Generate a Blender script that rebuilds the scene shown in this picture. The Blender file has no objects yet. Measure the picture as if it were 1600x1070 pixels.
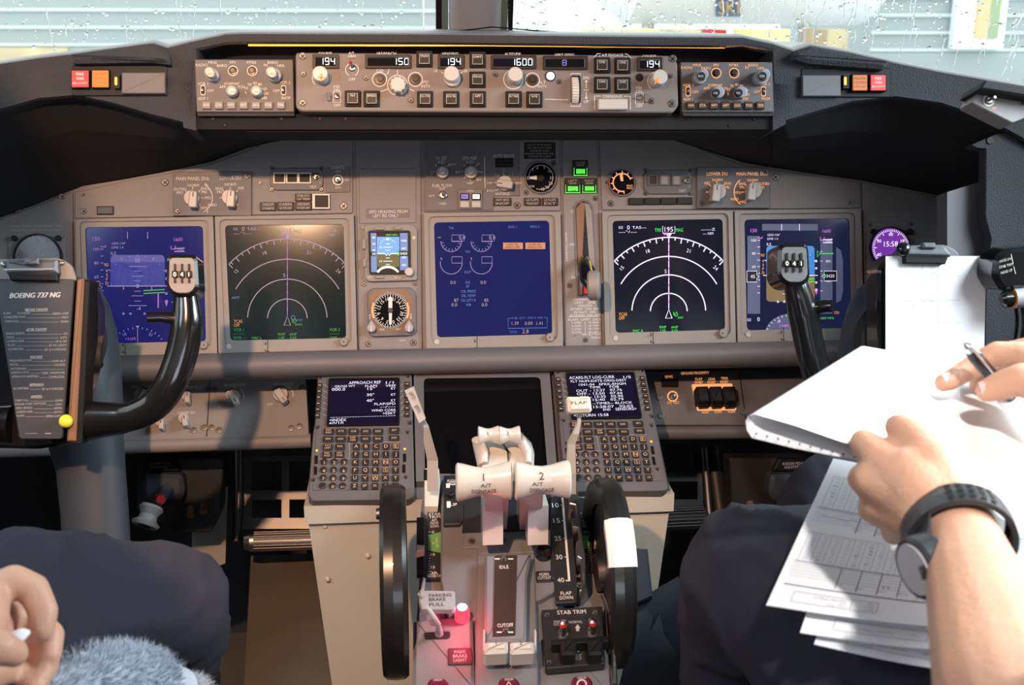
import bpy, math, random
from mathutils import Vector, Matrix
random.seed(7)
S = bpy.context.scene
COL = S.collection
R = math.radians

# ------------------------------------------------------------------ camera
TILT = 16.0                                     # main panel leans forward by this much
def frame_axes(t):
    t = R(t)
    return Vector((1, 0, 0)), Vector((0, math.sin(t), math.cos(t))), Vector((0, -math.cos(t), math.sin(t)))
PO = Vector((0, 0, 0.85))                       # centre of the centre display
_U, _V, _N = frame_axes(TILT)
CAM_LOC = PO + _U * -0.12467 + _V * -0.0853 + _N * 1.6964
_RP = Matrix((_U, _V, _N)).transposed()
CAM_ROT = _RP @ (Matrix.Rotation(-0.087918, 3, 'Y') @ Matrix.Rotation(-0.004067, 3, 'X') @ Matrix.Rotation(-0.02171, 3, 'Z'))
cam_d = bpy.data.cameras.new('camera')
cam_d.sensor_width = 22.3; cam_d.lens = 25.0; cam_d.clip_start = 0.02; cam_d.clip_end = 400
cam_d.dof.use_dof = True; cam_d.dof.focus_distance = 1.6; cam_d.dof.aperture_fstop = 5.6
cam = bpy.data.objects.new('camera', cam_d); COL.objects.link(cam)
cam.matrix_world = Matrix.Translation(CAM_LOC) @ CAM_ROT.to_4x4()
S.camera = cam
FPX = 25.0 / 22.3 * 1600

# ------------------------------------------------------------------ world, lights, exposure
w = bpy.data.worlds.new('sky'); S.world = w; w.use_nodes = True
bg = w.node_tree.nodes['Background']; bg.inputs[0].default_value = (0.95, 0.985, 1.0, 1); bg.inputs[1].default_value = 2.7
S.view_settings.view_transform = 'Standard'; S.view_settings.look = 'None'
S.view_settings.exposure = 0.0; S.view_settings.gamma = 1; S.view_settings.use_curve_mapping = False
cy = S.cycles
cy.max_bounces = 7; cy.diffuse_bounces = 3; cy.glossy_bounces = 3; cy.transmission_bounces = 6; cy.transparent_max_bounces = 12
cy.sample_clamp_indirect = 3.0; cy.caustics_reflective = False; cy.caustics_refractive = False; cy.use_denoising = True

def light(name, kind, loc, energy, color, target=None, **kw):
    d = bpy.data.lights.new(name, kind); d.energy = energy; d.color = color
    for k, v in kw.items(): setattr(d, k, v)
    o = bpy.data.objects.new(name, d); COL.objects.link(o); o.location = loc
    if target is not None:
        o.rotation_euler = (Vector(target) - Vector(loc)).to_track_quat('-Z', 'Y').to_euler()
    return o
# the warm reading spot in the ceiling behind the crew
light('dome_spot', 'SPOT', (-0.42, -1.42, 1.60), 100, (1.0, 0.56, 0.32), (-0.30, -0.08, 0.72), spot_size=R(60), spot_blend=0.75, shadow_soft_size=0.018)
# the right pilot's white map light, aimed at the papers on the lap
light('map_light', 'SPOT', (0.20, -1.50, 1.70), 46, (1.0, 0.95, 0.90), (0.36, -0.88, 0.86), spot_size=R(42), spot_blend=0.6, shadow_soft_size=0.03)
# daylight entering by the side windows, and an added fill from behind
light('daylight_right', 'AREA', (1.0, -0.80, 1.40), 14, (0.82, 0.93, 1.0), (0.40, -0.70, 0.80), shape='RECTANGLE', size=0.6, size_y=0.45, spread=R(110))
light('daylight_left', 'AREA', (-1.0, -1.0, 1.42), 4.0, (0.75, 0.86, 1.0), (-0.4, -0.75, 0.75), shape='RECTANGLE', size=0.5, size_y=0.4, spread=R(110))
light('rear_fill', 'AREA', (0.0, -2.6, 0.95), 7, (0.80, 0.88, 1.0), (0.0, 0, 0.9), shape='RECTANGLE', size=0.7, size_y=0.5)  # added unseen area lamp, neutral frontal fill from behind the camera

# ------------------------------------------------------------------ frames
class Frame:
    def __init__(s, O, t, off=(0, 0, 0)):
        s.O = Vector(O); s.U, s.V, s.N = frame_axes(t); s.t = t; s.off = Vector(off)
    def M(s):
        m = Matrix((s.U, s.V, s.N)).transposed().to_4x4(); m.translation = s.O + s.off; return m
    def uv(s, x, y, n=0.0):
        d = CAM_ROT @ Vector(((x - 800) / FPX, -(y - 535) / FPX, -1))
        k = (n - (CAM_LOC - s.O).dot(s.N)) / d.dot(s.N)
        p = CAM_LOC + d * k - s.O
        return Vector((p.dot(s.U), p.dot(s.V)))
    def W(s, u, v, n=0.0):
        return s.O + s.off + s.U * u + s.V * v + s.N * n
    def P(s, x, y, n=0.0):
        q = s.uv(x, y, n); return s.W(q.x, q.y, n)
    def sc(s, x, y, n=0.0):
        return (s.uv(x + 1, y, n) - s.uv(x, y, n)).length
    def sv(s, x, y, n=0.0):
        return (s.uv(x, y + 1, n) - s.uv(x, y, n)).length
    def shift(s, du=0, dv=0, dn=0):
        return Frame(s.O, s.t, s.off + s.U * du + s.V * dv + s.N * dn)
def CY(x, y, Y):
    d = CAM_ROT @ Vector(((x - 800) / FPX, -(y - 535) / FPX, -1)); return CAM_LOC + d * ((Y - CAM_LOC.y) / d.y)
def C(x, y, d):
    return CAM_LOC + CAM_ROT @ Vector(((x - 800) / FPX * d, -(y - 535) / FPX * d, -d))

# ------------------------------------------------------------------ materials
def mat(name, col, rough=0.5, metal=0.0, emit=None, es=1.0, bump=0.0, bscale=200, var=0.0, vscale=6, coat=0.0, spec=0.5, alpha=None):
    m = bpy.data.materials.new(name); m.use_nodes = True
    nt = m.node_tree; b = nt.nodes['Principled BSDF']
    b.inputs['Base Color'].default_value = (*col, 1); b.inputs['Roughness'].default_value = rough
    b.inputs['Metallic'].default_value = metal; b.inputs['Specular IOR Level'].default_value = spec
    b.inputs['Coat Weight'].default_value = coat
    if emit: b.inputs['Emission Color'].default_value = (*emit, 1); b.inputs['Emission Strength'].default_value = es
    if bump or var:
        tc = nt.nodes.new('ShaderNodeTexCoord')
    if bump:
        n = nt.nodes.new('ShaderNodeTexNoise'); n.inputs['Scale'].default_value = bscale; n.inputs['Detail'].default_value = 3
        bp = nt.nodes.new('ShaderNodeBump'); bp.inputs['Strength'].default_value = bump; bp.inputs['Distance'].default_value = 0.002
        nt.links.new(tc.outputs['Object'], n.inputs['Vector']); nt.links.new(n.outputs['Fac'], bp.inputs['Height']); nt.links.new(bp.outputs['Normal'], b.inputs['Normal'])
    if var:
        n2 = nt.nodes.new('ShaderNodeTexNoise'); n2.inputs['Scale'].default_value = vscale; n2.inputs['Detail'].default_value = 4
        mx = nt.nodes.new('ShaderNodeMix'); mx.data_type = 'RGBA'
        mx.inputs['A'].default_value = (*[c * (1 - var) for c in col], 1); mx.inputs['B'].default_value = (*[min(1, c * (1 + var)) for c in col], 1)
        nt.links.new(tc.outputs['Object'], n2.inputs['Vector']); nt.links.new(n2.outputs['Fac'], mx.inputs['Factor']); nt.links.new(mx.outputs['Result'], b.inputs['Base Color'])
    return m
M = {}
def dm(k, *a, **kw): M[k] = mat(k, *a, **kw)
dm('panel', (0.20, 0.185, 0.185), 0.55, bump=0.15, bscale=900, var=0.12, vscale=9)
dm('panel_dark', (0.115, 0.11, 0.118), 0.5, bump=0.15, bscale=900, var=0.1)
dm('bezel', (0.235, 0.215, 0.20), 0.55, bump=0.12, bscale=900, var=0.08)
dm('mcp', (0.155, 0.135, 0.127), 0.5, bump=0.12, bscale=900, var=0.08)
dm('efis', (0.10, 0.094, 0.097), 0.5, bump=0.12, bscale=900, var=0.08)
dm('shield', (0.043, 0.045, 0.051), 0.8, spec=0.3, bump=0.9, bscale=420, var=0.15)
dm('shield_top_lit', (0.085, 0.088, 0.095), 0.33, bump=0.25, bscale=420)  # sky-lit rim put into the colour: paler, glossier copy of the shield
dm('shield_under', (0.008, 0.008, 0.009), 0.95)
dm('black', (0.006, 0.006, 0.007), 0.5, spec=0.25)
dm('black_matte', (0.012, 0.012, 0.013), 0.85)
dm('gloss_black', (0.008, 0.008, 0.009), 0.16, coat=0.3)
dm('key', (0.022, 0.02, 0.02), 0.45)
dm('button', (0.020, 0.016, 0.013), 0.45, spec=0.3)
dm('post', (0.30, 0.30, 0.33), 0.6); dm('post_edge', (0.16, 0.24, 0.22), 0.5)
dm('brownglass', (0.035, 0.025, 0.02), 0.3)
dm('knob', (0.42, 0.40, 0.38), 0.38)
dm('knob_grey', (0.28, 0.28, 0.31), 0.4)
dm('cream', (0.66, 0.62, 0.54), 0.35, var=0.05)
dm('lever_white', (0.47, 0.455, 0.42), 0.28, coat=0.2)
dm('ivory', (0.55, 0.51, 0.43), 0.4)
dm('paint', (0.64, 0.62, 0.59), 0.5)
dm('paint_dim', (0.42, 0.40, 0.40), 0.5)
dm('print_dark', (0.02, 0.02, 0.03), 0.5)
dm('chrome', (0.75, 0.75, 0.76), 0.18, 1.0)
dm('steel', (0.42, 0.41, 0.40), 0.35, 1.0)
dm('steel_dark', (0.18, 0.17, 0.17), 0.4, 1.0)
dm('screw', (0.16, 0.15, 0.145), 0.4, 0.6)
dm('tq_grey', (0.15, 0.155, 0.17), 0.45, bump=0.1, bscale=900, var=0.1)
dm('tq_black', (0.018, 0.018, 0.02), 0.45)
dm('stand', (0.30, 0.285, 0.26), 0.5, var=0.08, bump=0.1, bscale=300)
dm('stand_cream', (0.47, 0.44, 0.37), 0.45, var=0.08)
dm('rubber', (0.010, 0.010, 0.010), 0.30, coat=0.15)
dm('column', (0.036, 0.046, 0.060), 0.5, var=0.1)
dm('green_paint', (0.12, 0.36, 0.09), 0.5)
dm('red_paint', (0.55, 0.02, 0.02), 0.4)
dm('orange_paint', (0.85, 0.30, 0.03), 0.5)
dm('yellow', (0.80, 0.72, 0.05), 0.3)
dm('paper', (0.90, 0.90, 0.92), 0.7)
dm('ink', (0.10, 0.10, 0.14), 0.7)
dm('ink_light', (0.50, 0.51, 0.56), 0.7)
dm('ink_blue', (0.35, 0.38, 0.62), 0.7)
dm('watch_rubber', (0.03, 0.035, 0.04), 0.38, bump=0.1, bscale=900)
dm('watch_dial', (0.85, 0.80, 0.84), 0.5)
dm('clip', (0.13, 0.14, 0.15), 0.4, 0.2)
dm('card', (0.045, 0.05, 0.06), 0.35)
dm('wood', (0.20, 0.10, 0.05), 0.5)
dm('trousers', (0.016, 0.0155, 0.027), 0.9, bump=0.5, bscale=1600, var=0.18, vscale=30)
dm('shirt', (0.78, 0.80, 0.84), 0.85)
dm('hair', (0.03, 0.02, 0.015), 0.6)
dm('nail', (0.86, 0.60, 0.54), 0.3)
dm('fleece', (0.52, 0.57, 0.64), 0.95)
dm('floor', (0.12, 0.105, 0.085), 0.6, var=0.25, vscale=14, bump=0.3, bscale=60)
dm('lining', (0.16, 0.16, 0.165), 0.7)
def emi(k, c, s): dm(k, tuple(v * 0.3 for v in c), 0.5, emit=c, es=s)
emi('backlit', (1.0, 0.42, 0.16), 0.9)
emi('backlit_dim', (1.0, 0.55, 0.30), 0.6)
emi('lcd', (0.80, 0.90, 1.0), 1.15)
emi('lcd_violet', (0.35, 0.30, 1.0), 0.5)
emi('green_light', (0.12, 1.0, 0.08), 1.1)
emi('white_light', (1.0, 0.95, 1.0), 1.1)
emi('strip', (1.0, 0.42, 0.06), 2.2)
emi('fire_lamp', (0.80, 0.05, 0.05), 0.75)
emi('caution_lamp', (1.0, 0.24, 0.02), 0.75)
emi('lamp_text', (1.0, 0.85, 0.75), 0.9)
emi('orange_lamp', (1.0, 0.45, 0.05), 1.4)
dm('red_lamp', (0.3, 0.0, 0.0), 0.3, emit=(1.0, 0.04, 0.07), es=2.2)
dm('red_core', (0.3, 0.1, 0.1), 0.3, emit=(1.0, 0.55, 0.55), es=3.0)
emi('cdu_text', (0.80, 0.82, 1.0), 0.9)
emi('s_white', (0.85, 0.75, 1.0), 0.85)
emi('s_grey', (0.45, 0.38, 0.55), 0.38)
emi('s_green', (0.05, 0.85, 0.10), 0.7)
emi('s_green_dim', (0.03, 0.45, 0.06), 0.35)
emi('s_mag', (0.80, 0.15, 1.0), 0.8)
emi('s_mag_dim', (0.42, 0.15, 0.75), 0.45)
emi('s_orange', (1.0, 0.42, 0.04), 0.8)
emi('s_orange_dim', (0.75, 0.30, 0.12), 0.5)
emi('s_cyan_dim', (0.06, 0.22, 0.65), 0.45)
emi('s_line_dim', (0.30, 0.26, 0.62), 0.5)
emi('s_sky', (0.06, 0.28, 0.72), 0.75)
emi('s_earth', (0.26, 0.16, 0.05), 0.6)
emi('s_sky_dim', (0.03, 0.05, 0.32), 0.7)
emi('s_tape', (0.10, 0.11, 0.22), 0.6)
emi('i_sky', (0.12, 0.36, 0.85), 0.9)
emi('i_earth', (0.10, 0.10, 0.03), 0.7)
emi('i_tape', (0.12, 0.25, 0.55), 0.8)
emi('clock_purple', (0.22, 0.04, 0.45), 0.75)
def scr(k, c, s, rough=0.12):
    dm(k, (0.004, 0.004, 0.005), rough, emit=c, es=s, spec=0.35)
scr('scr_dark', (0.008, 0.010, 0.022), 0.8)
scr('scr_nd', (0.006, 0.022, 0.022), 0.7)
scr('scr_blue', (0.011, 0.014, 0.15), 0.8)
scr('scr_eicas', (0.016, 0.020, 0.15), 0.7)
scr('scr_pfd', (0.012, 0.016, 0.06), 0.8)
scr('scr_cdu', (0.008, 0.004, 0.028), 0.8)
scr('scr_off', (0.001, 0.001, 0.001), 0.2, 0.08)
dm('glassdark', (0.006, 0.006, 0.008), 0.1)

def skin_mat(k, col):
    m = mat(k, col, 0.5, bump=0.35, bscale=260, var=0.16, vscale=22)
    b = m.node_tree.nodes['Principled BSDF']
    b.inputs['Subsurface Weight'].default_value = 0.12; b.inputs['Subsurface Radius'].default_value = (0.010, 0.004, 0.002); b.inputs['Subsurface Scale'].default_value = 0.6
    M[k] = m
skin_mat('skin', (0.66, 0.36, 0.24))

def glass_mat():
    m = bpy.data.materials.new('window_glass'); m.use_nodes = True; nt = m.node_tree; nt.nodes.clear()
    o = nt.nodes.new('ShaderNodeOutputMaterial'); t = nt.nodes.new('ShaderNodeBsdfTransparent'); g = nt.nodes.new('ShaderNodeBsdfGlossy'); mx = nt.nodes.new('ShaderNodeMixShader')
    t.inputs[0].default_value = (0.94, 0.98, 0.97, 1); g.inputs['Roughness'].default_value = 0.03
    fr = nt.nodes.new('ShaderNodeFresnel'); fr.inputs[0].default_value = 1.25
    nt.links.new(fr.outputs[0], mx.inputs[0]); nt.links.new(t.outputs[0], mx.inputs[1]); nt.links.new(g.outputs[0], mx.inputs[2]); nt.links.new(mx.outputs[0], o.inputs[0])
    M['window_glass'] = m
    m = bpy.data.materials.new('water'); m.use_nodes = True; b = m.node_tree.nodes['Principled BSDF']
    b.inputs['Transmission Weight'].default_value = 1; b.inputs['Roughness'].default_value = 0.02; b.inputs['IOR'].default_value = 1.33
    M['water'] = m
glass_mat()

# ------------------------------------------------------------------ objects
WM = {}
def thing(name, label, cat, loc=None, F=None, group=None, kind=None):
    o = bpy.data.objects.new(name, None); o.empty_display_size = 0.02; COL.objects.link(o)
    m = F.M() if F else Matrix.Identity(4)
    if loc is not None: m.translation = Vector(loc)
    o.matrix_world = m; WM[o.name] = m.copy(); tag(o, label, cat, group, kind); return o
def tag(o, label=None, cat=None, group=None, kind=None):
    if label: o['label'] = label
    if cat: o['category'] = cat
    if group: o['group'] = group
    if kind: o['kind'] = kind
    return o
TXT = {}
_fc = bpy.data.curves.new('t', 'FONT'); _fo = bpy.data.objects.new('t', _fc)
COL.objects.link(_fo)
def glyphs(s):
    if s in TXT: return TXT[s]
    _fc.body = s; _fc.resolution_u = 2
    bpy.context.view_layer.update()
    dg = bpy.context.evaluated_depsgraph_get()
    me = bpy.data.meshes.new_from_object(_fo.evaluated_get(dg), depsgraph=dg)
    vs = [(v.co.x, v.co.y) for v in me.vertices]; fs = [tuple(p.vertices) for p in me.polygons]
    bpy.data.meshes.remove(me)
    if vs:
        x0 = min(v[0] for v in vs); x1 = max(v[0] for v in vs)
    else: x0, x1 = 0, 1
    TXT[s] = (vs, fs, x0, x1); return TXT[s]
CAPH = 0.69                                     # cap height of the built-in font at size 1

def roundpoly(pts, r, seg=4):
    """Round the corners of a 2-D polygon."""
    out = []; n = len(pts)
    for i in range(n):
        p = Vector(pts[i]); a = Vector(pts[i - 1]); b = Vector(pts[(i + 1) % n])
        da = (a - p); db = (b - p); rr = min(r, da.length * 0.49, db.length * 0.49)
        p0 = p + da.normalized() * rr; p1 = p + db.normalized() * rr
        for k in range(seg + 1):
            t = k / seg; out.append(p0 * (1 - t) ** 2 + p * 2 * t * (1 - t) + p1 * t * t)
    return out
def inset(pts, d):
    n = len(pts); out = []
    A = sum(pts[i][0] * pts[(i + 1) % n][1] - pts[(i + 1) % n][0] * pts[i][1] for i in range(n))
    sg = 1 if A > 0 else -1
    for i in range(n):
        p = Vector(pts[i]); e0 = p - Vector(pts[i - 1]); e1 = Vector(pts[(i + 1) % n]) - p
        n0 = Vector((-e0.y, e0.x)); n1 = Vector((-e1.y, e1.x))
        if n0.length > 1e-9: n0.normalize()
        if n1.length > 1e-9: n1.normalize()
        m = n0 + n1
        if m.length < 1e-6: m = n0
        m.normalize(); c = max(0.5, m.dot(n0 if n0.length > 0.5 else m))
        out.append(p + m * (sg * d / c))
    return out

def cleanup():
    bpy.data.objects.remove(_fo)

class MB:
    def __init__(s, F=None): s.v = []; s.f = []; s.m = []; s.s = []; s.mats = []; s.F = F
    def mi(s, k):
        if k not in s.mats: s.mats.append(k)
        return s.mats.index(k)
    def add(s, vs, fs, k, smooth=False):
        b = len(s.v); s.v += [Vector(v) for v in vs]; i = s.mi(k)
        for f in fs: s.f.append(tuple(b + q for q in f)); s.m.append(i); s.s.append(smooth)
    # ---- 2-D outlines on the frame, in metres
    def prism2(s, pts, n0, n1, k, bev=0.0, F=None, top=None):
        F = F or s.F; pts = [Vector(p) for p in pts]; n = len(pts)
        A = sum(pts[i][0] * pts[(i + 1) % n][1] - pts[(i + 1) % n][0] * pts[i][1] for i in range(n))
        if A < 0: pts = pts[::-1]
        rings = [(pts, n0), (pts, n1 - bev)] if bev else [(pts, n0), (pts, n1)]
        if bev: rings.append((inset(pts, bev), n1))
        vs = [F.W(p[0], p[1], h) for ring, h in rings for p in ring]; fs = []
        for r in range(len(rings) - 1):
            for i in range(n):
                j = (i + 1) % n; fs.append((r * n + i, r * n + j, (r + 1) * n + j, (r + 1) * n + i))
        s.add(vs, fs, k); L = (len(rings) - 1) * n
        s.add([vs[L + i] for i in range(n)], [tuple(range(n))], top or k)
        s.add([vs[i] for i in range(n)], [tuple(range(n))[::-1]], k)
    def ring2(s, outer, inner, n0, n1, k, n_in=None, F=None, kin=None):
        F = F or s.F; n = len(outer); n_in = n0 if n_in is None else n_in
        vs = [F.W(p[0], p[1], n0) for p in outer] + [F.W(p[0], p[1], n1) for p in outer] + [F.W(p[0], p[1], n1) for p in inner] + [F.W(p[0], p[1], n_in) for p in inner]
        fs = [[], []]
        for r in range(3):
            for i in range(n):
                j = (i + 1) % n; fs[1 if r == 2 else 0].append((r * n + i, r * n + j, (r + 1) * n + j, (r + 1) * n + i))
        s.add(vs, fs[0], k); s.add(vs, fs[1], kin or k)
    # ---- outlines given in photo pixels, cut at height n1
    def px(s, pts, n): return [s.F.uv(x, y, n) for x, y in pts]
    def poly(s, pts, n0, n1, k, r=0, bev=0.0, seg=4, top=None):
        q = s.px(pts, n1)
        if r: q = roundpoly(q, r * s.F.sc(*pts[0], n1), seg)
        s.prism2(q, n0, n1, k, bev, top=top); return q
    def rect(s, x0, y0, x1, y1, n0, n1, k, r=0, bev=0.0, seg=4, top=None):
        return s.poly([(x0, y0), (x1, y0), (x1, y1), (x0, y1)], n0, n1, k, r, bev, seg, top)
    def ringpx(s, po, pi, n0, n1, k, ro=0, ri=0, n_in=None, kin=None, seg=4):
        a = s.F.sc(*po[0], n1)
        s.ring2(roundpoly(s.px(po, n1), max(ro, .2) * a, seg), roundpoly(s.px(pi, n1), max(ri, .2) * a, seg), n0, n1, k, n_in, kin=kin)
    def flat(s, pts, n, k, r=0):
        q = s.px(pts, n)
        if r: q = roundpoly(q, r * s.F.sc(*pts[0], n))
        A = sum(q[i][0] * q[(i + 1) % len(q)][1] - q[(i + 1) % len(q)][0] * q[i][1] for i in range(len(q)))
        if A < 0: q = q[::-1]
        s.add([s.F.W(p[0], p[1], n) for p in q], [tuple(range(len(q)))], k)
    def box2(s, x0, y0, x1, y1, n, k): s.flat([(x0, y0), (x1, y0), (x1, y1), (x0, y1)], n, k)
    def line(s, pts, wpx, n, k, closed=False):
        F = s.F; q = s.px(pts, n); hw = wpx * F.sc(*pts[0], n) / 2; m = len(q); vs = []
        for i in range(m):
            a = q[i - 1] if (i or closed) else q[i]; b = q[(i + 1) % m] if (i < m - 1 or closed) else q[i]
            d = b - a
            if d.length < 1e-9: d = Vector((1, 0))
            d.normalize(); nn = Vector((-d.y, d.x)) * hw
            vs += [F.W(*(q[i] + nn), n), F.W(*(q[i] - nn), n)]
        fs = [(2 * i, 2 * i + 1, 2 * i + 3, 2 * i + 2) for i in range(m - 1)]
        if closed: fs.append((2 * m - 2, 2 * m - 1, 1, 0))
        s.add(vs, fs, k)
    def arc(s, cx, cy, r, a0, a1, wpx, n, k, ry=None, seg=40):
        ry = ry or r
        s.line([(cx + r * math.cos(R(a0 + (a1 - a0) * i / seg)), cy - ry * math.sin(R(a0 + (a1 - a0) * i / seg))) for i in range(seg + 1)], wpx, n, k)
    def text(s, t, x, y, h, n, k, w=None, al='c', rot=0, kx=1.0, slant=0):
        """Text centred on pixel (x, y), cap height h px; w fits the width in px."""
        vs, fs, x0, x1 = glyphs(t)
        if not vs: return
        F = s.F; o = F.uv(x, y, n); sc = F.sc(x, y, n); sy = h * F.sv(x, y, n) / CAPH
        W = (x1 - x0); sx = (w * sc / W) if w else sy * kx
        ox = {'c': (x0 + x1) / 2, 'l': x0, 'r': x1}[al]; c, ss = math.cos(R(rot)), math.sin(R(rot)); out = []
        for a, b in vs:
            a = (a - ox) * sx + (b - CAPH / 2) * sy * slant; b = (b - CAPH / 2) * sy
            out.append(F.W(o.x + a * c - b * ss, o.y + a * ss + b * c, n))
        s.add(out, fs, k)
    def lathe(s, x, y, prof, k, seg=20, caps=True, nbase=0, ks=None, tilt=None):
        """Profile [(radius px, height m)] about the frame normal at pixel (x, y) (taken at the first height)."""
        F = s.F; h0 = prof[0][1]; c = F.uv(x, y, h0); a = F.sc(x, y, h0)
        s.rev([(r * a, h) for r, h in prof], lambda u, v, h: F.W(c.x + u, c.y + v, h), k, seg, ks)
    def rev(s, prof, fn, k, seg=20, ks=None):
        vs = []
        for r, h in prof:
            for i in range(seg):
                t = 2 * math.pi * i / seg; vs.append(fn(r * math.cos(t), r * math.sin(t), h))
        for j in range(len(prof) - 1):
            s.add(vs[j * seg:(j + 2) * seg], [(i, (i + 1) % seg, seg + (i + 1) % seg, seg + i) for i in range(seg)], (ks[j] if ks else k), True)
        L = (len(prof) - 1) * seg
        s.add(vs[L:], [tuple(range(seg))], ks[-1] if ks else k); s.add(vs[:seg], [tuple(range(seg))[::-1]], ks[0] if ks else k)
    def axial(s, p, q, prof, k, seg=20, ks=None):
        """Lathe along the line p->q; profile [(radius m, fraction)]."""
        p = Vector(p); q = Vector(q); d = q - p; L = d.length; z = d.normalized()
        x = z.orthogonal().normalized(); y = z.cross(x)
        s.rev([(r, h * L) for r, h in prof], lambda u, v, h: p + x * u + y * v + z * h, k, seg, ks)
    def tube(s, pts, rad, k, seg=12, flat=1.0, up=None, caps=True):
        pts = [Vector(p) for p in pts]; n = len(pts)
        if not hasattr(rad, '__len__'): rad = [rad] * n
        up = Vector(up) if up else Vector((0, 0, 1)); vs = []; px_ = None
        for i in range(n):
            d = (pts[min(i + 1, n - 1)] - pts[max(i - 1, 0)]).normalized()
            if px_ is None:
                x = up - d * up.dot(d)
                x = x.normalized() if x.length > 1e-4 else d.orthogonal().normalized()
            else: x = (px_ - d * px_.dot(d)).normalized()
            px_ = x; y = d.cross(x)
            r = rad[i]; ra, rb = (r if hasattr(r, '__len__') else (r, r * flat))
            for j in range(seg):
                t = 2 * math.pi * j / seg; vs.append(pts[i] + x * (ra * math.cos(t)) + y * (rb * math.sin(t)))
        fs = [(i * seg + j, i * seg + (j + 1) % seg, (i + 1) * seg + (j + 1) % seg, (i + 1) * seg + j) for i in range(n - 1) for j in range(seg)]
        s.add(vs, fs, k, True)
        if caps: s.add(vs, [tuple(range(seg))[::-1], tuple((n - 1) * seg + j for j in range(seg))], k)
    def grid(s, rows, k, smooth=True, ks=None):
        n = len(rows[0]); vs = [Vector(p) for r in rows for p in r]
        for i in range(len(rows) - 1):
            s.add(vs[i * n:(i + 2) * n], [(j, j + 1, n + j + 1, n + j) for j in range(n - 1)], ks[i] if ks else k, smooth)
    def hexa(s, c, k):
        """Box from 8 corners: 4 back, 4 front."""
        s.add(c, [(3, 2, 1, 0), (4, 5, 6, 7), (0, 1, 5, 4), (1, 2, 6, 5), (2, 3, 7, 6), (3, 0, 4, 7)], k)
    def box(s, a, b, k, rotz=0, c=None):
        a = Vector(a); b = Vector(b)
        P = [Vector((x, y, z)) for z in (a.z, b.z) for x, y in ((a.x, a.y), (b.x, a.y), (b.x, b.y), (a.x, b.y))]
        if rotz:
            c = (a + b) / 2 if c is None else Vector(c); m = Matrix.Rotation(rotz, 3, 'Z'); P = [c + m @ (p - c) for p in P]
        s.hexa(P, k)
    def ball(s, c, r, k, seg=14, rings=9, sc=(1, 1, 1)):
        c = Vector(c); vs = []; fs = []
        for i in range(rings + 1):
            t = math.pi * i / rings
            for j in range(seg):
                a = 2 * math.pi * j / seg
                vs.append(c + Vector((r * sc[0] * math.sin(t) * math.cos(a), r * sc[1] * math.sin(t) * math.sin(a), r * sc[2] * math.cos(t))))
        for i in range(rings):
            for j in range(seg):
                fs.append((i * seg + j, (i + 1) * seg + j, (i + 1) * seg + (j + 1) % seg, i * seg + (j + 1) % seg))
        s.add(vs, fs, k, True)
    def build(s, name, parent=None, label=None, cat=None, group=None, kind=None):
        me = bpy.data.meshes.new(name)
        inv = WM[parent.name].inverted() if parent else Matrix.Identity(4)
        if parent is None and s.v:
            c = sum(s.v, Vector()) / len(s.v)
            inv = Matrix.Translation(-c)
        me.from_pydata([inv @ v for v in s.v], [], s.f)
        for k in s.mats: me.materials.append(M[k])
        me.polygons.foreach_set('material_index', s.m); me.polygons.foreach_set('use_smooth', s.s)
        me.update()
        o = bpy.data.objects.new(name, me); COL.objects.link(o)
        if parent: o.parent = parent; WM[o.name] = WM[parent.name].copy()
        else: o.matrix_world = inv.inverted(); WM[o.name] = inv.inverted()
        tag(o, label, cat, group, kind)
        return o

MIP = Frame(PO, TILT)
GF = Frame(PO + _N * 0.246, TILT)               # glareshield front
FEP = Frame(C(750, 577, 1.70), TILT + 42)       # forward stand with the keypads
LP = Frame(C(350, 600, 1.72), TILT + 22)        # lower kick panels
TQ = Frame(C(790, 900, 1.365), 70)              # throttle quadrant top
# ================================================================== small control builders
def screw(F, name, x, y, r, n, parent, k='screw'):
    b = MB(F); b.lathe(x, y, [(r, n - .001), (r, n + .0008), (r * .8, n + .0016)], k, 14)
    b.line([(x - r * .45, y - r * .45), (x + r * .45, y + r * .45)], r * .28, n + .0018, 'black')
    b.line([(x - r * .45, y + r * .45), (x + r * .45, y - r * .45)], r * .28, n + .0018, 'black')
    return b.build(name, parent)
def rotary(F, name, x, y, r, n, parent, h=.012, k='knob', ang=90, bar=True, lab=None, ptr='print_dark'):
    """Round skirt with a raised pointer bar, the pointer at angle ang."""
    o = MB(F); o.lathe(x, y, [(r, n), (r, n + h * .35), (r * .92, n + h * .45)], k, 24)
    if bar:
        a = F.sc(x, y, n + h); c = F.uv(x, y, n + h); d = Vector((math.cos(R(ang)), math.sin(R(ang)))); e = Vector((-d.y, d.x))
        L0, L1, W_ = r * 1.0 * a, r * 1.12 * a, r * .52 * a
        pts = roundpoly([c - d * L1 + e * W_, c - d * L1 - e * W_, c + d * L0 - e * W_ * .9, c + d * L0 + e * W_ * .9], W_ * .55)
        o.prism2(pts, n + h * .3, n + h, k, bev=.0012)
        q = c + d * L0 * .25; q2 = c + d * L0 * .85; wv = e * .0007
        o.add([F.W(*(q + wv), n + h + .0002), F.W(*(q - wv), n + h + .0002), F.W(*(q2 - wv), n + h + .0002), F.W(*(q2 + wv), n + h + .0002)], [(3, 2, 1, 0)], ptr)
    else:
        o.lathe(x, y, [(r * .8, n + h * .4), (r * .76, n + h * .94), (r * .66, n + h)], k, 24)
    return o.build(name, parent, lab)
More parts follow.
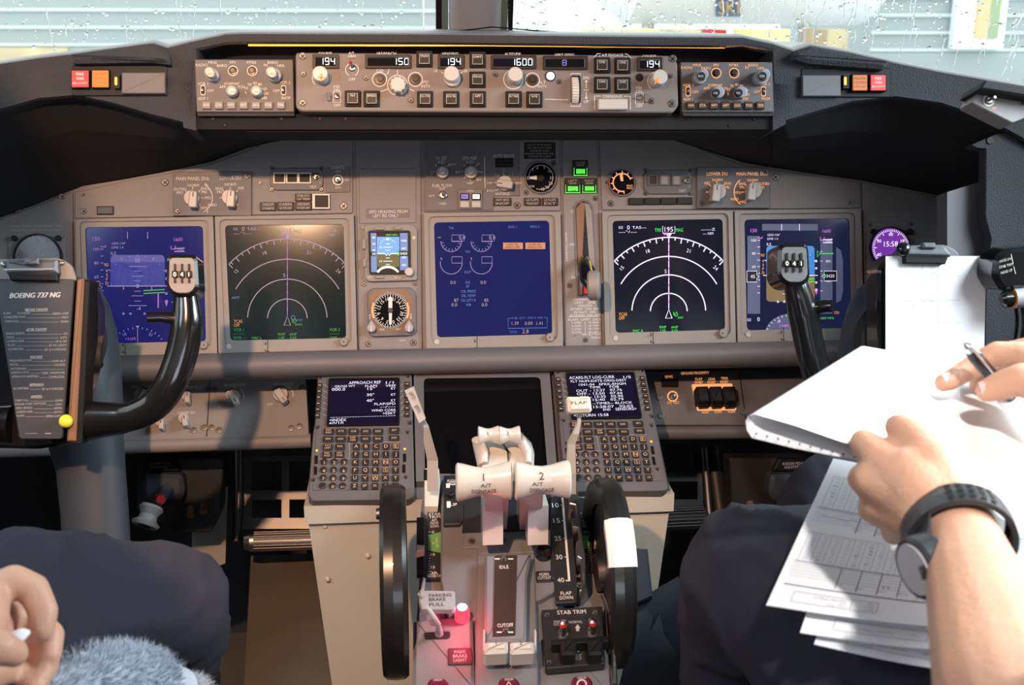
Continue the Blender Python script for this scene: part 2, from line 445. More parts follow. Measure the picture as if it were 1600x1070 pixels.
def toggle(F, name, x, y, r, n, parent, d=(0, 1), L=.014, k='steel', tip=None):
    o = MB(F); o.lathe(x, y, [(r, n), (r, n + .002), (r * .7, n + .003)], 'steel', 12)
    p = F.P(x, y, n + .002); q = p + F.N * L + F.U * d[0] * L * .5 + F.V * d[1] * L * .5; a = F.sc(x, y, n) * r
    o.axial(p, q, [(a * .32, 0), (a * .42, .7), (a * .5, .85), (a * .35, 1)], k, 12, ks=[k, k, tip or k, tip or k])
    return o.build(name, parent)
def seg7(mb, s, x, y, w, h, n, k):
    """Seven-segment digits, x = centre of the first digit, w = pitch px."""
    SG = {'0': 'abcdef', '1': 'bc', '2': 'abged', '3': 'abgcd', '4': 'fgbc', '5': 'afgcd', '6': 'afgedc', '7': 'abc', '8': 'abcdefg', '9': 'abcdfg'}
    for i, c in enumerate(s):
        cx = x + i * w; a = w * .31; b = h / 2; t = h * .13
        L = {'a': [(cx - a, y - b), (cx + a, y - b)], 'd': [(cx - a, y + b), (cx + a, y + b)], 'g': [(cx - a, y), (cx + a, y)], 'f': [(cx - a, y - b), (cx - a, y)], 'b': [(cx + a, y - b), (cx + a, y)], 'e': [(cx - a, y), (cx - a, y + b)], 'c': [(cx + a, y), (cx + a, y + b)]}
        for q in SG.get(c, ''): mb.line(L[q], t, n, k)

# ================================================================== main instrument panel
mip = thing('instrument_console', 'long grey instrument panel carrying all the display screens below the glareshield', 'instrument panel', F=MIP)
# top edge of the panel where it meets the dark underside of the glareshield
EDGE = [(-230, 420), (-120, 372), (0, 340), (60, 318), (120, 292), (200, 279), (260, 268), (330, 253), (385, 232), (430, 212), (475, 204), (620, 203), (780, 203), (930, 203), (1055, 204), (1100, 232), (1160, 254), (1260, 270), (1340, 281), (1420, 296), (1500, 312), (1560, 330), (1640, 352)]
b = MB(MIP); b.poly(EDGE + [(1640, 560), (-230, 560)], -.03, 0, 'panel'); b.build('backing_plate', mip)
def plate(name, pts, n1=.0035, k='panel', r=3, n0=0.0, label=None, bev=.0008):
    b = MB(MIP); b.poly(pts, n0, n1, k, r, bev); return b, (name, mip, label)
def done(t): b, (name, p, l) = t; return b.build(name, p, l)
n = .0035
# captain's upper strip
p = plate('upper_panel', [(117, 300), (205, 281), (262, 271), (330, 256), (388, 235), (432, 214), (474, 206), (551, 206), (551, 333), (117, 341)])
b = p[0]
for i, (x, y) in enumerate([(419, 322), (446, 322)]): pass
done(p)
p = plate('side_panel', [(-225, 418), (-118, 374), (0, 343), (60, 321), (113, 300), (116, 556), (-225, 566)]); b = p[0]
b.text('DO NOT EXTEND THE SPEEDBRAKE LEVER', 56, 353, 3.6, n + .0003, 'paint_dim', w=80); b.text('BEYOND THE FLIGHT DETENT IN FLIGHT', 56, 359.5, 3.6, n + .0003, 'paint_dim', w=78)
b.text('CHR', 32, 369, 4, n + .0003, 'paint_dim'); b.text('TIME/DATE', 77, 369, 4, n + .0003, 'paint_dim', w=22)
done(p)
p = plate('isfd_column_panel', [(555, 208), (657, 207), (660, 547), (561, 549)]); b = p[0]
b.poly([(561, 264), (650, 263), (650, 348), (562, 349)], n, n + .002, 'panel', 2, .0005)
b.poly([(572, 326), (640, 325), (640, 340), (572, 341)], n + .002, n + .0026, 'panel_dark', 3)
b.text('ISFD HEADING FROM', 607, 330.5, 5, n + .0032, 'paint', w=60); b.text('LEFT IRS ONLY', 603, 337, 5, n + .0032, 'paint', w=40)
b.text('FLT INOP', 629, 532, 3, n + .0004, 'paint', w=9)
done(p)
p = plate('engine_control_panel', [(661, 207), (875, 206), (876, 329), (662, 331)]); b = p[0]
b.poly([(664, 214), (811, 213), (812, 306), (772, 306), (771, 328), (664, 329)], n, n + .002, 'panel_dark', 1, .0005)
m = n + .0024
b.text('N1 SET', 690, 247, 5, m, 'paint', w=17); b.text('AUTO', 690, 253, 4, m, 'paint', w=12); b.text('BOTH', 707, 257, 3, m, 'paint'); b.text('2', 674, 270, 4, m, 'paint'); b.text('1', 681, 257, 4, m, 'paint')
b.text('SPD REF', 734, 247, 5, m, 'paint', w=22); b.text('AUTO', 734, 253, 4, m, 'paint', w=12); b.text('SET', 715, 269, 3.4, m, 'paint'); b.text('V1', 747, 256, 3.4, m, 'paint'); b.text('VR', 752, 269, 3.4, m, 'paint'); b.text('WT', 748, 281, 3.4, m, 'paint'); b.text('VREF', 734, 286, 3.4, m, 'paint')
b.text('FUEL FLOW', 691, 290, 5, m, 'paint', w=31); b.text('RESET', 691, 295, 3.2, m, 'paint', w=9); b.text('RATE', 675, 306, 3.4, m, 'paint', w=9); b.text('USED', 692, 318, 3.4, m, 'paint', w=11)
b.line([(757, 245), (758, 294)], 1.0, m, 'paint')
b.text('AUTO BRAKE', 787, 243.5, 5, m, 'paint', w=33); b.text('ANTISKID', 785, 303, 4.2, m, 'paint', w=23)
for t, x, y in (('1', 774, 273), ('2', 787, 266), ('3', 801, 272), ('MAX', 811, 286), ('OFF', 765, 286), ('RTO', 766, 298)): b.text(t, x, y, 3.6, m, 'paint')
b.line([(772, 297), (777, 297), (780, 293)], 1, m, 'paint')
for cx, cy, l in ((691, 268, (90, 135, 180, 45)), (735, 268, (0, 45, 90, 135, 180, 225, 270, 315)), (787, 285, (90, 130, 180, 50, 0))):
    for a in l: b.line([(cx + 11 * math.cos(R(a)), cy - 11 * math.sin(R(a))), (cx + 15 * math.cos(R(a)), cy - 15 * math.sin(R(a)))], 1, m, 'paint')
b.poly([(819, 222), (868, 222), (868, 248), (819, 248)], n, n + .001, 'black_matte', 0)
for i, t in enumerate(('USE OF HF IN FLIGHT', 'ON THE FLIGHT DECK', 'PROHIBITED WHEN', 'ENGINES OPERATING FOR', 'PURPOSE OF FLIGHT')): b.text(t, 843, 226.5 + i * 4.5, 2.6, n + .0013, 'paint_dim', w=(38, 38, 30, 44, 36)[i])
done(p)
p = plate('landing_gear_panel', [(878, 207), (932, 207), (941, 541), (884, 543)]); b = p[0]
m = n + .0004
for i, t in enumerate(('LANDING GEAR', 'LIMIT    (IAS)', 'OPERATING', '  EXTEND  270K-.82M', ' RETRACT  235K', 'EXTENDED  320K-.82M')):
    b.text(t, 914, 467.5 + i * 5.0, 3.4, m, 'paint', w=(37, 32, 22, 44, 34, 46)[i])
b.line([(888, 495), (938, 494)], .6, m, 'paint')
b.text('FLAPS  LIMIT  (IAS)', 913, 499, 3.6, m, 'paint', w=50)
for i, (t, u) in enumerate((('1-250K', '15-200K'), ('2-250K', '25-190K'), ('5-250K', '30-175K'), ('10-210K', '40-162K'))): b.text(t, 901, 504 + i * 5, 3.2, m, 'paint', w=15); b.text(u, 928, 503.5 + i * 5, 3.2, m, 'paint', w=17)
b.line([(914, 502), (914.5, 520)], .6, m, 'paint')
b.text('230K ALT FLAP', 923, 522, 3.4, m, 'paint', w=32); b.text('EXTEND', 931, 527.5, 3.4, m, 'paint', w=15)
b.text('UP', 895, 330, 3.8, m, 'paint'); b.text('OFF', 894, 382, 3.8, m, 'paint'); b.text('DN', 897, 434, 3.8, m, 'paint')
b.text('LANDING GEAR', 885, 385, 3, m, 'paint', w=44, rot=90)
# the slot the gear lever runs in
q = [(899, 325), (903, 318), (911, 314), (919, 317), (924, 325), (931, 460), (904, 462)]
b.ringpx([(896, 322), (901, 315), (911, 311), (921, 314), (927, 322), (934, 463), (901, 465)], q, n, n + .0012, 'panel_dark')
b.poly(q, n - .001, n + .0008, 'black_matte')
b.poly([(900, 326), (908, 316), (914, 317), (907, 461), (905, 461)], n, n + .0012, 'wood'); b.poly([(914, 317), (920, 319), (924, 328), (930, 420), (921, 410)], n, n + .0012, 'bezel')
b.poly([(884, 530), (909, 521), (910, 541), (885, 542)], n, n + .002, 'panel', 2)
done(p)
p = plate('upper_panel', [(936, 207), (1052, 207), (1096, 234), (1158, 257), (1258, 273), (1338, 284), (1344, 284), (1346, 325), (941, 328)]); done(p)
p = plate('side_panel', [(1348, 285), (1420, 299), (1500, 315), (1500, 530), (1352, 533)]); b = p[0]
b.text('DO NOT EXTEND THE SPEEDBRAKE LEVER', 1390, 336, 3.4, n + .0003, 'paint_dim', w=68); b.text('BEYOND THE FLIGHT DETENT IN FLIGHT', 1390, 341.5, 3.4, n + .0003, 'paint_dim', w=66)
b.text('CHR', 1370, 351, 3.6, n + .0003, 'paint_dim'); b.text('TIME/DATE', 1411, 350, 3.6, n + .0003, 'paint_dim', w=19)
done(p)
p = plate('end_panel', [(1504, 316), (1560, 334), (1640, 356), (1640, 560), (1506, 560)], k='panel'); done(p)
for x, y, r in ((131, 330, 5), (97, 307, 5), (28, 329, 4), (130, 304, 3), (537, 322, 6), (407, 286, 3), (258, 285, 6), (566, 266, 3.2), (643, 265, 3.2), (567, 345, 3.2), (644, 344, 3.2), (567, 356, 3), (645, 355, 3), (576, 537, 5), (646, 535, 5), (569, 444, 3.6), (649, 443, 3.6), (669, 323, 5.5), (707, 323, 5), (763, 321, 5), (808, 321, 5.5), (677, 223, 5), (798, 221, 4), (676, 206.5, 4), (865, 255, 4.5), (822, 301, 4), (857, 205, 4), (930, 310, 4), (948, 285, 3), (954, 318, 5), (1212, 277, 6), (1329, 316, 5), (989, 207, 4), (900, 529, 5.5), (915, 531, 4), (890, 446, 4), (870, 205, 3), (1360, 352, 3), (1424, 350, 3), (18, 370, 3), (99, 370, 3)):
    screw(MIP, 'screw', x, y, r, n, mip)

# ------------------------------------------------ DU selector panels
def selector(name, label, x0, y0, x1, y1, k, mirrored):
    t = thing(name, label, 'control panel', F=MIP, group=None)
    b = MB(MIP); b.poly([(x0, y0), (x1, y0), (x1, y1), (x0, y1)], n, n + .006, 'panel_dark', 1, .0006); m = n + .0064
    L = lambda x: x
    if not mirrored:
        X1, X2 = 301, 360; Y = 309
        b.text('MAIN PANEL DUs', 301, 279, 5.4, m, k, w=51); b.text('LOWER DU', 360, 278, 5.4, m, k, w=33)
        for t_, x, y in (('NORM', 302, 289.5), ('OUTBD', 281, 295.5), ('PFD', 281, 301), ('ENG', 320, 294.5), ('PRI', 319, 300), ('PFD', 325, 309), ('INBD', 332, 320), ('MFD', 320, 325), ('NORM', 360, 288), ('ENG', 343, 294.5), ('PRI', 343, 300), ('ND', 377, 293.5)): b.text(t_, x, y, 4.2, m, k)
        b.arc(306, 309, 26, -52, 58, 1.2, m, k, ry=24); b.line([(320, 286), (325, 290), (320, 290)], 1, m, k); b.line([(318, 331), (325, 328), (324, 333)], 1, m, k)
    else:
        X1, X2 = 1176, 1120; Y = 300
        b.text('MAIN PANEL DUs', 1175, 271.5, 5.2, m, k, w=48); b.text('LOWER DU', 1120.5, 271.5, 5.2, m, k, w=32)
        for t_, x, y in (('NORM', 1176, 281.5), ('OUTBD', 1193, 287), ('PFD', 1190, 292.5), ('ENG', 1160, 287), ('PRI', 1159.5, 292.5), ('PFD', 1154, 301), ('INBD', 1148, 311), ('MFD', 1161, 315.5), ('NORM', 1121, 281), ('ENG', 1137, 286.5), ('PRI', 1136.5, 292.5), ('ND', 1105, 286)): b.text(t_, x, y, 4.0, m, k)
        b.arc(1172, 300, 25, 128, 232, 1.3, m, k, ry=24)
    for X in (X1, X2):
        for a in (90, 45, 135, 0 if X == X1 and not mirrored else 180, -45 if not mirrored else 225):
            b.line([(X + 13 * math.cos(R(a)), Y - 13 * math.sin(R(a))), (X + 17 * math.cos(R(a)), Y - 17 * math.sin(R(a)))], 1, m, k)
    b.build('faceplate', t)
    rotary(MIP, 'selector_knob', X1, Y + (1 if not mirrored else -2), 12.5, n + .006, t, .022, ang=84)
    rotary(MIP, 'selector_knob', X2, Y, 12.5, n + .006, t, .022, ang=84)
    for x, y in ((x0 + 8, y1 - 7), (x1 - 7, y0 + 7)): screw(MIP, 'screw', x, y, 4.5, n + .006, t)
selector('display_selector_panel', "dark plate with two cream knobs marked MAIN PANEL DUs and LOWER DU in cream lettering", 270, 268, 393, 337, 'paint', False)
selector('display_selector_panel', "dark plate with two cream knobs whose LOWER DU and MAIN PANEL DUs lettering glows orange", 1089, 261, 1203, 325, 'backlit', True)

# ------------------------------------------------ autoflight status units
def asa(label, x0, y0, x1, y1, lights, fills, scol, kx, ky):
    t = thing('autoflight_status_unit', label, 'status unit', F=MIP)
    b = MB(MIP); c = 8
    b.poly([(x0 + c, y0), (x1 - c, y0), (x1, y0 + c), (x1, y1 - c), (x1 - c, y1), (x0 + c, y1), (x0, y1 - c), (x0, y0 + c)], n, n + .004, 'panel_dark', 2, .0008)
    b.text('TEST', x1 - 16, y1 - 5, 3.8, n + .0045, 'paint', w=11); b.text('1', x1 - 5, y0 + 7, 3.4, n + .0045, 'paint'); b.text('2', x1 - 5, y1 - 12, 3.4, n + .0045, 'paint')
    b.build('housing', t)
    for (a, e), f in zip(lights, fills):
        b = MB(MIP); yb = y0 + 7.5; yt = yb + 17
        b.ringpx([(a, yb), (e, yb), (e, yt), (a, yt)], [(a + 2, yb + 2), (e - 2, yb + 2), (e - 2, yt - 2), (a + 2, yt - 2)], n + .004, n + .007, scol)
        b.rect(a + 2, yb + 2, e - 2, yt - 2, n + .004, n + .005, f); b.build('annunciator_light', t)
    toggle(MIP, 'test_switch', kx, ky, 5.5, n + .004, t, (0, 0), .010, 'steel_dark')
    for x, y in ((x0 + 3, y0 + 1), (x1 - 3, y1 - 1), (x0 + 3, y1 - 1), (x1 - 3, y0 + 1)): screw(MIP, 'screw', x, y, 3.6, n + .001, t)
asa('dark rounded box with three pale framed unlit windows, left of the LIGHTS switch', 422, 262, 505, 297, ((427, 446), (447, 466), (466, 486)), ('black',) * 3, 'ivory', 494, 276)
asa('dark rounded box with three bluish square windows, right of the orange lit round gauge', 1006, 265, 1082, 303, ((1013, 1028), (1031, 1047), (1050, 1066)), ('print_dark', 'knob_grey', 'knob_grey'), 'panel_dark', 1074, 282)
# annunciator blocks
def annun(label, x0, y0, x1, y1, lines=(), k='button', tk='paint_dim', grp=None, top=None):
    t = thing('annunciator_light', label, 'annunciator light', F=MIP, group=grp)
    b = MB(MIP); b.rect(x0, y0, x1, y1, n, n + .004, k, 1, .0008); b.build('housing', t)
    b = MB(MIP); b.rect(x0 + 1.6, y0 + 1.6, x1 - 1.6, y1 - 1.6, n + .004, n + .0045, top or k)
    for i, s in enumerate(lines):
        yy = y0 + (y1 - y0) * (i + .5) / len(lines); b.text(s, (x0 + x1) / 2, yy, min(4, (y1 - y0) * .32), n + .0049, tk, w=(x1 - x0) * .72)
    b.build('lens', t)
annun('unlit brown legend light reading TAKEOFF CONFIG under the left status unit', 406, 316, 431.5, 329, ('TAKEOFF', 'CONFIG'))
annun('unlit brown legend light reading CABIN ALTITUDE', 433, 315.5, 459, 328.5, ('CABIN', 'ALTITUDE'))
annun('unlit brown legend light reading SPEED BRAKE DO NOT ARM', 461, 315.5, 487, 328, ('SPEED BRAKE', 'DO NOT ARM'))
annun('unlit brown legend light reading STAB OUT OF TRIM above another of its kind', 461, 302.5, 487, 314, ('STAB OUT', 'OF TRIM'))
t = thing('warning_light', 'black square lamp in bright gold frame beside the brown legend lights', 'warning light', F=MIP)
b = MB(MIP); b.ringpx([(488, 303), (515, 303), (515, 326), (488, 326)], [(492, 305), (513, 305), (513, 324), (492, 324)], n, n + .008, 'ivory'); b.build('lamp_frame', t)
b = MB(MIP); b.rect(492, 305, 513, 324, n, n + .0065, 'black'); b.build('lens', t)
annun('small amber brown legend light alone on left end of the panel', 151, 322, 177, 335, (), top='brownglass')
annun('dark red tinted ANTISKID light right of MFD keys', 771, 309, 799, 321, ('ANTI SKID', 'INOP'), 'brownglass', 'paint_dim')
annun('dark lamp window under the AUTO BRAKE title', 774, 247, 802, 261, ('AUTO BRAKE', 'DISARM'), 'black', 'brownglass')
annun('dark red tinted LE FLAPS light, under the black flap gauge, nearer the antiskid light', 819, 309, 845, 321, ('LE FLAPS', 'TRANSIT'), 'brownglass', 'paint_dim')
annun('dark red tinted LE FLAPS EXT light, under the black flap gauge, nearer the gear lever', 847, 309, 872, 321, ('LE FLAPS', 'EXT'), 'brownglass', 'paint_dim')
for i, lb in enumerate(('next to the orange lit gauge', 'second of four under the right status unit', 'third of four under the right status unit', 'next to the dark knob plate')):
    annun('unlit brown legend light, ' + lb, 982 + i * 25.3, 309 - i * .3, 1006 + i * 25.3, 320 - i * .3, ('', ''), grp='unlit legend lights under the right status unit')
# LIGHTS switch
t = thing('lights_switch_panel', 'small dark plate marked LIGHTS with one toggle ringed in cream', 'switch panel', F=MIP)
b = MB(MIP); b.poly([(509, 262), (547, 261), (547, 300), (509, 301)], n, n + .002, 'panel_dark', 1, .0004)
b.text('LIGHTS', 528, 261.5, 4.8, n + .003, 'paint', w=20); b.text('TEST', 528, 268, 3.4, n + .003, 'paint'); b.text('BRT', 543, 281, 3.2, n + .003, 'paint'); b.text('DIM', 528, 293, 3.4, n + .003, 'paint')
b.arc(528, 281, 7.5, 0, 360, 2.2, n + .003, 'ivory'); b.build('faceplate', t)
toggle(MIP, 'toggle_switch', 528, 281, 5.5, n + .002, t, (.2, -.4), .012, 'steel_dark')

# centre controls
def stepped(F, name, x, y, r, n, parent, h=.02, dx=0):
    o = MB(F); o.lathe(x, y, [(r, n), (r * .96, n + h * .5), (r * .9, n + h * .55)], 'knob', 22); o.lathe(x + dx * .5, y - r * .25, [(r * .66, n + h * .5), (r * .62, n + h), (r * .5, n + h * 1.06)], 'knob', 20)
    return o.build(name, parent)
stepped(MIP, 'set_knob', 691, 270, 10, n + .002, mip); stepped(MIP, 'set_knob', 735, 270, 10.5, n + .002, mip)
rotary(MIP, 'auto_brake_knob', 788, 287, 12, n + .002, mip, .02, ang=172, bar=True)
toggle(MIP, 'fuel_flow_switch', 692, 305, 6.5, n + .002, mip, (0.1, .1), .016, 'steel', 'chrome')
t = thing('display_key_unit', 'pinkish grey four key box marked MFD with two lit white ENG and SYS keys', 'key unit', F=MIP)
b = MB(MIP); b.poly([(715, 296), (754, 295), (754, 326), (716, 327)], n, n + .005, 'mcp', 2, .0008); b.text('MFD', 735, 298.2, 3, n + .0056, 'paint', w=10); b.build('housing', t)
for x, kk, s in ((719, 'lcd_violet', 'ENG'), (737, 'lcd', 'SYS')):
    b = MB(MIP); b.rect(x, 302, x + 14, 312, n + .005, n + .008, 'black', 1, .0006); b.rect(x + 1.5, 303.5, x + 12.5, 310.5, n + .008, n + .0083, kk); b.text(s, x + 7, 307, 4, n + .0088, 'print_dark', w=9); b.build('key', t)
    b = MB(MIP); b.rect(x, 314, x + 14, 324, n + .005, n + .0075, 'knob', 1, .0006); b.build('key', t)
# flap gauge
def gauge(name, label, cx, cy, r, face='glassdark'):
    t = thing(name, label, 'gauge', F=MIP)
    b = MB(MIP); seg = 40
    o = [Vector((math.cos(2 * math.pi * i / seg), math.sin(2 * math.pi * i / seg))) for i in range(seg)]
    c = MIP.uv(cx, cy, n + .006); a = MIP.sc(cx, cy, n + .006)
    b.ring2([c + v * r * a * 1.06 for v in o], [c + v * r * a * .97 for v in o], n, n + .006, 'panel_dark', n + .002); b.build('bezel', t)
    b = MB(MIP); b.lathe(cx, cy, [(r * .97, n + .001), (r * .97, n + .003)], face, 40); return t, b, n + .0036
t, b, m = gauge('flap_gauge', 'round black flap position gauge with white numerals and pointer', 845, 277, 24)
b.arc(845, 277, 19, -112, 182, 1.0, m, 'paint_dim')
for a, s in ((180, 'UP'), (135, '1'), (108, '2'), (72, '5'), (38, '10'), (0, '15'), (-28, '25'), (-56, '30'), (-82, '40')):
    b.text(s, 845 + 17.5 * math.cos(R(a)), 278 - 17.5 * math.sin(R(a)), 4.6, m, 'paint')
b.text('FLAPS', 831, 291, 3, m, 'paint', w=8); b.build('dial', t)
b = MB(MIP); b.flat([(828, 276), (839, 274), (839, 281), (828, 279)], m + .0008, 'paint'); b.lathe(845, 278, [(5, m), (5, m + .002)], 'black', 16); b.build('needle', t)
t, b, m = gauge('brake_pressure_gauge', 'round black brake pressure gauge with glowing orange arc scale', 972, 285, 20)
b.arc(972, 285, 14, 20, 285, 2.0, m, 'backlit')
for i in range(9):
    a = 25 + i * 32; b.line([(972 + 13 * math.cos(R(a)), 285 - 13 * math.sin(R(a))), (972 + 18 * math.cos(R(a)), 285 - 18 * math.sin(R(a)))], 1.6, m, 'backlit')
b.text('BRAKE', 984, 290, 3, m, 'backlit', w=9); b.text('PRESS', 984, 294, 3, m, 'backlit', w=9); b.build('dial', t)
b = MB(MIP); b.flat([(970, 283), (968, 272), (973, 272), (974, 283)], m + .0008, 'backlit'); b.build('needle', t)
# green gear lights
def gearlight(label, x0, y0, x1, ym, y1, s):
    t = thing('gear_light', label, 'gear light', F=MIP)
    b = MB(MIP); b.rect(x0 - 1, y0, x1 + 1, y1 + 1, n, n + .004, 'button', 1, .0006); b.text(s, (x0 + x1) / 2, y0 + 4, 2.8, n + .0045, 'paint_dim', w=14); b.text('GEAR', (x0 + x1) / 2, y0 + 8, 2.8, n + .0045, 'paint_dim', w=12); b.build('housing', t)
    b = MB(MIP); b.rect(x0, ym, x1, y1, n + .004, n + .005, 'black'); b.line([(x0, y1), (x1, y1)], 1.2, n + .0054, 'green_light')
    b.line([(x0 + 1, ym), (x0 + 1, y1)], .7, n + .0054, 'green_light'); b.line([(x1 - 1, ym), (x1 - 1, y1)], .7, n + .0054, 'green_light')
    b.rect(x0 + 4.5, ym + 2, x1 - 4, y1 - 2.6, n + .005, n + .0053, 'green_light')
    b.text(s, (x0 + x1) / 2, ym + 4.2, 3.2, n + .0058, 'black', w=10); b.text('GEAR', (x0 + x1) / 2, ym + 8.6, 3.2, n + .0058, 'black', w=11); b.build('lens', t)
gearlight('lit green NOSE GEAR light, topmost of the three green lights', 896, 250, 918, 262, 274, 'NOSE')
gearlight('lit green LEFT GEAR light, lower one nearer the black flap gauge', 883, 278, 907, 289, 301, 'LEFT')
gearlight('lit green RIGHT GEAR light, lower one nearer the orange lit gauge', 909.5, 278, 932, 289, 300.5, 'RIGHT')
# gear lever
t = thing('landing_gear_lever', 'black landing gear lever with a round wheel shaped bronze knob in its slot', 'lever', F=MIP)
b = MB(MIP); b.tube([MIP.P(914, 402, 0), MIP.P(914, 405, .02), MIP.P(912, 415, .045), MIP.P(917, 437, .062), MIP.P(922, 446, .068)], [.004, .006, .009, .010, .007], 'gloss_black', 12)
b.build('lever_arm', t)
b = MB(MIP); b.tube([MIP.P(915, 403, .008), MIP.P(921, 410, .03), MIP.P(924, 424, .052)], [.0022, .0022, .0018], 'yellow', 8); b.tube([MIP.P(908, 412, .05), MIP.P(911, 421, .058)], .0015, 'knob', 6); b.build('trigger', t, 'yellow trigger')
b = MB(MIP); p = MIP.P(925, 446, .072) - MIP.U * .006; b.axial(p, p + MIP.U * .017 + MIP.N * .004, [(.018, 0), (.0212, .15), (.0215, .8), (.018, 1)], 'bezel', 28); b.build('wheel_knob', t)
b = MB(MIP); b.rect(913, 447, 920, 459, n, .03, 'red_paint', 1, .001); b.build('lock_release', t, 'red tab')
b = MB(MIP); b.rect(905, 430, 911, 461, n, .02, 'steel_dark', 1, .001); b.build('slot_guard', t)

# ================================================================== display units
def du(label, out, inn, sk, draw, nf=.012, foot=None):
    t = thing('display_unit', label, 'display unit', F=MIP)
    b = MB(MIP)
    mid = [(x + (-9 if i in (0, 3) else 9), y + (-9 if i in (0, 1) else 8)) for i, (x, y) in enumerate(inn)]
    b.ringpx(out, mid, 0, nf, 'bezel', 1, 9, n_in=nf - .0035, kin='panel_dark')
    b.ringpx(mid, inn, nf - .0045, nf - .0035, 'bezel', 9, 7, n_in=nf - .007, kin='black')
    x, y = foot if foot else ((out[3][0] * .72 + out[2][0] * .28), out[3][1] - 14)
    b.line([(x, y - 12), (x + .6, y + 13)], 1.0, nf + .0002, 'black'); b.line([(x - 3, y - 6), (x - 3, y - 2)], 1.6, nf + .0002, 'black'); b.line([(x - 3, y + 5), (x - 3, y + 8)], 1.6, nf + .0002, 'black'); b.line([(x - 3, y + 8), (x + 3, y + 8)], 1, nf + .0002, 'black')
    bz = b.build('bezel', t)
    b = MB(MIP); b.poly(inn, 0, nf - .006, sk, 7)
    draw(b, nf - .0057); b.build('screen', t)
    b = MB(MIP); b.lathe(out[3][0] + 16, out[3][1] - 13, [(4.2, nf), (4, nf + .0012)], 'knob', 14); b.build('light_sensor', bz)
    b = MB(MIP); x, y = out[2][0] - 21, out[2][1] - 15; b.lathe(x, y, [(7, nf), (6.6, nf + .005), (5.5, nf + .006)], 'bezel', 18); b.lathe(x, y, [(1.2, nf + .006), (1.2, nf + .0066)], 'print_dark', 8); b.build('latch_knob', bz)
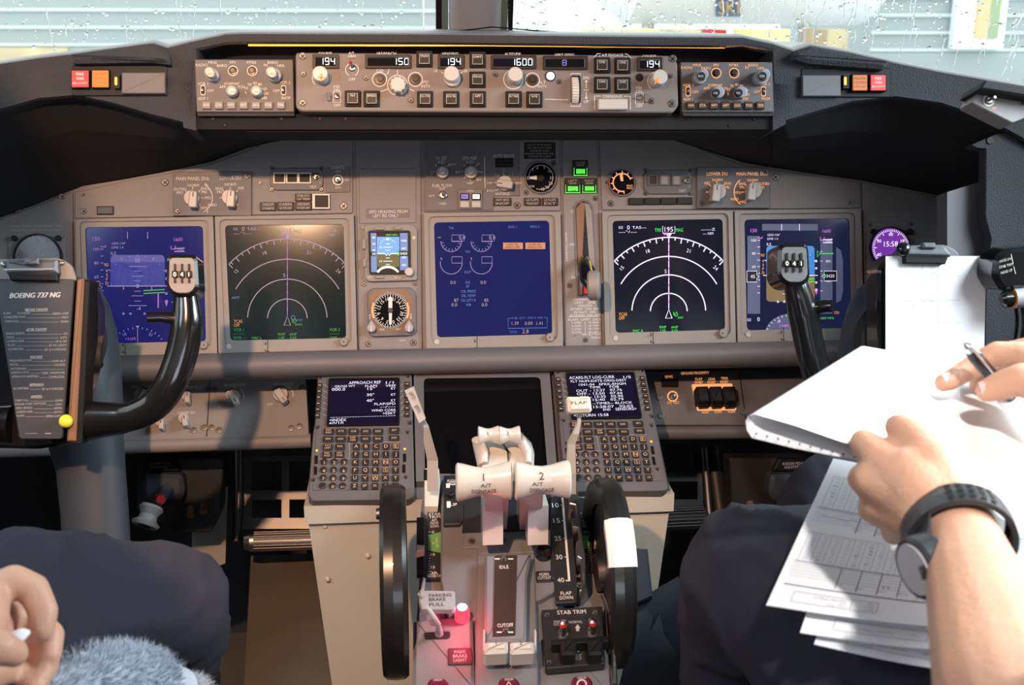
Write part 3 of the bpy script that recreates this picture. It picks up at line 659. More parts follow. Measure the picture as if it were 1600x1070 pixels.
def nd_draw(cx, cy, k, kg, kd, bright, sx, left):
    """Navigation display; (cx, cy) = own-ship, sx scales."""
    def f(b, m):
        W_, G, MG = ('s_white', 's_green', 's_mag') if bright else ('s_grey', 's_green_dim', 's_mag_dim')
        lw = 1.8 if bright else 1.3; r = 125 * sx; Ry = 1.0
        b.arc(cx, cy, r, 43, 137, lw, m, W_)
        for i, a in enumerate(range(45, 140, 5)):
            L = 8 if i % 2 else 4.5
            b.line([(cx + r * math.cos(R(a)), cy - r * math.sin(R(a))), (cx + (r - L) * math.cos(R(a)), cy - (r - L) * math.sin(R(a)))], lw, m, W_)
        for a in (43, 137):
            c_ = 1 if a > 90 else -1
            b.line([(cx + r * math.cos(R(a)), cy - r * math.sin(R(a))), (cx + r * math.cos(R(a)) + 6 * c_, cy - r * math.sin(R(a)) + 6)], lw, m, W_)
        for rr, e in ((93, 30), (62, 2), (31, 2)): b.arc(cx, cy, rr * sx, e, 180 - e, lw, m, W_)
        b.line([(cx, cy - 5), (cx, cy - r)], lw * .8, m, W_ if bright else 's_mag_dim')
        for i in range(9): b.line([(cx, cy - 14 - i * 13), (cx, cy - 17 - i * 13)], 1.6, m + .0001, MG)
        b.line([(cx - 5, cy + 10), (cx, cy - 4), (cx + 5, cy + 10)], lw, m, W_, True)
        b.flat([(cx - 5, cy - r - 6), (cx + 5, cy - r - 6), (cx, cy - r + 1)], m, W_); b.line([(cx - 8, cy - r - 5), (cx - 2, cy - r - 5)], 2.4, m, MG)
        ty = cy - r - 12.5
        b.text('195', cx, ty, 7.5, m, W_); b.text('TRK', cx - 16.5, ty + 1, 5.4, m, G, w=11); b.text('MAG', cx + 16.5, ty + 1, 5.4, m, G, w=11)
        b.line([(cx - 9.5, ty - 5), (cx - 9.5, ty + 6), (cx + 9.5, ty + 6), (cx + 9.5, ty - 5)], 1, m, W_)
        for s, a, ro in (('15', 137, 45), ('18', 109, 17), ('21', 72, -17), ('24', 43, -45)):
            b.text(s, cx + (r - 16) * math.cos(R(a)), cy - (r - 16) * math.sin(R(a)), 5.5, m, W_, rot=ro)
        b.text('5', cx - 5, cy - 68 * sx, 5.5, m, W_)
        x0 = cx - 84 * sx
        b.text('GS', x0 + 3, ty - 3, 4.2, m, W_); b.text('0', x0 + 15, ty - 3, 6.5, m, W_); b.text('TAS---', x0 + 32, ty - 3, 4.2, m, W_, w=22); b.text('---°/---', x0 + 14, ty + 4, 4, m, W_, w=28)
        b.text('------Z', cx + 66 * sx, ty, 4, m, W_, w=22); b.text('--- NM', cx + 66 * sx, ty + 6.5, 4, m, W_, w=16)
        ot = 's_orange' if bright else 's_orange_dim'
        b.text('TCAS', cx - 77 * sx, cy + 4, 5, m, ot, w=13); b.text('OFF', cx - 79 * sx, cy + 10, 5, m, ot, w=9)
        b.text('RNP', cx - 9, cy + 24, 4, m, G); b.text('1.00', cx - 9, cy + 29.5, 4, m, G); b.text('ANP', cx + 9, cy + 24, 4, m, G); b.text('0.03', cx + 9, cy + 29.5, 4, m, G)
        b.text('FMC L' if left else 'FMC R', cx - 48, cy + 30, 4, m, G)
        b.line([(cx + 7, cy), (cx + 10, cy + 4), (cx + 12, cy), (cx + 14, cy + 4), (cx + 11, cy + 7), (cx + 8, cy + 5)], 1.2, m, G, True); b.text('EPKK' if left else '06N', cx + 18, cy + 9, 3.4, m, G)
        if left:
            b.arc(cx + 9, cy - 2, 3, 0, 360, .9, m, 's_cyan_dim', seg=14); b.text('EPGM', cx + 18, cy + 2, 3, m, 's_cyan_dim'); b.text('ARPT', cx - 81 * sx, cy - 33, 3.6, m, 's_cyan_dim')
            for s, x in (('VOR 1', cx - 76 * sx), ('VOR 2', cx + 74 * sx)): b.text(s, x, cy + 17, 4.8, m, 's_green_dim', w=16); b.text('------', x, cy + 23, 3, m, 's_green_dim', w=15); b.text('DME ---', x + 2, cy + 29.5, 3.6, m, 's_green_dim', w=19)
    return f
def pfd_draw(x0, y0, wd, hd, bright):
    """Primary flight display: x0, y0 top-left of the glass, wd, hd its size; drawn on a 200 x 200 grid."""
    def f(b, m):
        X = lambda x: x0 + wd * x / 200.; Y = lambda y: y0 + hd * y / 200.; P = lambda *a: [(X(p[0]), Y(p[1])) for p in a]; s = wd / 200
        W_, G, MG, O_ = ('s_white', 's_green', 's_mag', 's_orange') if bright else ('s_line_dim', 's_green_dim', 's_mag_dim', 's_orange_dim')
        sky, ear, tape = ('s_sky', 's_earth', 's_tape') if bright else ('s_sky_dim', 'scr_blue', 'scr_blue')
        b.flat(P((42, 48), (134, 48), (134, 102), (42, 102)), m, sky, 8 * s); b.flat(P((42, 60), (134, 60), (134, 102), (42, 102)), m, sky)
        b.flat(P((42, 102), (134, 102), (134, 150), (42, 150)), m, ear, 8 * s); b.flat(P((42, 102), (134, 102), (134, 138), (42, 138)), m + .0001, ear); b.line(P((36, 102), (140, 102)), 1.3, m + .0002, W_)
        b.flat(P((34, 8), (140, 8), (140, 20), (34, 20)), m, tape)
        for x in (71, 105): b.line(P((x, 8), (x, 20)), 1, m + .0002, W_)
        b.flat(P((6, 30), (30, 30), (30, 172), (6, 172)), m, tape); b.flat(P((145, 35), (168, 35), (168, 172), (145, 172)), m, tape)
        b.flat(P((175, 50), (184, 56), (188, 75), (188, 130), (184, 148), (175, 152)), m, tape)
        q = m + .0003
        b.text('150', X(18), Y(20), 6 * s * 1.1, q, MG); b.text('1600', X(157), Y(21), 6 * s, q, MG, w=15 * s)
        for i, t_ in enumerate(('100', '80', '60')): b.text(t_, X(18), Y(38 + i * 24), 5.2 * s, q, W_)
        for i in range(9): b.line(P((25, 38 + i * 12), (30, 38 + i * 12)), .9, q, W_)
        for i in range(6): b.line(P((145, 58 + i * 18), (149, 58 + i * 18)), .9, q, W_)
        for i, y in enumerate((76, 112, 148)): b.text(('800', '400', '200')[i], X(160), Y(y), 4.6 * s, q, W_)
        b.flat(P((5, 94), (26, 94), (26, 114), (5, 114)), q, 'black'); b.line(P((5, 94), (24, 94), (24, 101), (28, 104), (24, 107), (24, 114), (5, 114)), 1, q + .0001, W_, True); b.text('45', X(16), Y(104), 6.5 * s, q + .0001, W_)
        b.flat(P((150, 94), (176, 94), (176, 112), (150, 112)), q, 'black'); b.line(P((152, 94), (176, 94), (176, 112), (152, 112), (152, 106), (148, 103), (152, 100)), 1, q + .0001, W_, True); b.text('0420', X(164), Y(103), 6 * s, q + .0001, W_, w=15 * s); b.flat(P((152, 100), (155, 100), (155, 106), (152, 106)), q + .0002, G)
        b.text('GDN /134°', X(56), Y(28), 4 * s, q, W_, w=24 * s); b.text('DME 1.4', X(54), Y(35), 4 * s, q, W_, w=20 * s); b.text('ILS', X(47), Y(45), 5.4 * s, q, W_)
        b.text('NO', X(35), Y(65), 5.4 * s, q, O_, w=7 * s)
        for i, t_ in enumerate('VSPD'): b.text(t_, X(36), Y(76 + i * 7), 5 * s, q, O_)
        b.line(P((25, 32), (26, 34), (34, 34), (34, 31)), 1.2, q, MG); b.line(P((145, 32), (145, 38), (152, 38), (152, 32)), 1.2, q, MG); b.line(P((150, 37), (168, 36)), 1.6, q, W_); b.line(P((150, 42), (168, 42)), 1.6, q, W_); b.text('1000', X(161), Y(39), 3.6 * s, q, W_, w=11 * s)
        b.line(P((145, 62), (170, 62)), 1.6, q, G); b.line(P((139, 57), (145, 62), (139, 68)), 1.3, q, G, True)
        b.line(P((46, 102), (64, 102), (64, 108)), 1.6, q, W_); b.line(P((112, 108), (112, 102), (130, 102)), 1.6, q, W_); b.arc(X(88), Y(102), 2.4 * s, 0, 360, 1.1, q, W_, seg=12)
        for i, (hw, dy) in enumerate(((22, -34), (8, -26), (14, -17), (8, -9), (8, 9), (14, 17), (8, 26), (22, 34))): b.line(P((88 - hw * .7, 102 + dy), (88 + hw * .7, 102 + dy)), .8, q, W_)
        b.line(P((84, 55), (88, 48), (92, 55)), 1.1, q, W_, True); b.line(P((84, 57), (92, 57), (92, 60), (84, 60)), .9, q, W_, True)
        for a in (30, 45, 60, 75, 105, 120, 135, 150): b.line([(X(88 + 52 * math.cos(R(a))), Y(102 - 52 * math.sin(R(a)))), (X(88 + (57 if a in (30, 60, 120, 150) else 54) * math.cos(R(a))), Y(102 - (57 if a in (30, 60, 120, 150) else 54) * math.sin(R(a))))], 1, q, W_)
        b.line(P((98, 110), (134, 108)), 1.8, q, G); b.line(P((98, 115), (134, 113)), 1.8, q, G); b.line(P((123, 115), (123, 140)), 1.8, q, MG)
        for dx in (-24, -12, 12, 24): b.arc(X(88 + dx), Y(150), 1.5 * s, 0, 360, 1, q, W_, seg=10)
        for dy in (-26, -13, 13, 26): b.arc(X(137), Y(102 + dy), 1.5 * s, 0, 360, 1.2, q, W_, seg=10)
        b.flat(P((134, 128), (140, 128), (137, 138)), q, MG); b.text('-4', X(90), Y(141), 6 * s, q, W_)
        b.text('GS', X(9), Y(183), 5 * s, q, W_); b.text('0', X(27), Y(182), 7.5 * s, q, W_); b.text('194M', X(76), Y(194), 5 * s, q, MG, w=16 * s); b.text('STD', X(176), Y(170), 5 * s, q, O_, w=9 * s); b.text('1009 HPA', X(158), Y(180), 4.2 * s, q, G, w=26 * s)
        r = 50; A = [(X(88 + r * math.cos(R(a))), Y(213 - r * .82 * math.sin(R(a)))) for a in range(12, 170, 8)]
        b.flat(A, m + .0001, tape)
        for a in range(20, 165, 10): b.line([(X(88 + 49 * math.cos(R(a))), Y(213 - 40 * math.sin(R(a)))), (X(88 + 45 * math.cos(R(a))), Y(213 - 36.5 * math.sin(R(a)))) ], .9, q, W_)
        b.text('18', X(66), Y(186), 5 * s, q, W_, rot=30); b.text('21', X(110), Y(186), 5 * s, q, W_, rot=-30); b.line(P((88, 172), (88, 199)), .8, q, W_); b.flat(P((85, 171), (91, 171), (88, 176)), q, W_)
    return f
def eicas(b, m):
    W_ = 's_line_dim'
    for cx in (705, 752):
        b.arc(cx, 377, 16, 180, 372, 1, m, W_, seg=24); b.line([(cx + 1, 377), (cx + 18, 377)], 1.4, m, W_)
        for i in range(8):
            a = 190 + i * 22; b.line([(cx + 15 * math.cos(R(a)), 377 - 15 * math.sin(R(a))), (cx + 11.5 * math.cos(R(a)), 377 - 11.5 * math.sin(R(a)))], .8, m, W_)
        b.line([(cx + 1, 377), (cx + 1, 367), (cx + 20, 367), (cx + 20, 377)], .8, m, W_); b.text('0.0', cx + 17, 371, 6, m, 's_grey')
        b.arc(cx, 411, 17, 170, 372, 1, m, W_, seg=24); b.line([(cx + 1, 401), (cx + 17, 401), (cx + 17, 411), (cx + 1, 411)], 1, m, W_, True); b.line([(cx - 16, 402), (cx - 15, 406)], 1.4, m, 's_mag_dim')
        b.text('0.0', cx + 3, 441, 5, m, 's_grey'); b.text('0.0', cx + 5, 476, 5.2, m, 's_grey'); b.text('87' if cx < 730 else '85', cx + 8, 469, 5, m, 's_grey')
    for s, y in (('N1', 393), ('EGT', 425), ('N2', 441), ('FF', 447.5)): b.text(s, 731, y, 4, m, 's_cyan_dim')
    b.text('OIL PRESS', 732, 455, 4, m, 's_cyan_dim', w=23); b.text('OIL TEMP', 732, 462, 4, m, 's_cyan_dim', w=22); b.text('OIL QTY %', 732, 469, 4, m, 's_cyan_dim', w=23); b.text('VIB', 732, 476, 4, m, 's_cyan_dim')
    b.text('ENG 1', 801, 354.5, 3.6, m, 's_cyan_dim'); b.text('ENG 2', 836, 354, 3.6, m, 's_cyan_dim'); b.text('TAI', 705, 356, 3.6, m, 's_cyan_dim'); b.line([(684, 371), (689, 371)], 1.5, m, 's_green_dim')
    for x in (786, 821): b.box2(x, 379, x + 31, 389, m, 's_orange_dim'); b.text('LOW OIL', x + 15, 381.8, 3, m + .0002, 'black', w=19); b.text('PRESSURE', x + 15, 386, 3, m + .0002, 'black', w=22)
    b.line([(799, 497), (794, 497), (794, 513), (855, 512), (855, 496), (850, 496)], .9, m, 's_cyan_dim'); b.text('FUEL QTY - KGS X 1000', 824, 496.5, 3, m, 's_cyan_dim', w=48)
    for s, x in (('1.39', 805), ('0.00', 826), ('1.41', 843)): b.text(s, x, 505, 5, m, 's_grey')
    b.text('TOTAL', 802, 518.5, 3.4, m, 's_cyan_dim', w=12); b.text('2.8', 821, 517.5, 6, m, 's_grey')
def lo(x0, y0, x1, y1): return [(x0, y0), (x1, y0), (x1, y1), (x0, y1)]
du('flight display with washed blue screen beside the checklist on the left yoke', [(118, 344), (333, 338), (339.5, 554), (121, 560)], [(133, 355), (317, 353), (322, 533), (140, 537)], 'scr_blue', pfd_draw(134, 355, 184, 180, False), foot=(195, 543))
du('navigation display with dim greenish black screen and faint range arcs', [(336, 338), (552.5, 335), (558, 549), (341.5, 554)], [(351.5, 352), (537, 350), (541, 528), (360, 532)], 'scr_nd', nd_draw(449, 498, 0, 0, 0, False, 1.0, True), foot=(418, 541))
du('engine display with deep blue screen and two small orange boxes in panel centre', [(662.5, 333), (875.5, 332), (880, 542), (666.5, 547)], [(678, 347.5), (858, 344.5), (863, 522), (683, 527)], 'scr_eicas', eicas, foot=(745, 537))
du('navigation display with black screen and crisp white range arcs', [(941, 331), (1145, 329), (1150, 535.5), (946, 541)], [(957, 345), (1129, 342), (1133, 515), (962, 520)], 'scr_dark', nd_draw(1045, 487, 0, 0, 0, True, .93, False), foot=(1020, 527))
du('flight display with bright blue and brown horizon behind the right yoke grip', [(1148, 329), (1345, 326), (1350, 530), (1153, 535.5)], [(1163, 343), (1327, 341), (1330, 512), (1167, 516)], 'scr_pfd', pfd_draw(1163, 343, 164, 171, True), foot=(1224, 523))

# standby flight display
t = thing('standby_display', 'small bright standby flight display with blue sky and olive ground', 'display unit', F=MIP)
m = n + .006
b = MB(MIP); b.poly([(569, 351), (644, 350), (652, 358), (652, 438), (576, 440), (570, 434)], n, m, 'bezel', 4, .001)
b.ringpx([(575, 360), (641, 360), (642, 428), (577, 429)], [(578, 363), (638, 363), (639, 425), (579, 426)], m, m + .003, 'black', 4, 3, n_in=m)
b.text('ATT', 579, 433, 3, m + .0004, 'paint'); b.text('BARO', 622, 433, 3, m + .0004, 'paint', w=11); b.build('housing', t)
b = MB(MIP); b.poly([(578, 363), (638, 363), (639, 425), (579, 426)], m - .001, m + .001, 'black', 3); q = m + .0013
b.flat([(589, 370), (624, 370), (624, 397), (589, 397)], q, 'i_sky'); b.flat([(589, 397), (624, 397), (624, 417), (589, 417)], q, 'i_earth')
b.flat([(579, 364), (588, 364), (589, 425), (580, 425)], q, 'i_tape'); b.flat([(625, 364), (637, 364), (638, 422), (625, 422)], q, 'i_tape')
b.text('1009 HPA', 612, 367, 3.4, q + .0002, 's_green', w=19)
z = q + .0003
for i, (hw, dy) in enumerate(((7, -11), (3, -16), (3, -6), (3, 6), (7, 11), (3, 16))): b.line([(606 - hw, 397 + dy), (606 + hw, 397 + dy)], .8, z, 'lcd')
b.text('10', 595, 386, 3, z, 'lcd'); b.text('10', 595, 408, 3, z, 'lcd'); b.line([(590, 396), (601, 396), (604, 399), (606, 396), (608, 399), (611, 396), (623, 396)], 1.1, z, 'lcd')
for s, y in (('80', 371), ('60', 381), ('40', 391)): b.text(s, 584, y, 3.2, z, 'lcd')
for s, y in (('1000', 376), ('800', 388), ('600', 402), ('400', 414)): b.text(s, 631, y, 3.2, z, 'lcd')
b.flat([(579, 393), (587, 393), (587, 400), (579, 400)], z, 'black'); b.text('30', 584, 396.5, 4, z + .0002, 'lcd'); b.flat([(621, 392), (638, 392), (638, 400), (621, 400)], z, 'black'); b.text('0420', 631, 396, 4, z + .0002, 'lcd', w=11); b.box2(621, 393, 624, 399, z + .0002, 's_green')
b.arc(606, 430, 17, 20, 160, 3.5, z, 'lcd', seg=20, ry=13); b.flat([(603, 372), (609, 372), (606, 376)], z, 'lcd')
for a in range(40, 150, 15): b.line([(606 + 14 * math.cos(R(a)), 388 - 16 * math.sin(R(a))), (606 + 12.5 * math.cos(R(a)), 388 - 14 * math.sin(R(a)))], .8, z, 'lcd')
b.build('screen', t)
for x0, y0, x1, y1 in ((585, 354, 600, 359), (615, 354, 628, 358.5), (566, 373, 571.5, 389), (567, 404, 572, 417), (587, 430, 600, 435)):
    b = MB(MIP); b.rect(x0, y0, x1, y1, m - .002, m + .003, 'bezel', 1, .0006); b.build('button', t)
b = MB(MIP); b.lathe(639, 425, [(7, m), (7, m + .009), (6, m + .011)], 'knob', 22); b.build('baro_knob', t)
b = MB(MIP); b.rect(644, 369, 649, 374, m, m + .001, 'knob'); b.build('light_sensor', t)
# radio magnetic indicator
t = thing('radio_compass', 'octagonal radio compass with white numerals and tan surround below the standby display', 'gauge', F=MIP)
b = MB(MIP); b.poly([(574, 458), (582, 450), (642, 449), (650, 457), (651, 518), (644, 524), (582, 526), (575, 520)], n, m, 'panel_dark', 3, .001)
b.poly([(577, 463), (588, 453), (632, 452), (643, 461), (644, 508), (634, 517), (590, 519), (580, 510)], m, m + .0006, 'wood', 3); b.text('ADF', 597, 514.5, 3, m + .001, 'paint'); b.text('ADF', 622, 514, 3, m + .001, 'paint')
b.text('VOR', 578, 495, 3, m + .001, 'paint', rot=90); b.text('VOR', 642, 494, 3, m + .001, 'paint', rot=-90); b.build('housing', t)
b = MB(MIP); b.lathe(610, 485, [(29, m), (29, m + .002)], 'glassdark', 40); z = m + .0024
b.arc(610, 485, 28.5, 155, 205, 3, z, 'orange_paint', seg=12); b.arc(610, 485, 28.5, -25, 25, 3, z, 'orange_paint', seg=12)
for i in range(72):
    a = i * 5; L = 7 if i % 2 == 0 else 4; b.line([(610 + 29 * math.cos(R(a)), 485 - 29 * math.sin(R(a))), (610 + (29 - L) * math.cos(R(a)), 485 - (29 - L) * math.sin(R(a)))], .9, z + .0001, 'paint')
for i, s in enumerate(('18', '21', '24', '27', '30', '33', '0', '3', '6', '9', '12', '15')):
    a = 90 + 18 - i * 30 - 3; b.text(s, 610 + 18.5 * math.cos(R(a)), 485 - 18.5 * math.sin(R(a)), 5.2, z, 'paint', rot=a - 90)
b.build('dial', t)
b = MB(MIP); b.flat([(607, 481), (607, 469), (605, 469), (610, 462), (615, 469), (613, 469), (613, 481)], z + .001, 'paint'); b.flat([(607.5, 489), (612.5, 489), (612, 507), (608, 507)], z + .001, 'paint'); b.lathe(610, 485, [(4, z), (4, z + .002)], 'print_dark', 14); b.build('needle', t)
for x in (580, 639):
    b = MB(MIP); c = MIP.uv(x, 512, m + .012); a = MIP.sc(x, 512, m)
    pts = [c + Vector((math.cos(R(k)) * 7 * a, math.sin(R(k)) * 7 * a)) for k in range(140, 401, 20)] + [c + Vector((0, 13 * a))]
    b.prism2(pts, m, m + .012, 'knob_grey', .001); b.line([(x, 518), (x, 508)], 1.4, m + .0124, 'paint'); b.build('selector_knob', t)
# clocks
def clock(label, cx, cy, r, face, tk, lit):
    t = thing('panel_clock', label, 'clock', F=MIP); seg = 44
    o = [Vector((math.cos(2 * math.pi * i / seg), math.sin(2 * math.pi * i / seg))) for i in range(seg)]; c = MIP.uv(cx, cy, n + .006); a = MIP.sc(cx, cy, n + .006)
    b = MB(MIP); b.rect(cx - r * 1.25, cy - r * .95, cx + r * 1.25, cy + r * 1.2, n, n + .0015, 'panel', 6, .0004); b.ring2([c + v * r * a * 1.07 for v in o], [c + v * r * a for v in o], n, n + .006, 'black', n + .001)
    b.build('housing', t)
    b = MB(MIP); b.lathe(cx, cy, [(r, n + .001), (r, n + .003)], face, 44); z = n + .0034
    for i in range(60):
        a_ = i * 6; L = 7 if i % 5 == 0 else 3.5; b.line([(cx + r * .96 * math.cos(R(a_)), cy - r * .96 * math.sin(R(a_))), (cx + (r * .96 - L) * math.cos(R(a_)), cy - (r * .96 - L) * math.sin(R(a_)))], .9, z, tk)
    for s, a_ in (('60', 90), ('10', 30), ('20', -30), ('30', -90), ('40', 210), ('50', 150)): b.text(s, cx + r * .70 * math.cos(R(a_)), cy - r * .70 * math.sin(R(a_)), 5, z, tk)
    b.text('15:58', cx, cy - 6, 8, z, tk, w=r * .72); b.build('dial', t)
    for x in (cx - r * .95, cx + r * .95):
        b = MB(MIP); b.lathe(x, cy - r * .82, [(4.5, n), (4.5, n + .006), (3.5, n + .007)], 'black', 16); b.build('push_button', t)
clock('unlit dark panel clock reading 15:58 behind the checklist clip', 58, 402, 36, 'glassdark', 'paint_dim', False)
clock('purple lit panel clock reading 15:58 behind the paper on the right yoke', 1392, 387, 30, 'clock_purple', 'white_light', True)
# ================================================================== glareshield
gs = thing('glareshield', 'black padded glareshield spanning the cockpit under the windscreen', 'glareshield', F=GF)
# columns: x px, top edge y, (nothing) lower lip y on the glareshield front plane
TOPL = [(-260, 150), (-120, 122), (0, 97), (60, 88), (120, 81), (180, 73), (240, 65), (262, 72), (299, 62.5), (302, 62), (352, 51), (378, 50), (520, 50.5), (680, 51), (850, 53), (1000, 55), (1160, 56), (1208, 66), (1211, 67), (1240, 77), (1266, 69), (1330, 80), (1400, 96), (1470, 110), (1540, 122), (1640, 141)]
LIPL = [(-260, 262), (-120, 215), (0, 172), (60, 155), (120, 150), (180, 163), (240, 181), (262, 186), (299, 196), (302, 201), (352, 201), (378, 201), (520, 201), (680, 201), (850, 201), (1000, 201), (1160, 201), (1208, 201), (1211, 195), (1240, 186), (1266, 178), (1330, 160), (1400, 152), (1470, 162), (1540, 185), (1640, 240)]
def edge_y(L, x):
    for (a, b_), (c, d) in zip(L, L[1:]):
        if a <= x <= c: return b_ + (d - b_) * (x - a) / (c - a)
    return L[0][1] if x < L[0][0] else L[-1][1]
rows = []
for (x, yt), (_, yl) in zip(TOPL, LIPL):
    A = GF.P(x, yt, 0)
    brow = .020 if (100 <= x <= 240 or 1266 <= x <= 1400) else (.006 if 300 <= x <= 1209 else .0)
    Bc = GF.P(x, yl, 0)
    dy = .58 - abs(A.x) * .28; fz = CY(x, yt - 6, A.y + dy).z - A.z; far = A + Vector((0, dy, fz)); mid = A + Vector((0, .10, fz * .17 + .002))
    yi = edge_y(EDGE, min(1639, max(-229, 775 + (x - 775) * .985)))
    E_ = MIP.P(775 + (x - 775) * .985, yi - 2, .006)
    cav = 300 <= x <= 1209
    lip = (yt + 17) if cav else yl
    Lp = GF.P(x, lip, 0)
    rows.append([far, mid, A + Vector((0, .012, .002)), A + GF.N * (-.001) , GF.P(x, yt + 3, .003), GF.P(x, yt + (lip - yt) * .5, .003), GF.P(x, lip - 2, .002), Lp + GF.N * -.006,
                 (GF.P(x, yt + 19, -.03) if cav else Bc + GF.N * -.012), (GF.P(x, yt + 26, -.055) if cav else Bc + GF.N * -.03), (GF.P(x, 195, -.075) if cav else Bc + (E_ - Bc) * .35),
                 Bc + (E_ - Bc) * .55 if not cav else GF.P(x, 200, -.075), E_ + GF.N * .004, E_ - GF.N * .02])
b = MB(GF)
cols = [list(c) for c in zip(*rows)]
nk = len(cols) - 1
b.grid(cols, 'shield', True, ks=['shield_top_lit'] * 4 + ['shield'] * 3 + ['shield_under'] * (nk - 7))
b.build('padded_shroud', gs)
# end walls that close the middle tray left and right
b = MB(GF)
b.poly([(286, 76), (306, 70), (306, 204), (286, 199)], -.075, .002, 'shield', 2); b.build('tray_wall', gs); b = MB(GF); b.poly([(1208, 74), (1228, 84), (1228, 194), (1208, 204)], -.075, .002, 'shield', 2)
b.build('tray_wall', gs)
# underside tray below the mode control panel
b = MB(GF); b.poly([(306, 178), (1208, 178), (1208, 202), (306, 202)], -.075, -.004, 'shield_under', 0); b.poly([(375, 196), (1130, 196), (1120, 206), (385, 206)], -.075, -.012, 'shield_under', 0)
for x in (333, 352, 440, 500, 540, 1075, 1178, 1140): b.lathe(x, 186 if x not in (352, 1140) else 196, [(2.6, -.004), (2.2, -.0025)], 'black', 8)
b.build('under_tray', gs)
# warm light strip tucked under the lip
b = MB(GF); a0 = GF.P(388, 70.5, -.022); a1 = GF.P(1132, 74, -.022); b.tube([a0, GF.P(760, 70.5, -.022), a1], .0013, 'strip', 8)
b.build('flood_strip', gs, 'thin glowing orange strip')
for i, x in enumerate((480, 760, 1040)):
    light('strip_light', 'AREA', GF.P(x, 74, -.020), .10, (1.0, .45, .16), GF.P(x, 165, .06), shape='RECTANGLE', size=.26, size_y=.006)
# a white sheet left on the deck in front of the post
b = MB(); Z = lambda x, y: CY(x, y, -.02); rws = []
for k in range(5):
    rws.append([CY(x, y - 1 + k * .4, -.02 + k * .02) + Vector((0, 0, 0)) for x, y in ((690, 51), (715, 48), (742, 45.5), (768, 42), (800, 44.5), (840, 48), (880, 51))])
b.grid(rws, 'paper', True); b.grid([[p - Vector((0, 0, .0005)) for p in r_][::-1] for r_ in rws], 'paper', True); b.build('paper_sheet', label='curled white sheet lying on the glareshield in front of the centre post', cat='paper')
# brows overhanging the lamp recesses
for nm, pts, x0, x1 in (('brow_pad', [(104, 84), (236, 66), (262, 80), (266, 100), (236, 96), (112, 98)], 0, 0), ('brow_pad', [(1268, 70), (1392, 94), (1384, 108), (1372, 106), (1266, 98), (1240, 90), (1243, 80)], 0, 0)):
    b = MB(GF); b.poly(pts, -.01, .022, 'shield', 5, .005); b.build(nm, gs)
# recesses
for x0, y0, x1, y1 in ((112, 102, 262, 150), (1252, 106, 1392, 152)):
    b = MB(GF); b.rect(x0, y0, x1, y1, -.01, .0045, 'black', 3, .001); b.build('lamp_recess', gs)

def warn_light(nm, label, x0, y0, x1, y1, k, lines, tk):
    t = thing(nm, label, 'warning light', F=GF)
    b = MB(GF); b.rect(x0 - 1.5, y0 - 1.5, x1 + 1.5, y1 + 1.5, .004, .012, 'black', 1, .0008); b.build('housing', t)
    b = MB(GF); b.rect(x0, y0, x1, y1, .012, .014, k, 1, .0004)
    h = (y1 - y0)
    for i, s in enumerate(lines): b.text(s, (x0 + x1) / 2, y0 + h * (.22 + i * .27), h * (.17 if i < 2 else .11), .0144, tk, w=(x1 - x0) * (.86 if len(s) > 4 else .46))
    b.build('lens', t)
warn_light('fire_warning_light', 'red FIRE WARN light at the left end of the glareshield', 112, 110, 138, 136, 'fire_lamp', ('FIRE', 'WARN', 'BELL CUTOUT'), 'lamp_text')
warn_light('master_caution_light', 'bright orange MASTER CAUTION light beside the left FIRE WARN light', 144, 110, 169, 136, 'caution_lamp', ('MASTER', 'CAUTION', 'PUSH TO RESET'), 'wood')
emi('caution_dim', (1.0, 0.26, 0.04), .42)
warn_light('master_caution_light', 'dimmer orange MASTER CAUTION light beside the right FIRE WARN light', 1333, 117, 1355, 141, 'caution_dim', ('MASTER', 'CAUTION', 'PUSH TO RESET'), 'wood')
warn_light('fire_warning_light', 'magenta red FIRE WARN light at the right end of the glareshield', 1361, 117, 1384, 141, 'fire_lamp', ('FIRE', 'WARN', 'BELL CUTOUT'), 'lamp_text')
for lab, x0, y0, x1, y1, lx in (('blank brownish cover plate with amber lamp at its left, left of the left course display', 190, 113, 258, 146, 182), ('blank grey cover plate with amber lamp at its right, right of the right instrument controls', 1254, 117, 1314, 150, 1322)):
    t = thing('annunciator_cover', lab, 'cover plate', F=GF)
    b = MB(GF); b.rect(x0, y0, x1, y1, .004, .011, 'panel_dark', 1, .001); b.build('cover', t)
    b = MB(GF); b.rect(lx - 4, 116, lx + 5, 138, .004, .012, 'black', 1); b.rect(lx - 3, 120, lx + 1, 133, .012, .013, 'orange_lamp', 2); b.build('side_lamp', t)
for i, (x, y) in enumerate(((133, 145), (164, 145), (1330, 145), (1358, 145))):
    pass

# ================================================================== mode control panel
mcp = thing('mode_control_panel', 'wide brown grey autopilot panel with lit COURSE, HEADING and ALTITUDE displays, middle of glareshield', 'control panel', F=GF)
m = .020
b = MB(GF); b.poly([(462, 82), (1048, 87), (1058, 97), (1060, 165), (1052, 176), (470, 174), (462, 168)], -.05, m, 'mcp', 5, .0015)
z = m + .0004; W_ = 'paint'
for s, x, y, w in (('COURSE', 508, 80 + 3.5, 21), ('IAS/MACH', 604, 83.5, 30), ('HEADING', 703.5, 84, 25), ('ALTITUDE', 801, 84.5, 25), ('VERT SPEED', 882, 86, 31), ('A/P ENGAGE', 957, 86, 34), ('COURSE', 1014.5, 88, 21)): b.text(s, x, y, 4.3, z, W_, w=w)
b.text('A/T', 549, 83, 4, z, W_, w=9); b.text('ARM', 549.5, 88, 4, z, W_, w=12); b.text('OFF', 550, 124, 4.4, z, W_, w=10)
b.arc(550, 109, 10, 120, 240, 1, z, W_, seg=14); b.arc(550, 109, 10, -60, 60, 1, z, W_, seg=14)
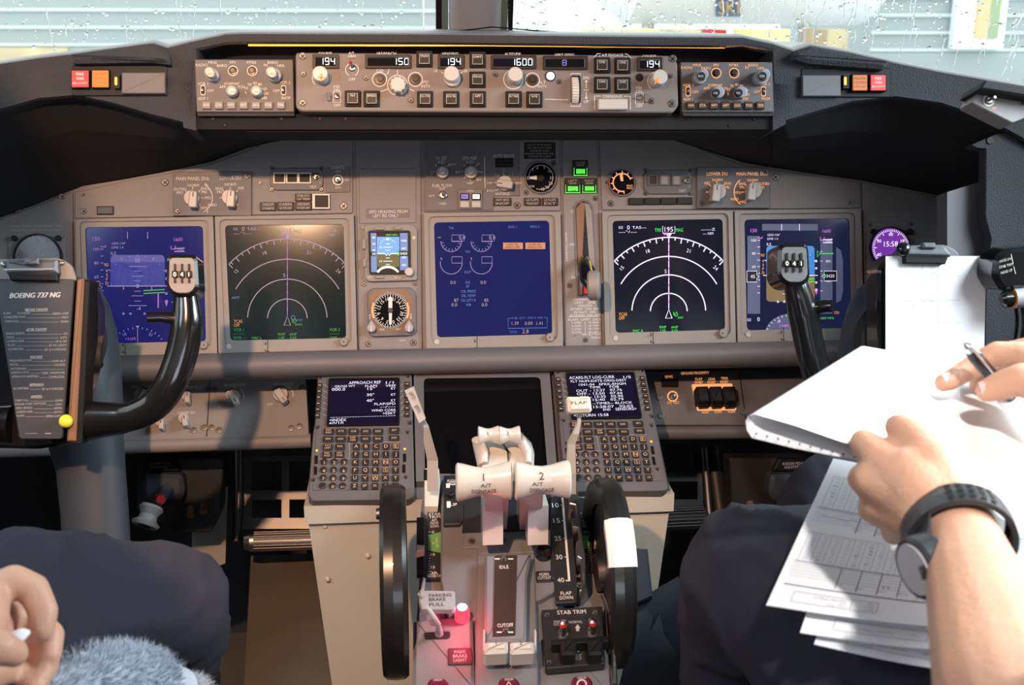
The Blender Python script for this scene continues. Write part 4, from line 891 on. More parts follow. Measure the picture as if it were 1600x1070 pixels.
b.arc(502, 122, 14, 150, 225, 1, z, W_, seg=12); b.arc(502, 122, 14, -30, 45, 1, z, W_, seg=12); b.line([(508, 108), (507, 113)], 1, z, W_)
for s, x, y in (('F/D', 526, 135.5), ('ON', 526, 141), ('OFF', 527, 164.5), ('C/D', 593.5, 110.5), ('SPD', 664, 128), ('INTV', 665, 134.5), ('10', 681, 110.5), ('30', 727.5, 110.5), ('ALT', 847, 128.5), ('INTV', 847.5, 135), ('DN', 916, 121.5), ('UP', 916, 158.5), ('F/D', 998.5, 137), ('ON', 998.5, 142.5), ('OFF', 998.5, 165.5)): b.text(s, x, y, 4.4, z, W_)
b.line([(608, 108), (606, 115), (603, 116)], 1, z, W_); b.line([(621, 109), (621, 118)], 1, z, W_); b.line([(595, 143), (606, 139)], 1, z, W_); b.line([(637, 138), (647, 142)], 1, z, W_)
b.arc(621, 133, 15.5, 0, 360, 1.1, z, W_); b.arc(593, 124, 11, 0, 360, 1.2, z, W_); b.arc(649, 124, 11, 0, 360, 1.2, z, W_)
for a in (35, 60, 80, 100, 120, 145): b.line([(706 + 15 * math.cos(R(a)), 124 - 15 * math.sin(R(a))), (706 + 21 * math.cos(R(a)), 124 - 21 * math.sin(R(a)))], .9, z, W_)
b.arc(802, 124, 15, 0, 360, 1.1, z, W_); b.arc(832, 125, 11, 0, 360, 1.2, z, W_)
b.line([(851, 155), (888, 156)], .9, z, W_); b.line([(892, 119), (892, 115), (907, 115), (907, 119)], 1, z, W_); b.line([(892, 161), (892, 166), (907, 166), (907, 161)], 1, z, W_)
b.line([(916, 127), (916, 138)], 1, z, W_); b.line([(912, 140.5), (920, 140.5)], .8, z, W_); b.line([(916, 143), (916, 153)], 1, z, W_); b.flat([(913.5, 128), (916, 125), (918.5, 128)], z, W_); b.flat([(913.5, 152), (916, 155), (918.5, 152)], z, W_)
b.line([(928, 90), (933, 84), (939, 84)], .9, z, W_); b.line([(976, 84), (981, 85), (986, 91)], .9, z, W_); b.text('A', 937, 88, 3.4, z, W_); b.text('B', 978, 89, 3.4, z, W_)
b.text('DISENGAGE', 957, 150.5, 4.4, z, W_, w=30); b.line([(929, 171), (929, 150), (939, 150)], 1, z, W_); b.line([(975, 150.5), (985, 150.5), (985, 171)], 1, z, W_)
b.arc(1027, 127, 15, 90, 230, 1, z, W_, seg=16)
for x0, y0, x1, y1 in ((521, 143, 532, 160), (993, 145, 1005, 162)): b.line([(x0, y0), (x1, y0), (x1, y1), (x0, y1)], 1, z, W_, True)
b.build('faceplate', mcp)
def dispwin(x0, y0, x1, y1, txt, tx, th, tw, k='lcd'):
    b = MB(GF); b.ringpx([(x0, y0), (x1, y0), (x1, y1), (x0, y1)], [(x0 + 4, y0 + 4), (x1 - 4, y0 + 4), (x1 - 4, y1 - 3), (x0 + 4, y1 - 3)], m, m + .005, 'button', 1, .5, kin='ivory')
    b.rect(x0 + 4, y0 + 4, x1 - 4, y1 - 3, m, m + .001, 'glassdark')
    if txt: seg7(b, txt, tx, (y0 + y1) / 2 + .5, tw, th, m + .0014, k)
    b.build('display_window', mcp)
dispwin(488, 84.5, 529, 106, '194', 502, 10, 9)
dispwin(570, 85, 642, 106, '150', 616.5, 9.5, 9.3)
dispwin(684, 85, 725, 106.5, '194', 698, 9.5, 9.2)
dispwin(767, 86, 837.5, 107, '1600', 801.5, 9.5, 9)
dispwin(848.5, 87, 918, 108, '8', 882, 8, 9, 'lcd_violet')
dispwin(996, 89, 1035, 110, '194', 1009, 9.5, 9)
def pbtn(x, y, s, txt, w):
    b = MB(GF); r = w / 2; b.rect(x - r, y - r, x + r, y + r, m, m + .004, 'black', 1.5, .0008); b.build_it = 0
    b.rect(x - r + 3, y - r + 3, x + r - 3, y + r - 3.5, m + .004, m + .008, 'button', 1, .001)
    b.line([(x - r + 5, y - r + 5), (x + r - 5, y - r + 5), (x + r - 5, y + r - 5.5), (x - r + 5, y + r - 5.5)], .7, m + .0083, 'ivory', True)
    b.text(txt, x, y - 4.5, 3.4, m + .0084, 'paint', w=min(w * .55, len(txt) * 3.2)); b.build('push_button', mcp)
for x, y, t_, w in ((551, 153.5, 'N1', 25), (580.5, 154, 'SPEED', 25), (663, 92, 'VNAV', 25), (664, 154.5, 'LVL CHG', 25), (705, 154.5, 'HDG SEL', 25), (746, 93, 'LNAV', 25), (746, 124, 'VOR LOC', 25), (746.5, 154.5, 'APP', 25), (802.5, 154.5, 'ALT HLD', 25), (835, 155, 'V/S', 25), (941, 101.5, 'CMD', 25), (973, 102, 'CMD', 25), (941, 132, 'CWS', 25), (973, 132.5, 'CWS', 25)):
    pbtn(x, y, 0, t_, w)
def mknob(nm, x, y, r, h, k='lever_white', mark=None, ridges=False):
    b = MB(GF)
    if ridges:
        c = GF.uv(x, y, m + h); a = GF.sc(x, y, m + h)
        pts = [c + Vector((math.cos(t), math.sin(t))) * r * a * (1 + .07 * math.cos(t * 10)) for t in [2 * math.pi * i / 60 for i in range(60)]]
        b.prism2(pts, m, m + h, k, .0012)
    else: b.lathe(x, y, [(r * 1.02, m), (r, m + h * .92), (r * .9, m + h)], k, 30)
    if mark:
        for dx, dy in ((1, 0), (0, 1)):
            c_, s_ = math.cos(R(mark)), math.sin(R(mark)); ax, ay = dx * c_ - dy * s_, dx * s_ + dy * c_
            b.line([(x - ax * r * .5, y - ay * r * .5), (x + ax * r * .5, y + ay * r * .5)], 2.2, m + h + .0003, 'orange_paint')
    b.build(nm, mcp)
mknob('course_knob', 502, 121, 12, .022, 'lever_white', 5); mknob('course_knob', 1026, 126, 11.5, .022, 'lever_white', 30)
mknob('speed_knob', 621.5, 131, 12, .022, ridges=True); mknob('heading_knob', 704.5, 121, 12, .022); mknob('altitude_knob', 803, 122, 11.5, .022)
b = MB(GF); b.lathe(706, 124, [(13.5, m), (13, m + .008), (12, m + .009)], 'knob', 30); b.build('bank_limit_ring', mcp)
for x, y in ((594, 124), (649, 124), (832, 125)):
    b = MB(GF); b.lathe(x, y, [(8.5, m), (8, m + .0015), (4.5, m + .0016), (4, m + .004)], 'brownglass', 20); b.build('push_button', mcp)
for x, y, k in ((526, 118, 'brownglass'), (999, 121, 'black'),): 
    b = MB(GF); b.lathe(x, y, [(6, m), (6, m + .0008)], k, 18); b.build('light_sensor', mcp)
b = MB(GF); b.lathe(860, 119, [(8.5, m), (8, m + .001), (6.5, m + .0012), (6, m + .002)], 'black', 22, ks=['black', 'black', 'white_light', 'white_light']); b.build('indicator_lamp', mcp)
b = MB(GF); b.rect(892, 118, 907, 161, m, m + .001, 'black', 2)
p0 = GF.P(894, 140, m); 
wheel = []
c0 = GF.uv(899.5, 139, m + .01); a = GF.sc(899, 139, m)
for i in range(15):
    t = -1 + 2 * i / 14; yy = 20 * a * math.sin(t * 1.5); hh = .012 * math.cos(t * 1.5); wheel.append([GF.W(c0.x - 5 * a, c0.y - yy, m + hh), GF.W(c0.x + 5 * a, c0.y - yy, m + hh)])
b.grid(wheel, 'ivory', True)
for i in range(1, 14, 1):
    A_, B_ = wheel[i]; b.tube([A_ + GF.N * .0003, B_ + GF.N * .0003], .0006, 'paint_dim', 6)
for sx in (0, 1): 
    col_ = [w_[sx] for w_ in wheel]; b.add(col_, [tuple(range(len(col_)))], 'ivory')
b.build('vertical_speed_wheel', mcp)
toggle(GF, 'autothrottle_switch', 550, 107, 5, m, mcp, (-.1, .5), .018, 'steel', 'red_paint')
for x, y in ((526.5, 151), (999, 153)): toggle(GF, 'flight_director_switch', x, y, 4, m, mcp, (0, .4), .008, 'chrome')
b = MB(GF); b.rect(935, 154, 981, 171, m, m + .007, 'knob', 2, .0012); b.build('disengage_bar', mcp)
b = MB(GF); b.rect(545, 90, 555, 92, m, m + .0006, 'brownglass'); b.build('indicator_lamp', mcp)
for x, y in ((514, 151), (1010, 153)):
    b = MB(GF); b.rect(x - 3.5, y - 6.5, x + 3.5, y + 6.5, m, m + .003, 'panel_dark', 2, .0008); b.build('indicator_lamp', mcp)
for x, y, r in ((473, 88, 6), (473, 161, 5.5), (474, 116, 4.5), (572, 122, 4.5), (642, 157, 4.5), (774, 116.5, 4.5), (874, 128, 4.5), (1018, 158, 5), (1048, 119, 4), (1051, 92, 6), (1050, 162, 6)): screw(GF, 'screw', x, y, r, m, mcp)

# ================================================================== EFIS control panels
def efis(label, x0, y0, x1, y1, lit, off, kx):
    t = thing('instrument_control_panel', label, 'control panel', F=GF)
    m = .010; k = 'backlit' if lit else 'ivory'
    b = MB(GF); b.poly([(x0, y0), (x1, y0), (x1 + 2, y1), (x0 + 3, y1)], -.06, m, 'efis', 2, .001)
    b.poly([(x0 + 3, y1 + 1), (x1 + 2, y1 + 1), (x1 + 2, y1 + 6), (x0 + 6, y1 + 6)], -.06, m - .004, 'shield', 2)
    X = lambda x: x0 + x * (x1 - x0) / 154.; Y = lambda y: y0 + y * (y1 - y0) / 82.; z = m + .0004
    for s, x, y in (('MINS', 28, 5), ('RADIO', 11, 9), ('BARO', 43, 10), ('FPV', 60, 5), ('MTRS', 89, 5), ('BARO', 122, 5), ('IN', 111, 9), ('HPA', 135, 10), ('VOR 1', 13, 38), ('OFF', 25, 49), ('ADF 1', 13, 61), ('VOR', 52, 38), ('MAP', 64, 38), ('APP', 44, 43), ('PLN', 73, 43), ('20', 86, 39), ('40', 94, 37), ('80', 102, 39), ('10', 81, 45), ('5', 80, 52), ('160', 109, 46), ('320', 111, 53), ('640', 109, 60), ('VOR 2', 141, 36), ('OFF', 128, 49), ('INOP', 143, 60)):
        b.text(s, X(x), Y(y), 4.2, z, k)
    for x in (60, 90): b.arc(X(x), Y(18), 7.5, 0, 360, 1.4, z, k, seg=24)
    for x, y in ((13, 48), (139, 48)): b.poly([(X(x) - 4, Y(y) - 8), (X(x) + 4, Y(y) - 8), (X(x) + 4, Y(y) + 8), (X(x) - 4, Y(y) + 8)], m, z, k, 4); b.rect(X(x) - 3, Y(y) - 6.5, X(x) + 3, Y(y) + 6.5, m, z + .0003, 'black', 3)
    b.build('faceplate', t)
    for x, y, r, tx in ((22 if not lit else 45, 20, 8.5, 'RST'), (118 if not lit else 147, 20, 9, 'STD')):
        X0 = X(x) + (0 if not lit else -6); b = MB(GF)
        b.lathe(X0 + kx * 9, Y(y) + 7, [(r * 1.25, m), (r * 1.2, m + .010), (r * 1.0, m + .011)], 'knob_grey', 24); b.build('outer_knob', t)
        b = MB(GF); b.lathe(X0 + kx * 4, Y(y) + 3, [(r * .95, m + .010), (r * .92, m + .022), (r * .7, m + .024)], 'knob_grey' if lit else 'knob', 24)
        c_ = (X0 + kx * 4, Y(y) + 3); b.lathe(c_[0], c_[1], [(r * .7, m + .024), (r * .66, m + .027)], 'black' if lit else 'ivory', 20); b.text(tx, c_[0], c_[1], 3.6, m + .0275, 'paint' if lit else 'panel_dark', w=8); b.build('inner_knob', t)
    for x, y, tx in ((60, 52, 'CTR'), (98, 52, 'TFC')):
        b = MB(GF); b.lathe(X(x), Y(y), [(9.5, m), (9, m + .012), (7, m + .013)], 'knob_grey', 24)
        c_ = (X(x) - 1, Y(y) - 1); b.lathe(c_[0], c_[1], [(6, m + .013), (5.6, m + .017)], 'black' if lit else 'ivory', 18); b.text(tx, c_[0], c_[1], 3.2, m + .0175, 'paint' if lit else 'panel_dark', w=7); b.build('range_knob', t)
    for x in (60, 90):
        b = MB(GF); b.lathe(X(x), Y(18), [(6, m), (6, m + .001), (4, m + .0012), (3.6, m + .004)], 'brownglass', 18); b.build('push_button', t)
    for x, y in ((13, 48), (139, 48)): toggle(GF, 'toggle_switch', X(x), Y(y), 2.5, m, t, (0, .3), .008, 'chrome')
    for i, s in enumerate(('WXR', 'STA', 'WPT', 'ARPT', 'DATA', 'POS', 'TERR')):
        b = MB(GF); x = X(18 + i * 19.4); y = Y(71); b.rect(x - 6.5, y - 6, x + 6.5, y + 6, m, m + .005, 'key' if lit else 'bezel', 1.5, .001); b.text(s, x, y, 4, m + .0055, 'backlit' if lit else 'paint', w=9.5); b.build('push_button', t)
efis('instrument control box with cream lettering at the left of the autopilot panel', 304, 92.5, 458, 175, False, 0, .9)
efis('instrument control box with orange glowing lettering at the right of the autopilot panel', 1063, 97, 1207, 175, True, 0, -.9)

# ================================================================== windscreen, post, outside
WY = .42
def wall_pt(x, y, d): return C(x, y, d)
b = MB(); b.tube([Vector((-.004, .405, 1.15)), Vector((-.004, .25, 1.55))], [(.03, .044)] * 2, 'post', 20, up=(0, 1, 0)); b.build('trim_1', kind='structure', label='grey centre windscreen post')
for i, sgn in enumerate((-1, 1)):
    b = MB(); xs = (-.004 + sgn * .045, -.004 + sgn * .056, -.004 + sgn * .066)
    for (xa, xb), k in (((xs[0], xs[1]), 'post_edge'), ((xs[1], xs[2]), 'black')):
        b.hexa([Vector((min(xa, xb), .425, 1.14)), Vector((max(xa, xb), .425, 1.14)), Vector((max(xa, xb), .27, 1.56)), Vector((min(xa, xb), .27, 1.56)), Vector((min(xa, xb), .41, 1.135)), Vector((max(xa, xb), .41, 1.135)), Vector((max(xa, xb), .255, 1.555)), Vector((min(xa, xb), .255, 1.555))], k)
    b.build('trim_%d' % (i + 2), kind='structure')
def pane(nm, x0, y0, x1, y1, zb, zt, lean):
    b = MB(); dx, dy = (x1 - x0), (y1 - y0); L = math.hypot(dx, dy); t = .008
    nx, ny = -dy / L * t, dx / L * t
    A = [Vector((x0, y0, zb)), Vector((x1, y1, zb)), Vector((x1, y1 - lean, zt)), Vector((x0, y0 - lean, zt))]
    o = Vector((nx, ny, 0)); b.hexa([a + o for a in A] + A, 'window_glass'); ob = b.build(nm, kind='structure'); return A
PL = pane('window_1', -.99, .14, -.09, .415, 1.00, 1.62, .17)
PR = pane('window_2', .05, .415, .97, .14, 1.00, 1.62, .17)
pane('window_3', -1.05, -.75, -.99, .14, 1.05, 1.62, .0)
pane('window_4', .99, .14, 1.05, -.75, 1.05, 1.62, .0)
# rain on the outside of the panes
rnd = random.Random(5)
for j, (A, N_) in enumerate(((PL, 900), (PR, 1500))):
    b = MB(); e1 = A[1] - A[0]; e2 = A[3] - A[0]; nn = e1.cross(e2).normalized()
    if nn.y < 0: nn = -nn
    for i in range(N_):
        u, v = rnd.random(), rnd.uniform(.28, .62); r = rnd.choice((.0007, .0009, .0012, .0012, .0016, .0022, .0030)) * rnd.uniform(.7, 1.2)
        c = A[0] + e1 * u + e2 * v + nn * .0085
        b.ball(c, r, 'water', 8, 5, (1.2, .45, 1.0))
    for i in range(50 if j == 0 else 170):
        u, v = rnd.random(), rnd.uniform(.3, .62); p = A[0] + e1 * u + e2 * v + nn * .0085; pts = [p]
        for q in range(rnd.randint(5, 14)):
            p = p + e2.normalized() * -.0055 + e1.normalized() * rnd.uniform(-.0022, .0022); pts.append(p)
        rr = rnd.uniform(.0006, .0012); b.tube(pts, [rr * rnd.uniform(.7, 1.4) for _ in pts], 'water', 6, flat=.7)
    b.build('raindrops', label='rain drops and trickles on the outside of the %s windscreen' % ('left' if j == 0 else 'right'), kind='stuff')

# exterior: grey clad terminal wall, apron, parked airliner
dm('cladding', (0.35, 0.39, 0.39), 0.8); dm('clad_line', (0.58, 0.64, 0.64), 0.7); dm('apron', (0.46, 0.49, 0.50), 0.8, var=.3, vscale=.3)
dm('ochre', (0.52, 0.42, 0.27), 0.8, var=.5, vscale=1.2); dm('fuselage', (0.92, 0.96, 0.98), 0.3); dm('logo_blue', (0.12, 0.22, 0.45), 0.5); dm('logo_yellow', (0.95, 0.66, 0.15), 0.5)
dm('hivis', (0.75, 0.72, 0.28), 0.7); dm('win_orange', (0.75, 0.50, 0.28), 0.6); dm('win_green', (0.32, 0.40, 0.24), 0.6)
ground_z = -2.6
b = MB(); b.box((-60, 1.5, ground_z - .2), (60, 70, ground_z), 'apron'); b.build('ground', kind='structure')
def facade(nm, label, x0, x1, y, ys, ytop):
    """Clad wall at distance y; ys = photo rows of the pale joints."""
    zs = sorted(CY(300 if x0 < 0 else 1420, q, y).z for q in ys); p = zs[1] - zs[0]; z0 = zs[0] - p * .15; z1 = zs[-1] + p * 6
    t = thing(nm, label, 'building', loc=(x0, y, ground_z)); b = MB(); b.box((x0, y, z0), (x1, y + 6, z1), 'cladding')
    zz = zs[0]
    while zz < z1: b.box((x0, y - .06, zz - p * .09), (x1, y, zz + p * .09), 'clad_line'); zz += p
    b.build('cladding_wall', t); return t, z0
fl, z0 = facade('terminal_building', 'pale grey green building with horizontal cladding beyond the left windscreen', CY(-300, 0, 26).x, CY(800, 0, 26).x, 26.0, (70, 43, 14), 0)
b = MB(); xm = CY(112, 85, 26).x; b.box((CY(-300, 0, 26).x, 25.7, ground_z), (xm, 28, z0), 'ochre'); b.build('base_wall', fl)
b = MB(); b.box((xm, 25.8, ground_z), (CY(800, 0, 26).x, 28, z0), 'cladding'); b.build('base_wall', fl)
fr, z0 = facade('terminal_building', 'pale grey green building with a white framed window beyond the right windscreen', CY(1362, 40, 22).x, CY(1362, 40, 22).x + 8, 22.0, (78, 51, 24), 0)
b = MB(); b.box((CY(1362, 40, 22).x, 21.95, ground_z), (CY(1362, 40, 22).x + 8, 24, z0), 'cladding'); b.build('base_wall', fr)
b = MB(); x0, x1 = CY(1494, 30, 21.7).x, CY(1572, 30, 21.7).x; zt, zb = CY(1530, -90, 21.7).z, CY(1530, 76, 21.7).z
b.box((x0, 21.7, zb), (x1, 21.95, zt), 'fuselage'); wfo = b.build('window', fr)
b = MB(); w1 = x1 - x0; b.box((x0 + w1 * .38, 21.62, zb + .2), (x0 + w1 * .62, 21.7, zt - .2), 'win_orange'); b.box((x0 + w1 * .62, 21.62, zb + .2), (x0 + w1 * .84, 21.7, zt - .2), 'win_green'); b.build('pane', wfo)
# airliner: long white fuselage across the right half of the view
Rf = 1.9; YF = 18.4; xl = CY(915, 30, YF).x; xr = CY(1352, 30, YF).x; zc = CY(1100, 40, YF - .9).z + Rf
al = thing('airliner', 'white airliner with a blue and yellow logo parked beyond the right windscreen', 'aircraft', loc=(xl, YF, ground_z))
b = MB(); b.axial((xl, YF, zc), (xr, YF, zc), [(.15, -.02), (.9, .0), (1.55, .05), (Rf, .13), (Rf, .96), (1.7, 1)], 'fuselage', 48); b.build('fuselage', al)
def onf(x, y):
    q = YF - Rf
    for _ in range(6): p = CY(x, y, q); q = YF - math.sqrt(max(0, Rf * Rf - (p.z - zc) ** 2)) - .03
    return CY(x, y, q)
b = MB(); rows = [[onf(1118, y), onf(1157, y)] for y in range(26, -40, -6)]; b.grid(rows, 'logo_blue', False)
vs, fs, gx0, gx1 = glyphs('SKI'); b.add([onf(1121 + (a - gx0) / (gx1 - gx0) * 33, 22 - c_ / CAPH * 20) + Vector((0, -.04, 0)) for a, c_ in vs], fs, 'logo_yellow'); b.build('logo', al)
b = MB()
for x in (xl + (xr - xl) * .22, xl + (xr - xl) * .78): b.tube([Vector((x, YF, zc - Rf + .2)), Vector((x, YF, ground_z + .5))], .12, 'steel', 10); b.axial((x - .3, YF, ground_z + .5), (x + .3, YF, ground_z + .5), [(.5, 0), (.5, 1)], 'black', 20)
b.build('landing_gear', al)
for i, (px_, hw, k, Yc, lb) in enumerate(((945, 20, 'hivis', 14.2, 'yellow service cart under the nose of the airliner'), (1012, 26, 'hivis', 15.8, 'yellow service cart under the middle of the airliner, left of a tan one'), (1076, 20, 'ochre', 14.2, 'tan cart under the airliner logo, beside the red one'), (1122, 14, 'red_paint', 15.8, 'red cart under the airliner fuselage'), (1205, 30, 'hivis', 14.2, 'yellow cart under the tail end of the airliner fuselage'), (1310, 16, 'ochre', 15.8, 'tan cart in front of the right terminal building'))):
    a = CY(px_, 46, Yc); w2 = hw * (a - CY(px_ + 1, 46, Yc)).length; t = thing('service_cart', lb, 'cart', loc=(a.x, a.y, ground_z))
    b = MB(); b.box((a.x - w2, Yc, ground_z + .3), (a.x + w2, Yc + 1.0, a.z), k); b.build('body', t)
    for sx in (-.6, .6):
        b = MB(); b.axial((a.x + sx * w2, Yc - .05, ground_z + .25), (a.x + sx * w2, Yc + 1.05, ground_z + .25), [(.25, 0), (.25, 1)], 'black', 14); b.build('wheel', t)

# ================================================================== cabin shell
b = MB(); b.box((-1.15, -2.9, -.03), (1.15, .95, 0), 'floor'); b.build('floor', kind='structure')
b = MB(); b.box((-1.12, -2.9, 0), (-1.06, .15, 1.05), 'lining'); b.box((-1.12, -2.9, 1.62), (-1.06, .15, 1.80), 'lining'); b.box((-1.12, -2.9, 1.05), (-1.06, -.75, 1.62), 'lining'); b.build('wall_left', kind='structure')
b = MB(); b.box((1.06, -2.9, 0), (1.12, .15, 1.05), 'lining'); b.box((1.06, -2.9, 1.62), (1.12, .15, 1.80), 'lining'); b.box((1.06, -2.9, 1.05), (1.12, -.75, 1.62), 'lining'); b.build('wall_right', kind='structure')
b = MB(); b.box((-1.15, -2.9, 1.76), (1.15, .0, 1.84), 'lining')
b.grid([[Vector((-1.1, .0, 1.78)), Vector((1.1, .0, 1.78))], [Vector((-1.05, .16, 1.60)), Vector((1.05, .16, 1.60))]], 'lining'); b.build('ceiling', kind='structure')
b = MB(); b.box((-1.12, -2.95, 0), (1.12, -2.88, 1.8), 'lining'); b.build('wall_back', kind='structure')
b = MB(); b.box((-1.12, .15, 0), (1.12, .50, .02), 'floor'); b.box((-1.12, .46, 0), (1.12, .52, 1.06), 'shield'); b.box((-1.12, .1, 0), (-1.07, .5, 1.06), 'shield'); b.box((1.07, .1, 0), (1.12, .5, 1.06), 'shield'); b.box((-1.12, .2, 1.0), (1.12, .52, 1.06), 'shield'); b.build('wall_front', kind='structure')
# ================================================================== rounded ledge and lower kick panels
dg_ = thing('lower_panel_ledge', 'dark rounded ledge running along the bottom of the instrument panel', 'ledge', F=MIP)
b = MB()
b.tube([MIP.P(x, y, .018) for x, y in ((-250, 590), (120, 578), (500, 568), (900, 560), (1300, 551), (1660, 545))], [(.019, .022)] * 6, 'panel_dark', 20, up=MIP.V)
b.build('ledge_roll', dg_)
b = MB(MIP); b.poly([(-250, 568), (650, 553), (650, 590), (-250, 604)], -.06, -.012, 'panel_dark'); b.poly([(650, 550), (1660, 535), (1660, 572), (650, 578)], -.06, -.012, 'panel_dark'); b.build('ledge_backing', dg_)

def lowpanel(label, pts, k='panel', roll=None):
    t = thing('lower_side_panel', label, 'control panel', F=LP)
    b = MB(LP); b.poly(pts, -.05, 0, k, 3, .001); return t, b
lt, b = lowpanel('lower left grey panel with round cream dimmer knobs and shadow of the yoke', [(150, 597), (478, 592), (483, 681), (152, 690)], 'panel'); z = .0015
b.line([(328, 596), (323, 682)], 1.4, .0005, 'black')
for s, x, y, w in (('MAIN PANEL', 221, 604.5, 30), ('UPPER DU', 299, 605, 26), ('LOWER DU', 291, 644.5, 27), ('BACKGROUND', 367, 601.5, 34), ('AFDS FLOOD', 443, 600, 31), ('BRIGHT', 362, 607, 15), ('BRIGHT', 447, 605.5, 14), ('OFF', 345, 634, 9), ('OFF', 422, 631.5, 9)): b.text(s, x, y, 4.2, .0006, 'paint', w=w)
b.arc(366, 619, 15, -10, 50, 1, .0006, 'paint', seg=12); b.arc(443, 617, 15, -10, 50, 1, .0006, 'paint', seg=12)
b.build('faceplate', lt)
for x, y, r, a in ((222, 618, 11, 250), (292, 620, 8, 90), (288, 656, 8.5, 100), (251, 662, 7, 90), (364, 620, 11, 300), (439, 618, 12, 305)): rotary(LP, 'dimmer_knob', x, y, r, .0, lt, .02, ang=a)
def fast(x, y, parent, F=LP, r=5):
    b = MB(F); b.lathe(x, y, [(r, 0), (r, .002), (r * .6, .0022), (r * .5, .001)], 'screw', 14); b.build('fastener', parent)
for x, y in ((326, 609), (337, 609), (320, 668), (331, 668), (472, 606), (468, 666), (303, 672), (343, 672), (455, 669)): fast(x, y, lt)
b = MB(); b.tube([LP.P(-250, 712, -.01), LP.P(150, 699, -.01), LP.P(486, 688, -.01)], .011, 'panel', 14); b.build('bottom_roll', lt)
rt, b = lowpanel('lower right dark panel with glowing orange GROUND PROXIMITY lettering and guarded switches', [(1006, 580), (1340, 577), (1360, 664), (1020, 664)], 'panel_dark')
b.line([(1155, 580), (1166, 660)], 1.6, .0005, 'black')
for s, x, y, w in (('GROUND PROXIMITY', 1086, 582.6, 44), ('GPWS', 1045, 588.5, 12), ('FLAP', 1092, 592, 11), ('INHIBIT', 1092, 597, 13), ('GEAR', 1112, 592, 11), ('INHIBIT', 1112, 597, 13), ('TERR', 1132, 591, 11), ('INHIBIT', 1132, 596.5, 13), ('NORM', 1102, 644, 11), ('NORM', 1122, 643.5, 11), ('NORM', 1143, 643, 11), ('SYS TEST', 1052, 629, 19)): b.text(s, x, y, 4, .0006, 'backlit', w=w)
b.arc(1051, 619, 7.5, 0, 360, 2.2, .0006, 'backlit', seg=20); b.build('faceplate', rt)
b = MB(LP); b.rect(1034, 592, 1060, 604, 0, .003, 'black', 1, .0006); b.build('annunciator_lens', rt)
toggle(LP, 'toggle_switch', 1051, 620, 5, 0, rt, (.1, -.3), .012, 'steel_dark', 'chrome')
b = MB(LP); b.poly([(1081, 600), (1144, 599), (1151, 640), (1090, 641)], 0, .003, 'backlit', 2); b.build('lit_surround', rt, 'orange lit surround')
for i in range(3):
    b = MB(LP); x = 1088 + i * 21; b.poly([(x, 603), (x + 19, 602.5), (x + 23, 628), (x + 3, 629)], .003, .024, 'black', 2, .003); b.poly([(x + 4, 628), (x + 21, 627), (x + 22, 635), (x + 6, 636)], .003, .014, 'black', 2, .002); b.build('switch_guard', rt)
for x, y in ((1149, 588), (1160, 587.5), (1161, 644), (1024, 588), (1033, 649), (1100, 636), (1030, 620)): fast(x, y, rt)
b = MB(); b.tube([LP.P(1016, 676, -.012), LP.P(1200, 674, -.012), LP.P(1660, 672, -.012)], .011, 'panel_dark', 14); b.build('bottom_roll', rt)
b = MB(LP); b.poly([(-250, 600), (148, 598), (150, 694), (-250, 706)], -.05, 0, 'panel', 3, .001); b.build('outer_panel', lt)
b = MB(LP); b.poly([(1345, 578), (1660, 576), (1680, 664), (1364, 664)], -.05, 0, 'panel', 3, .001); b.build('outer_panel', rt)

# ================================================================== forward stand, keypad units, lower screen
cR = FEP.uv(861, 568).x - FEP.uv(497, 577).x
st = thing('forward_stand', 'cream and grey metal stand under the two keypad units and the lower screen', 'stand', F=FEP)
uL = FEP.uv(480, 780).x - .004; uR = FEP.uv(643, 577).x + cR + .010; uC = (uL + uR) / 2; vT = FEP.uv(497, 572).y; vB = FEP.uv(483, 778).y
b = MB(FEP); b.prism2([Vector(p) for p in ((uL + .006, vB - .004), (uR - .004, vB - .004), (uR - .006, vT + .002), (uL + .012, vT + .002))], -.11, -.004, 'panel_dark', .002); b.build('top_deck', st)
pL = FEP.W(uL, vB, -.004); pR = FEP.W(uR, vB, -.004); z0 = pL.z
b = MB()
def strip(x0, x1, x0b, x1b, zt, zb, y0, y1b):
    b.hexa([Vector((x0b, y1b + .30, zb)), Vector((x1b, y1b + .30, zb)), Vector((x1, y0 + .22, zt)), Vector((x0, y0 + .22, zt)), Vector((x0b, y1b, zb)), Vector((x1b, y1b, zb)), Vector((x1, y0, zt)), Vector((x0, y0, zt))], 'stand_cream')
cx = (pL.x + pR.x) / 2; hwT = (pR.x - pL.x) / 2
strip(cx - hwT, cx + hwT, cx - hwT, cx + hwT, z0 - .004, z0 - .03, pL.y - .012, pL.y - .012)
strip(cx - hwT + .004, cx + hwT - .004, cx - hwT * .80, cx + hwT * .80, z0 - .03, .0, pL.y - .004, pL.y + .02)
b.build('side_cladding', st)
for x, y in ((508, 822), (512, 905), (575, 868), (1003, 800)):
    q = (pL.y - .002 - CAM_LOC.y); d_ = C(x, y, 1) - CAM_LOC; p = CAM_LOC + d_ * (q / d_.y); b = MB(); b.ball(p, .004, 'stand_cream', 10, 6); b.build('rivet', st)

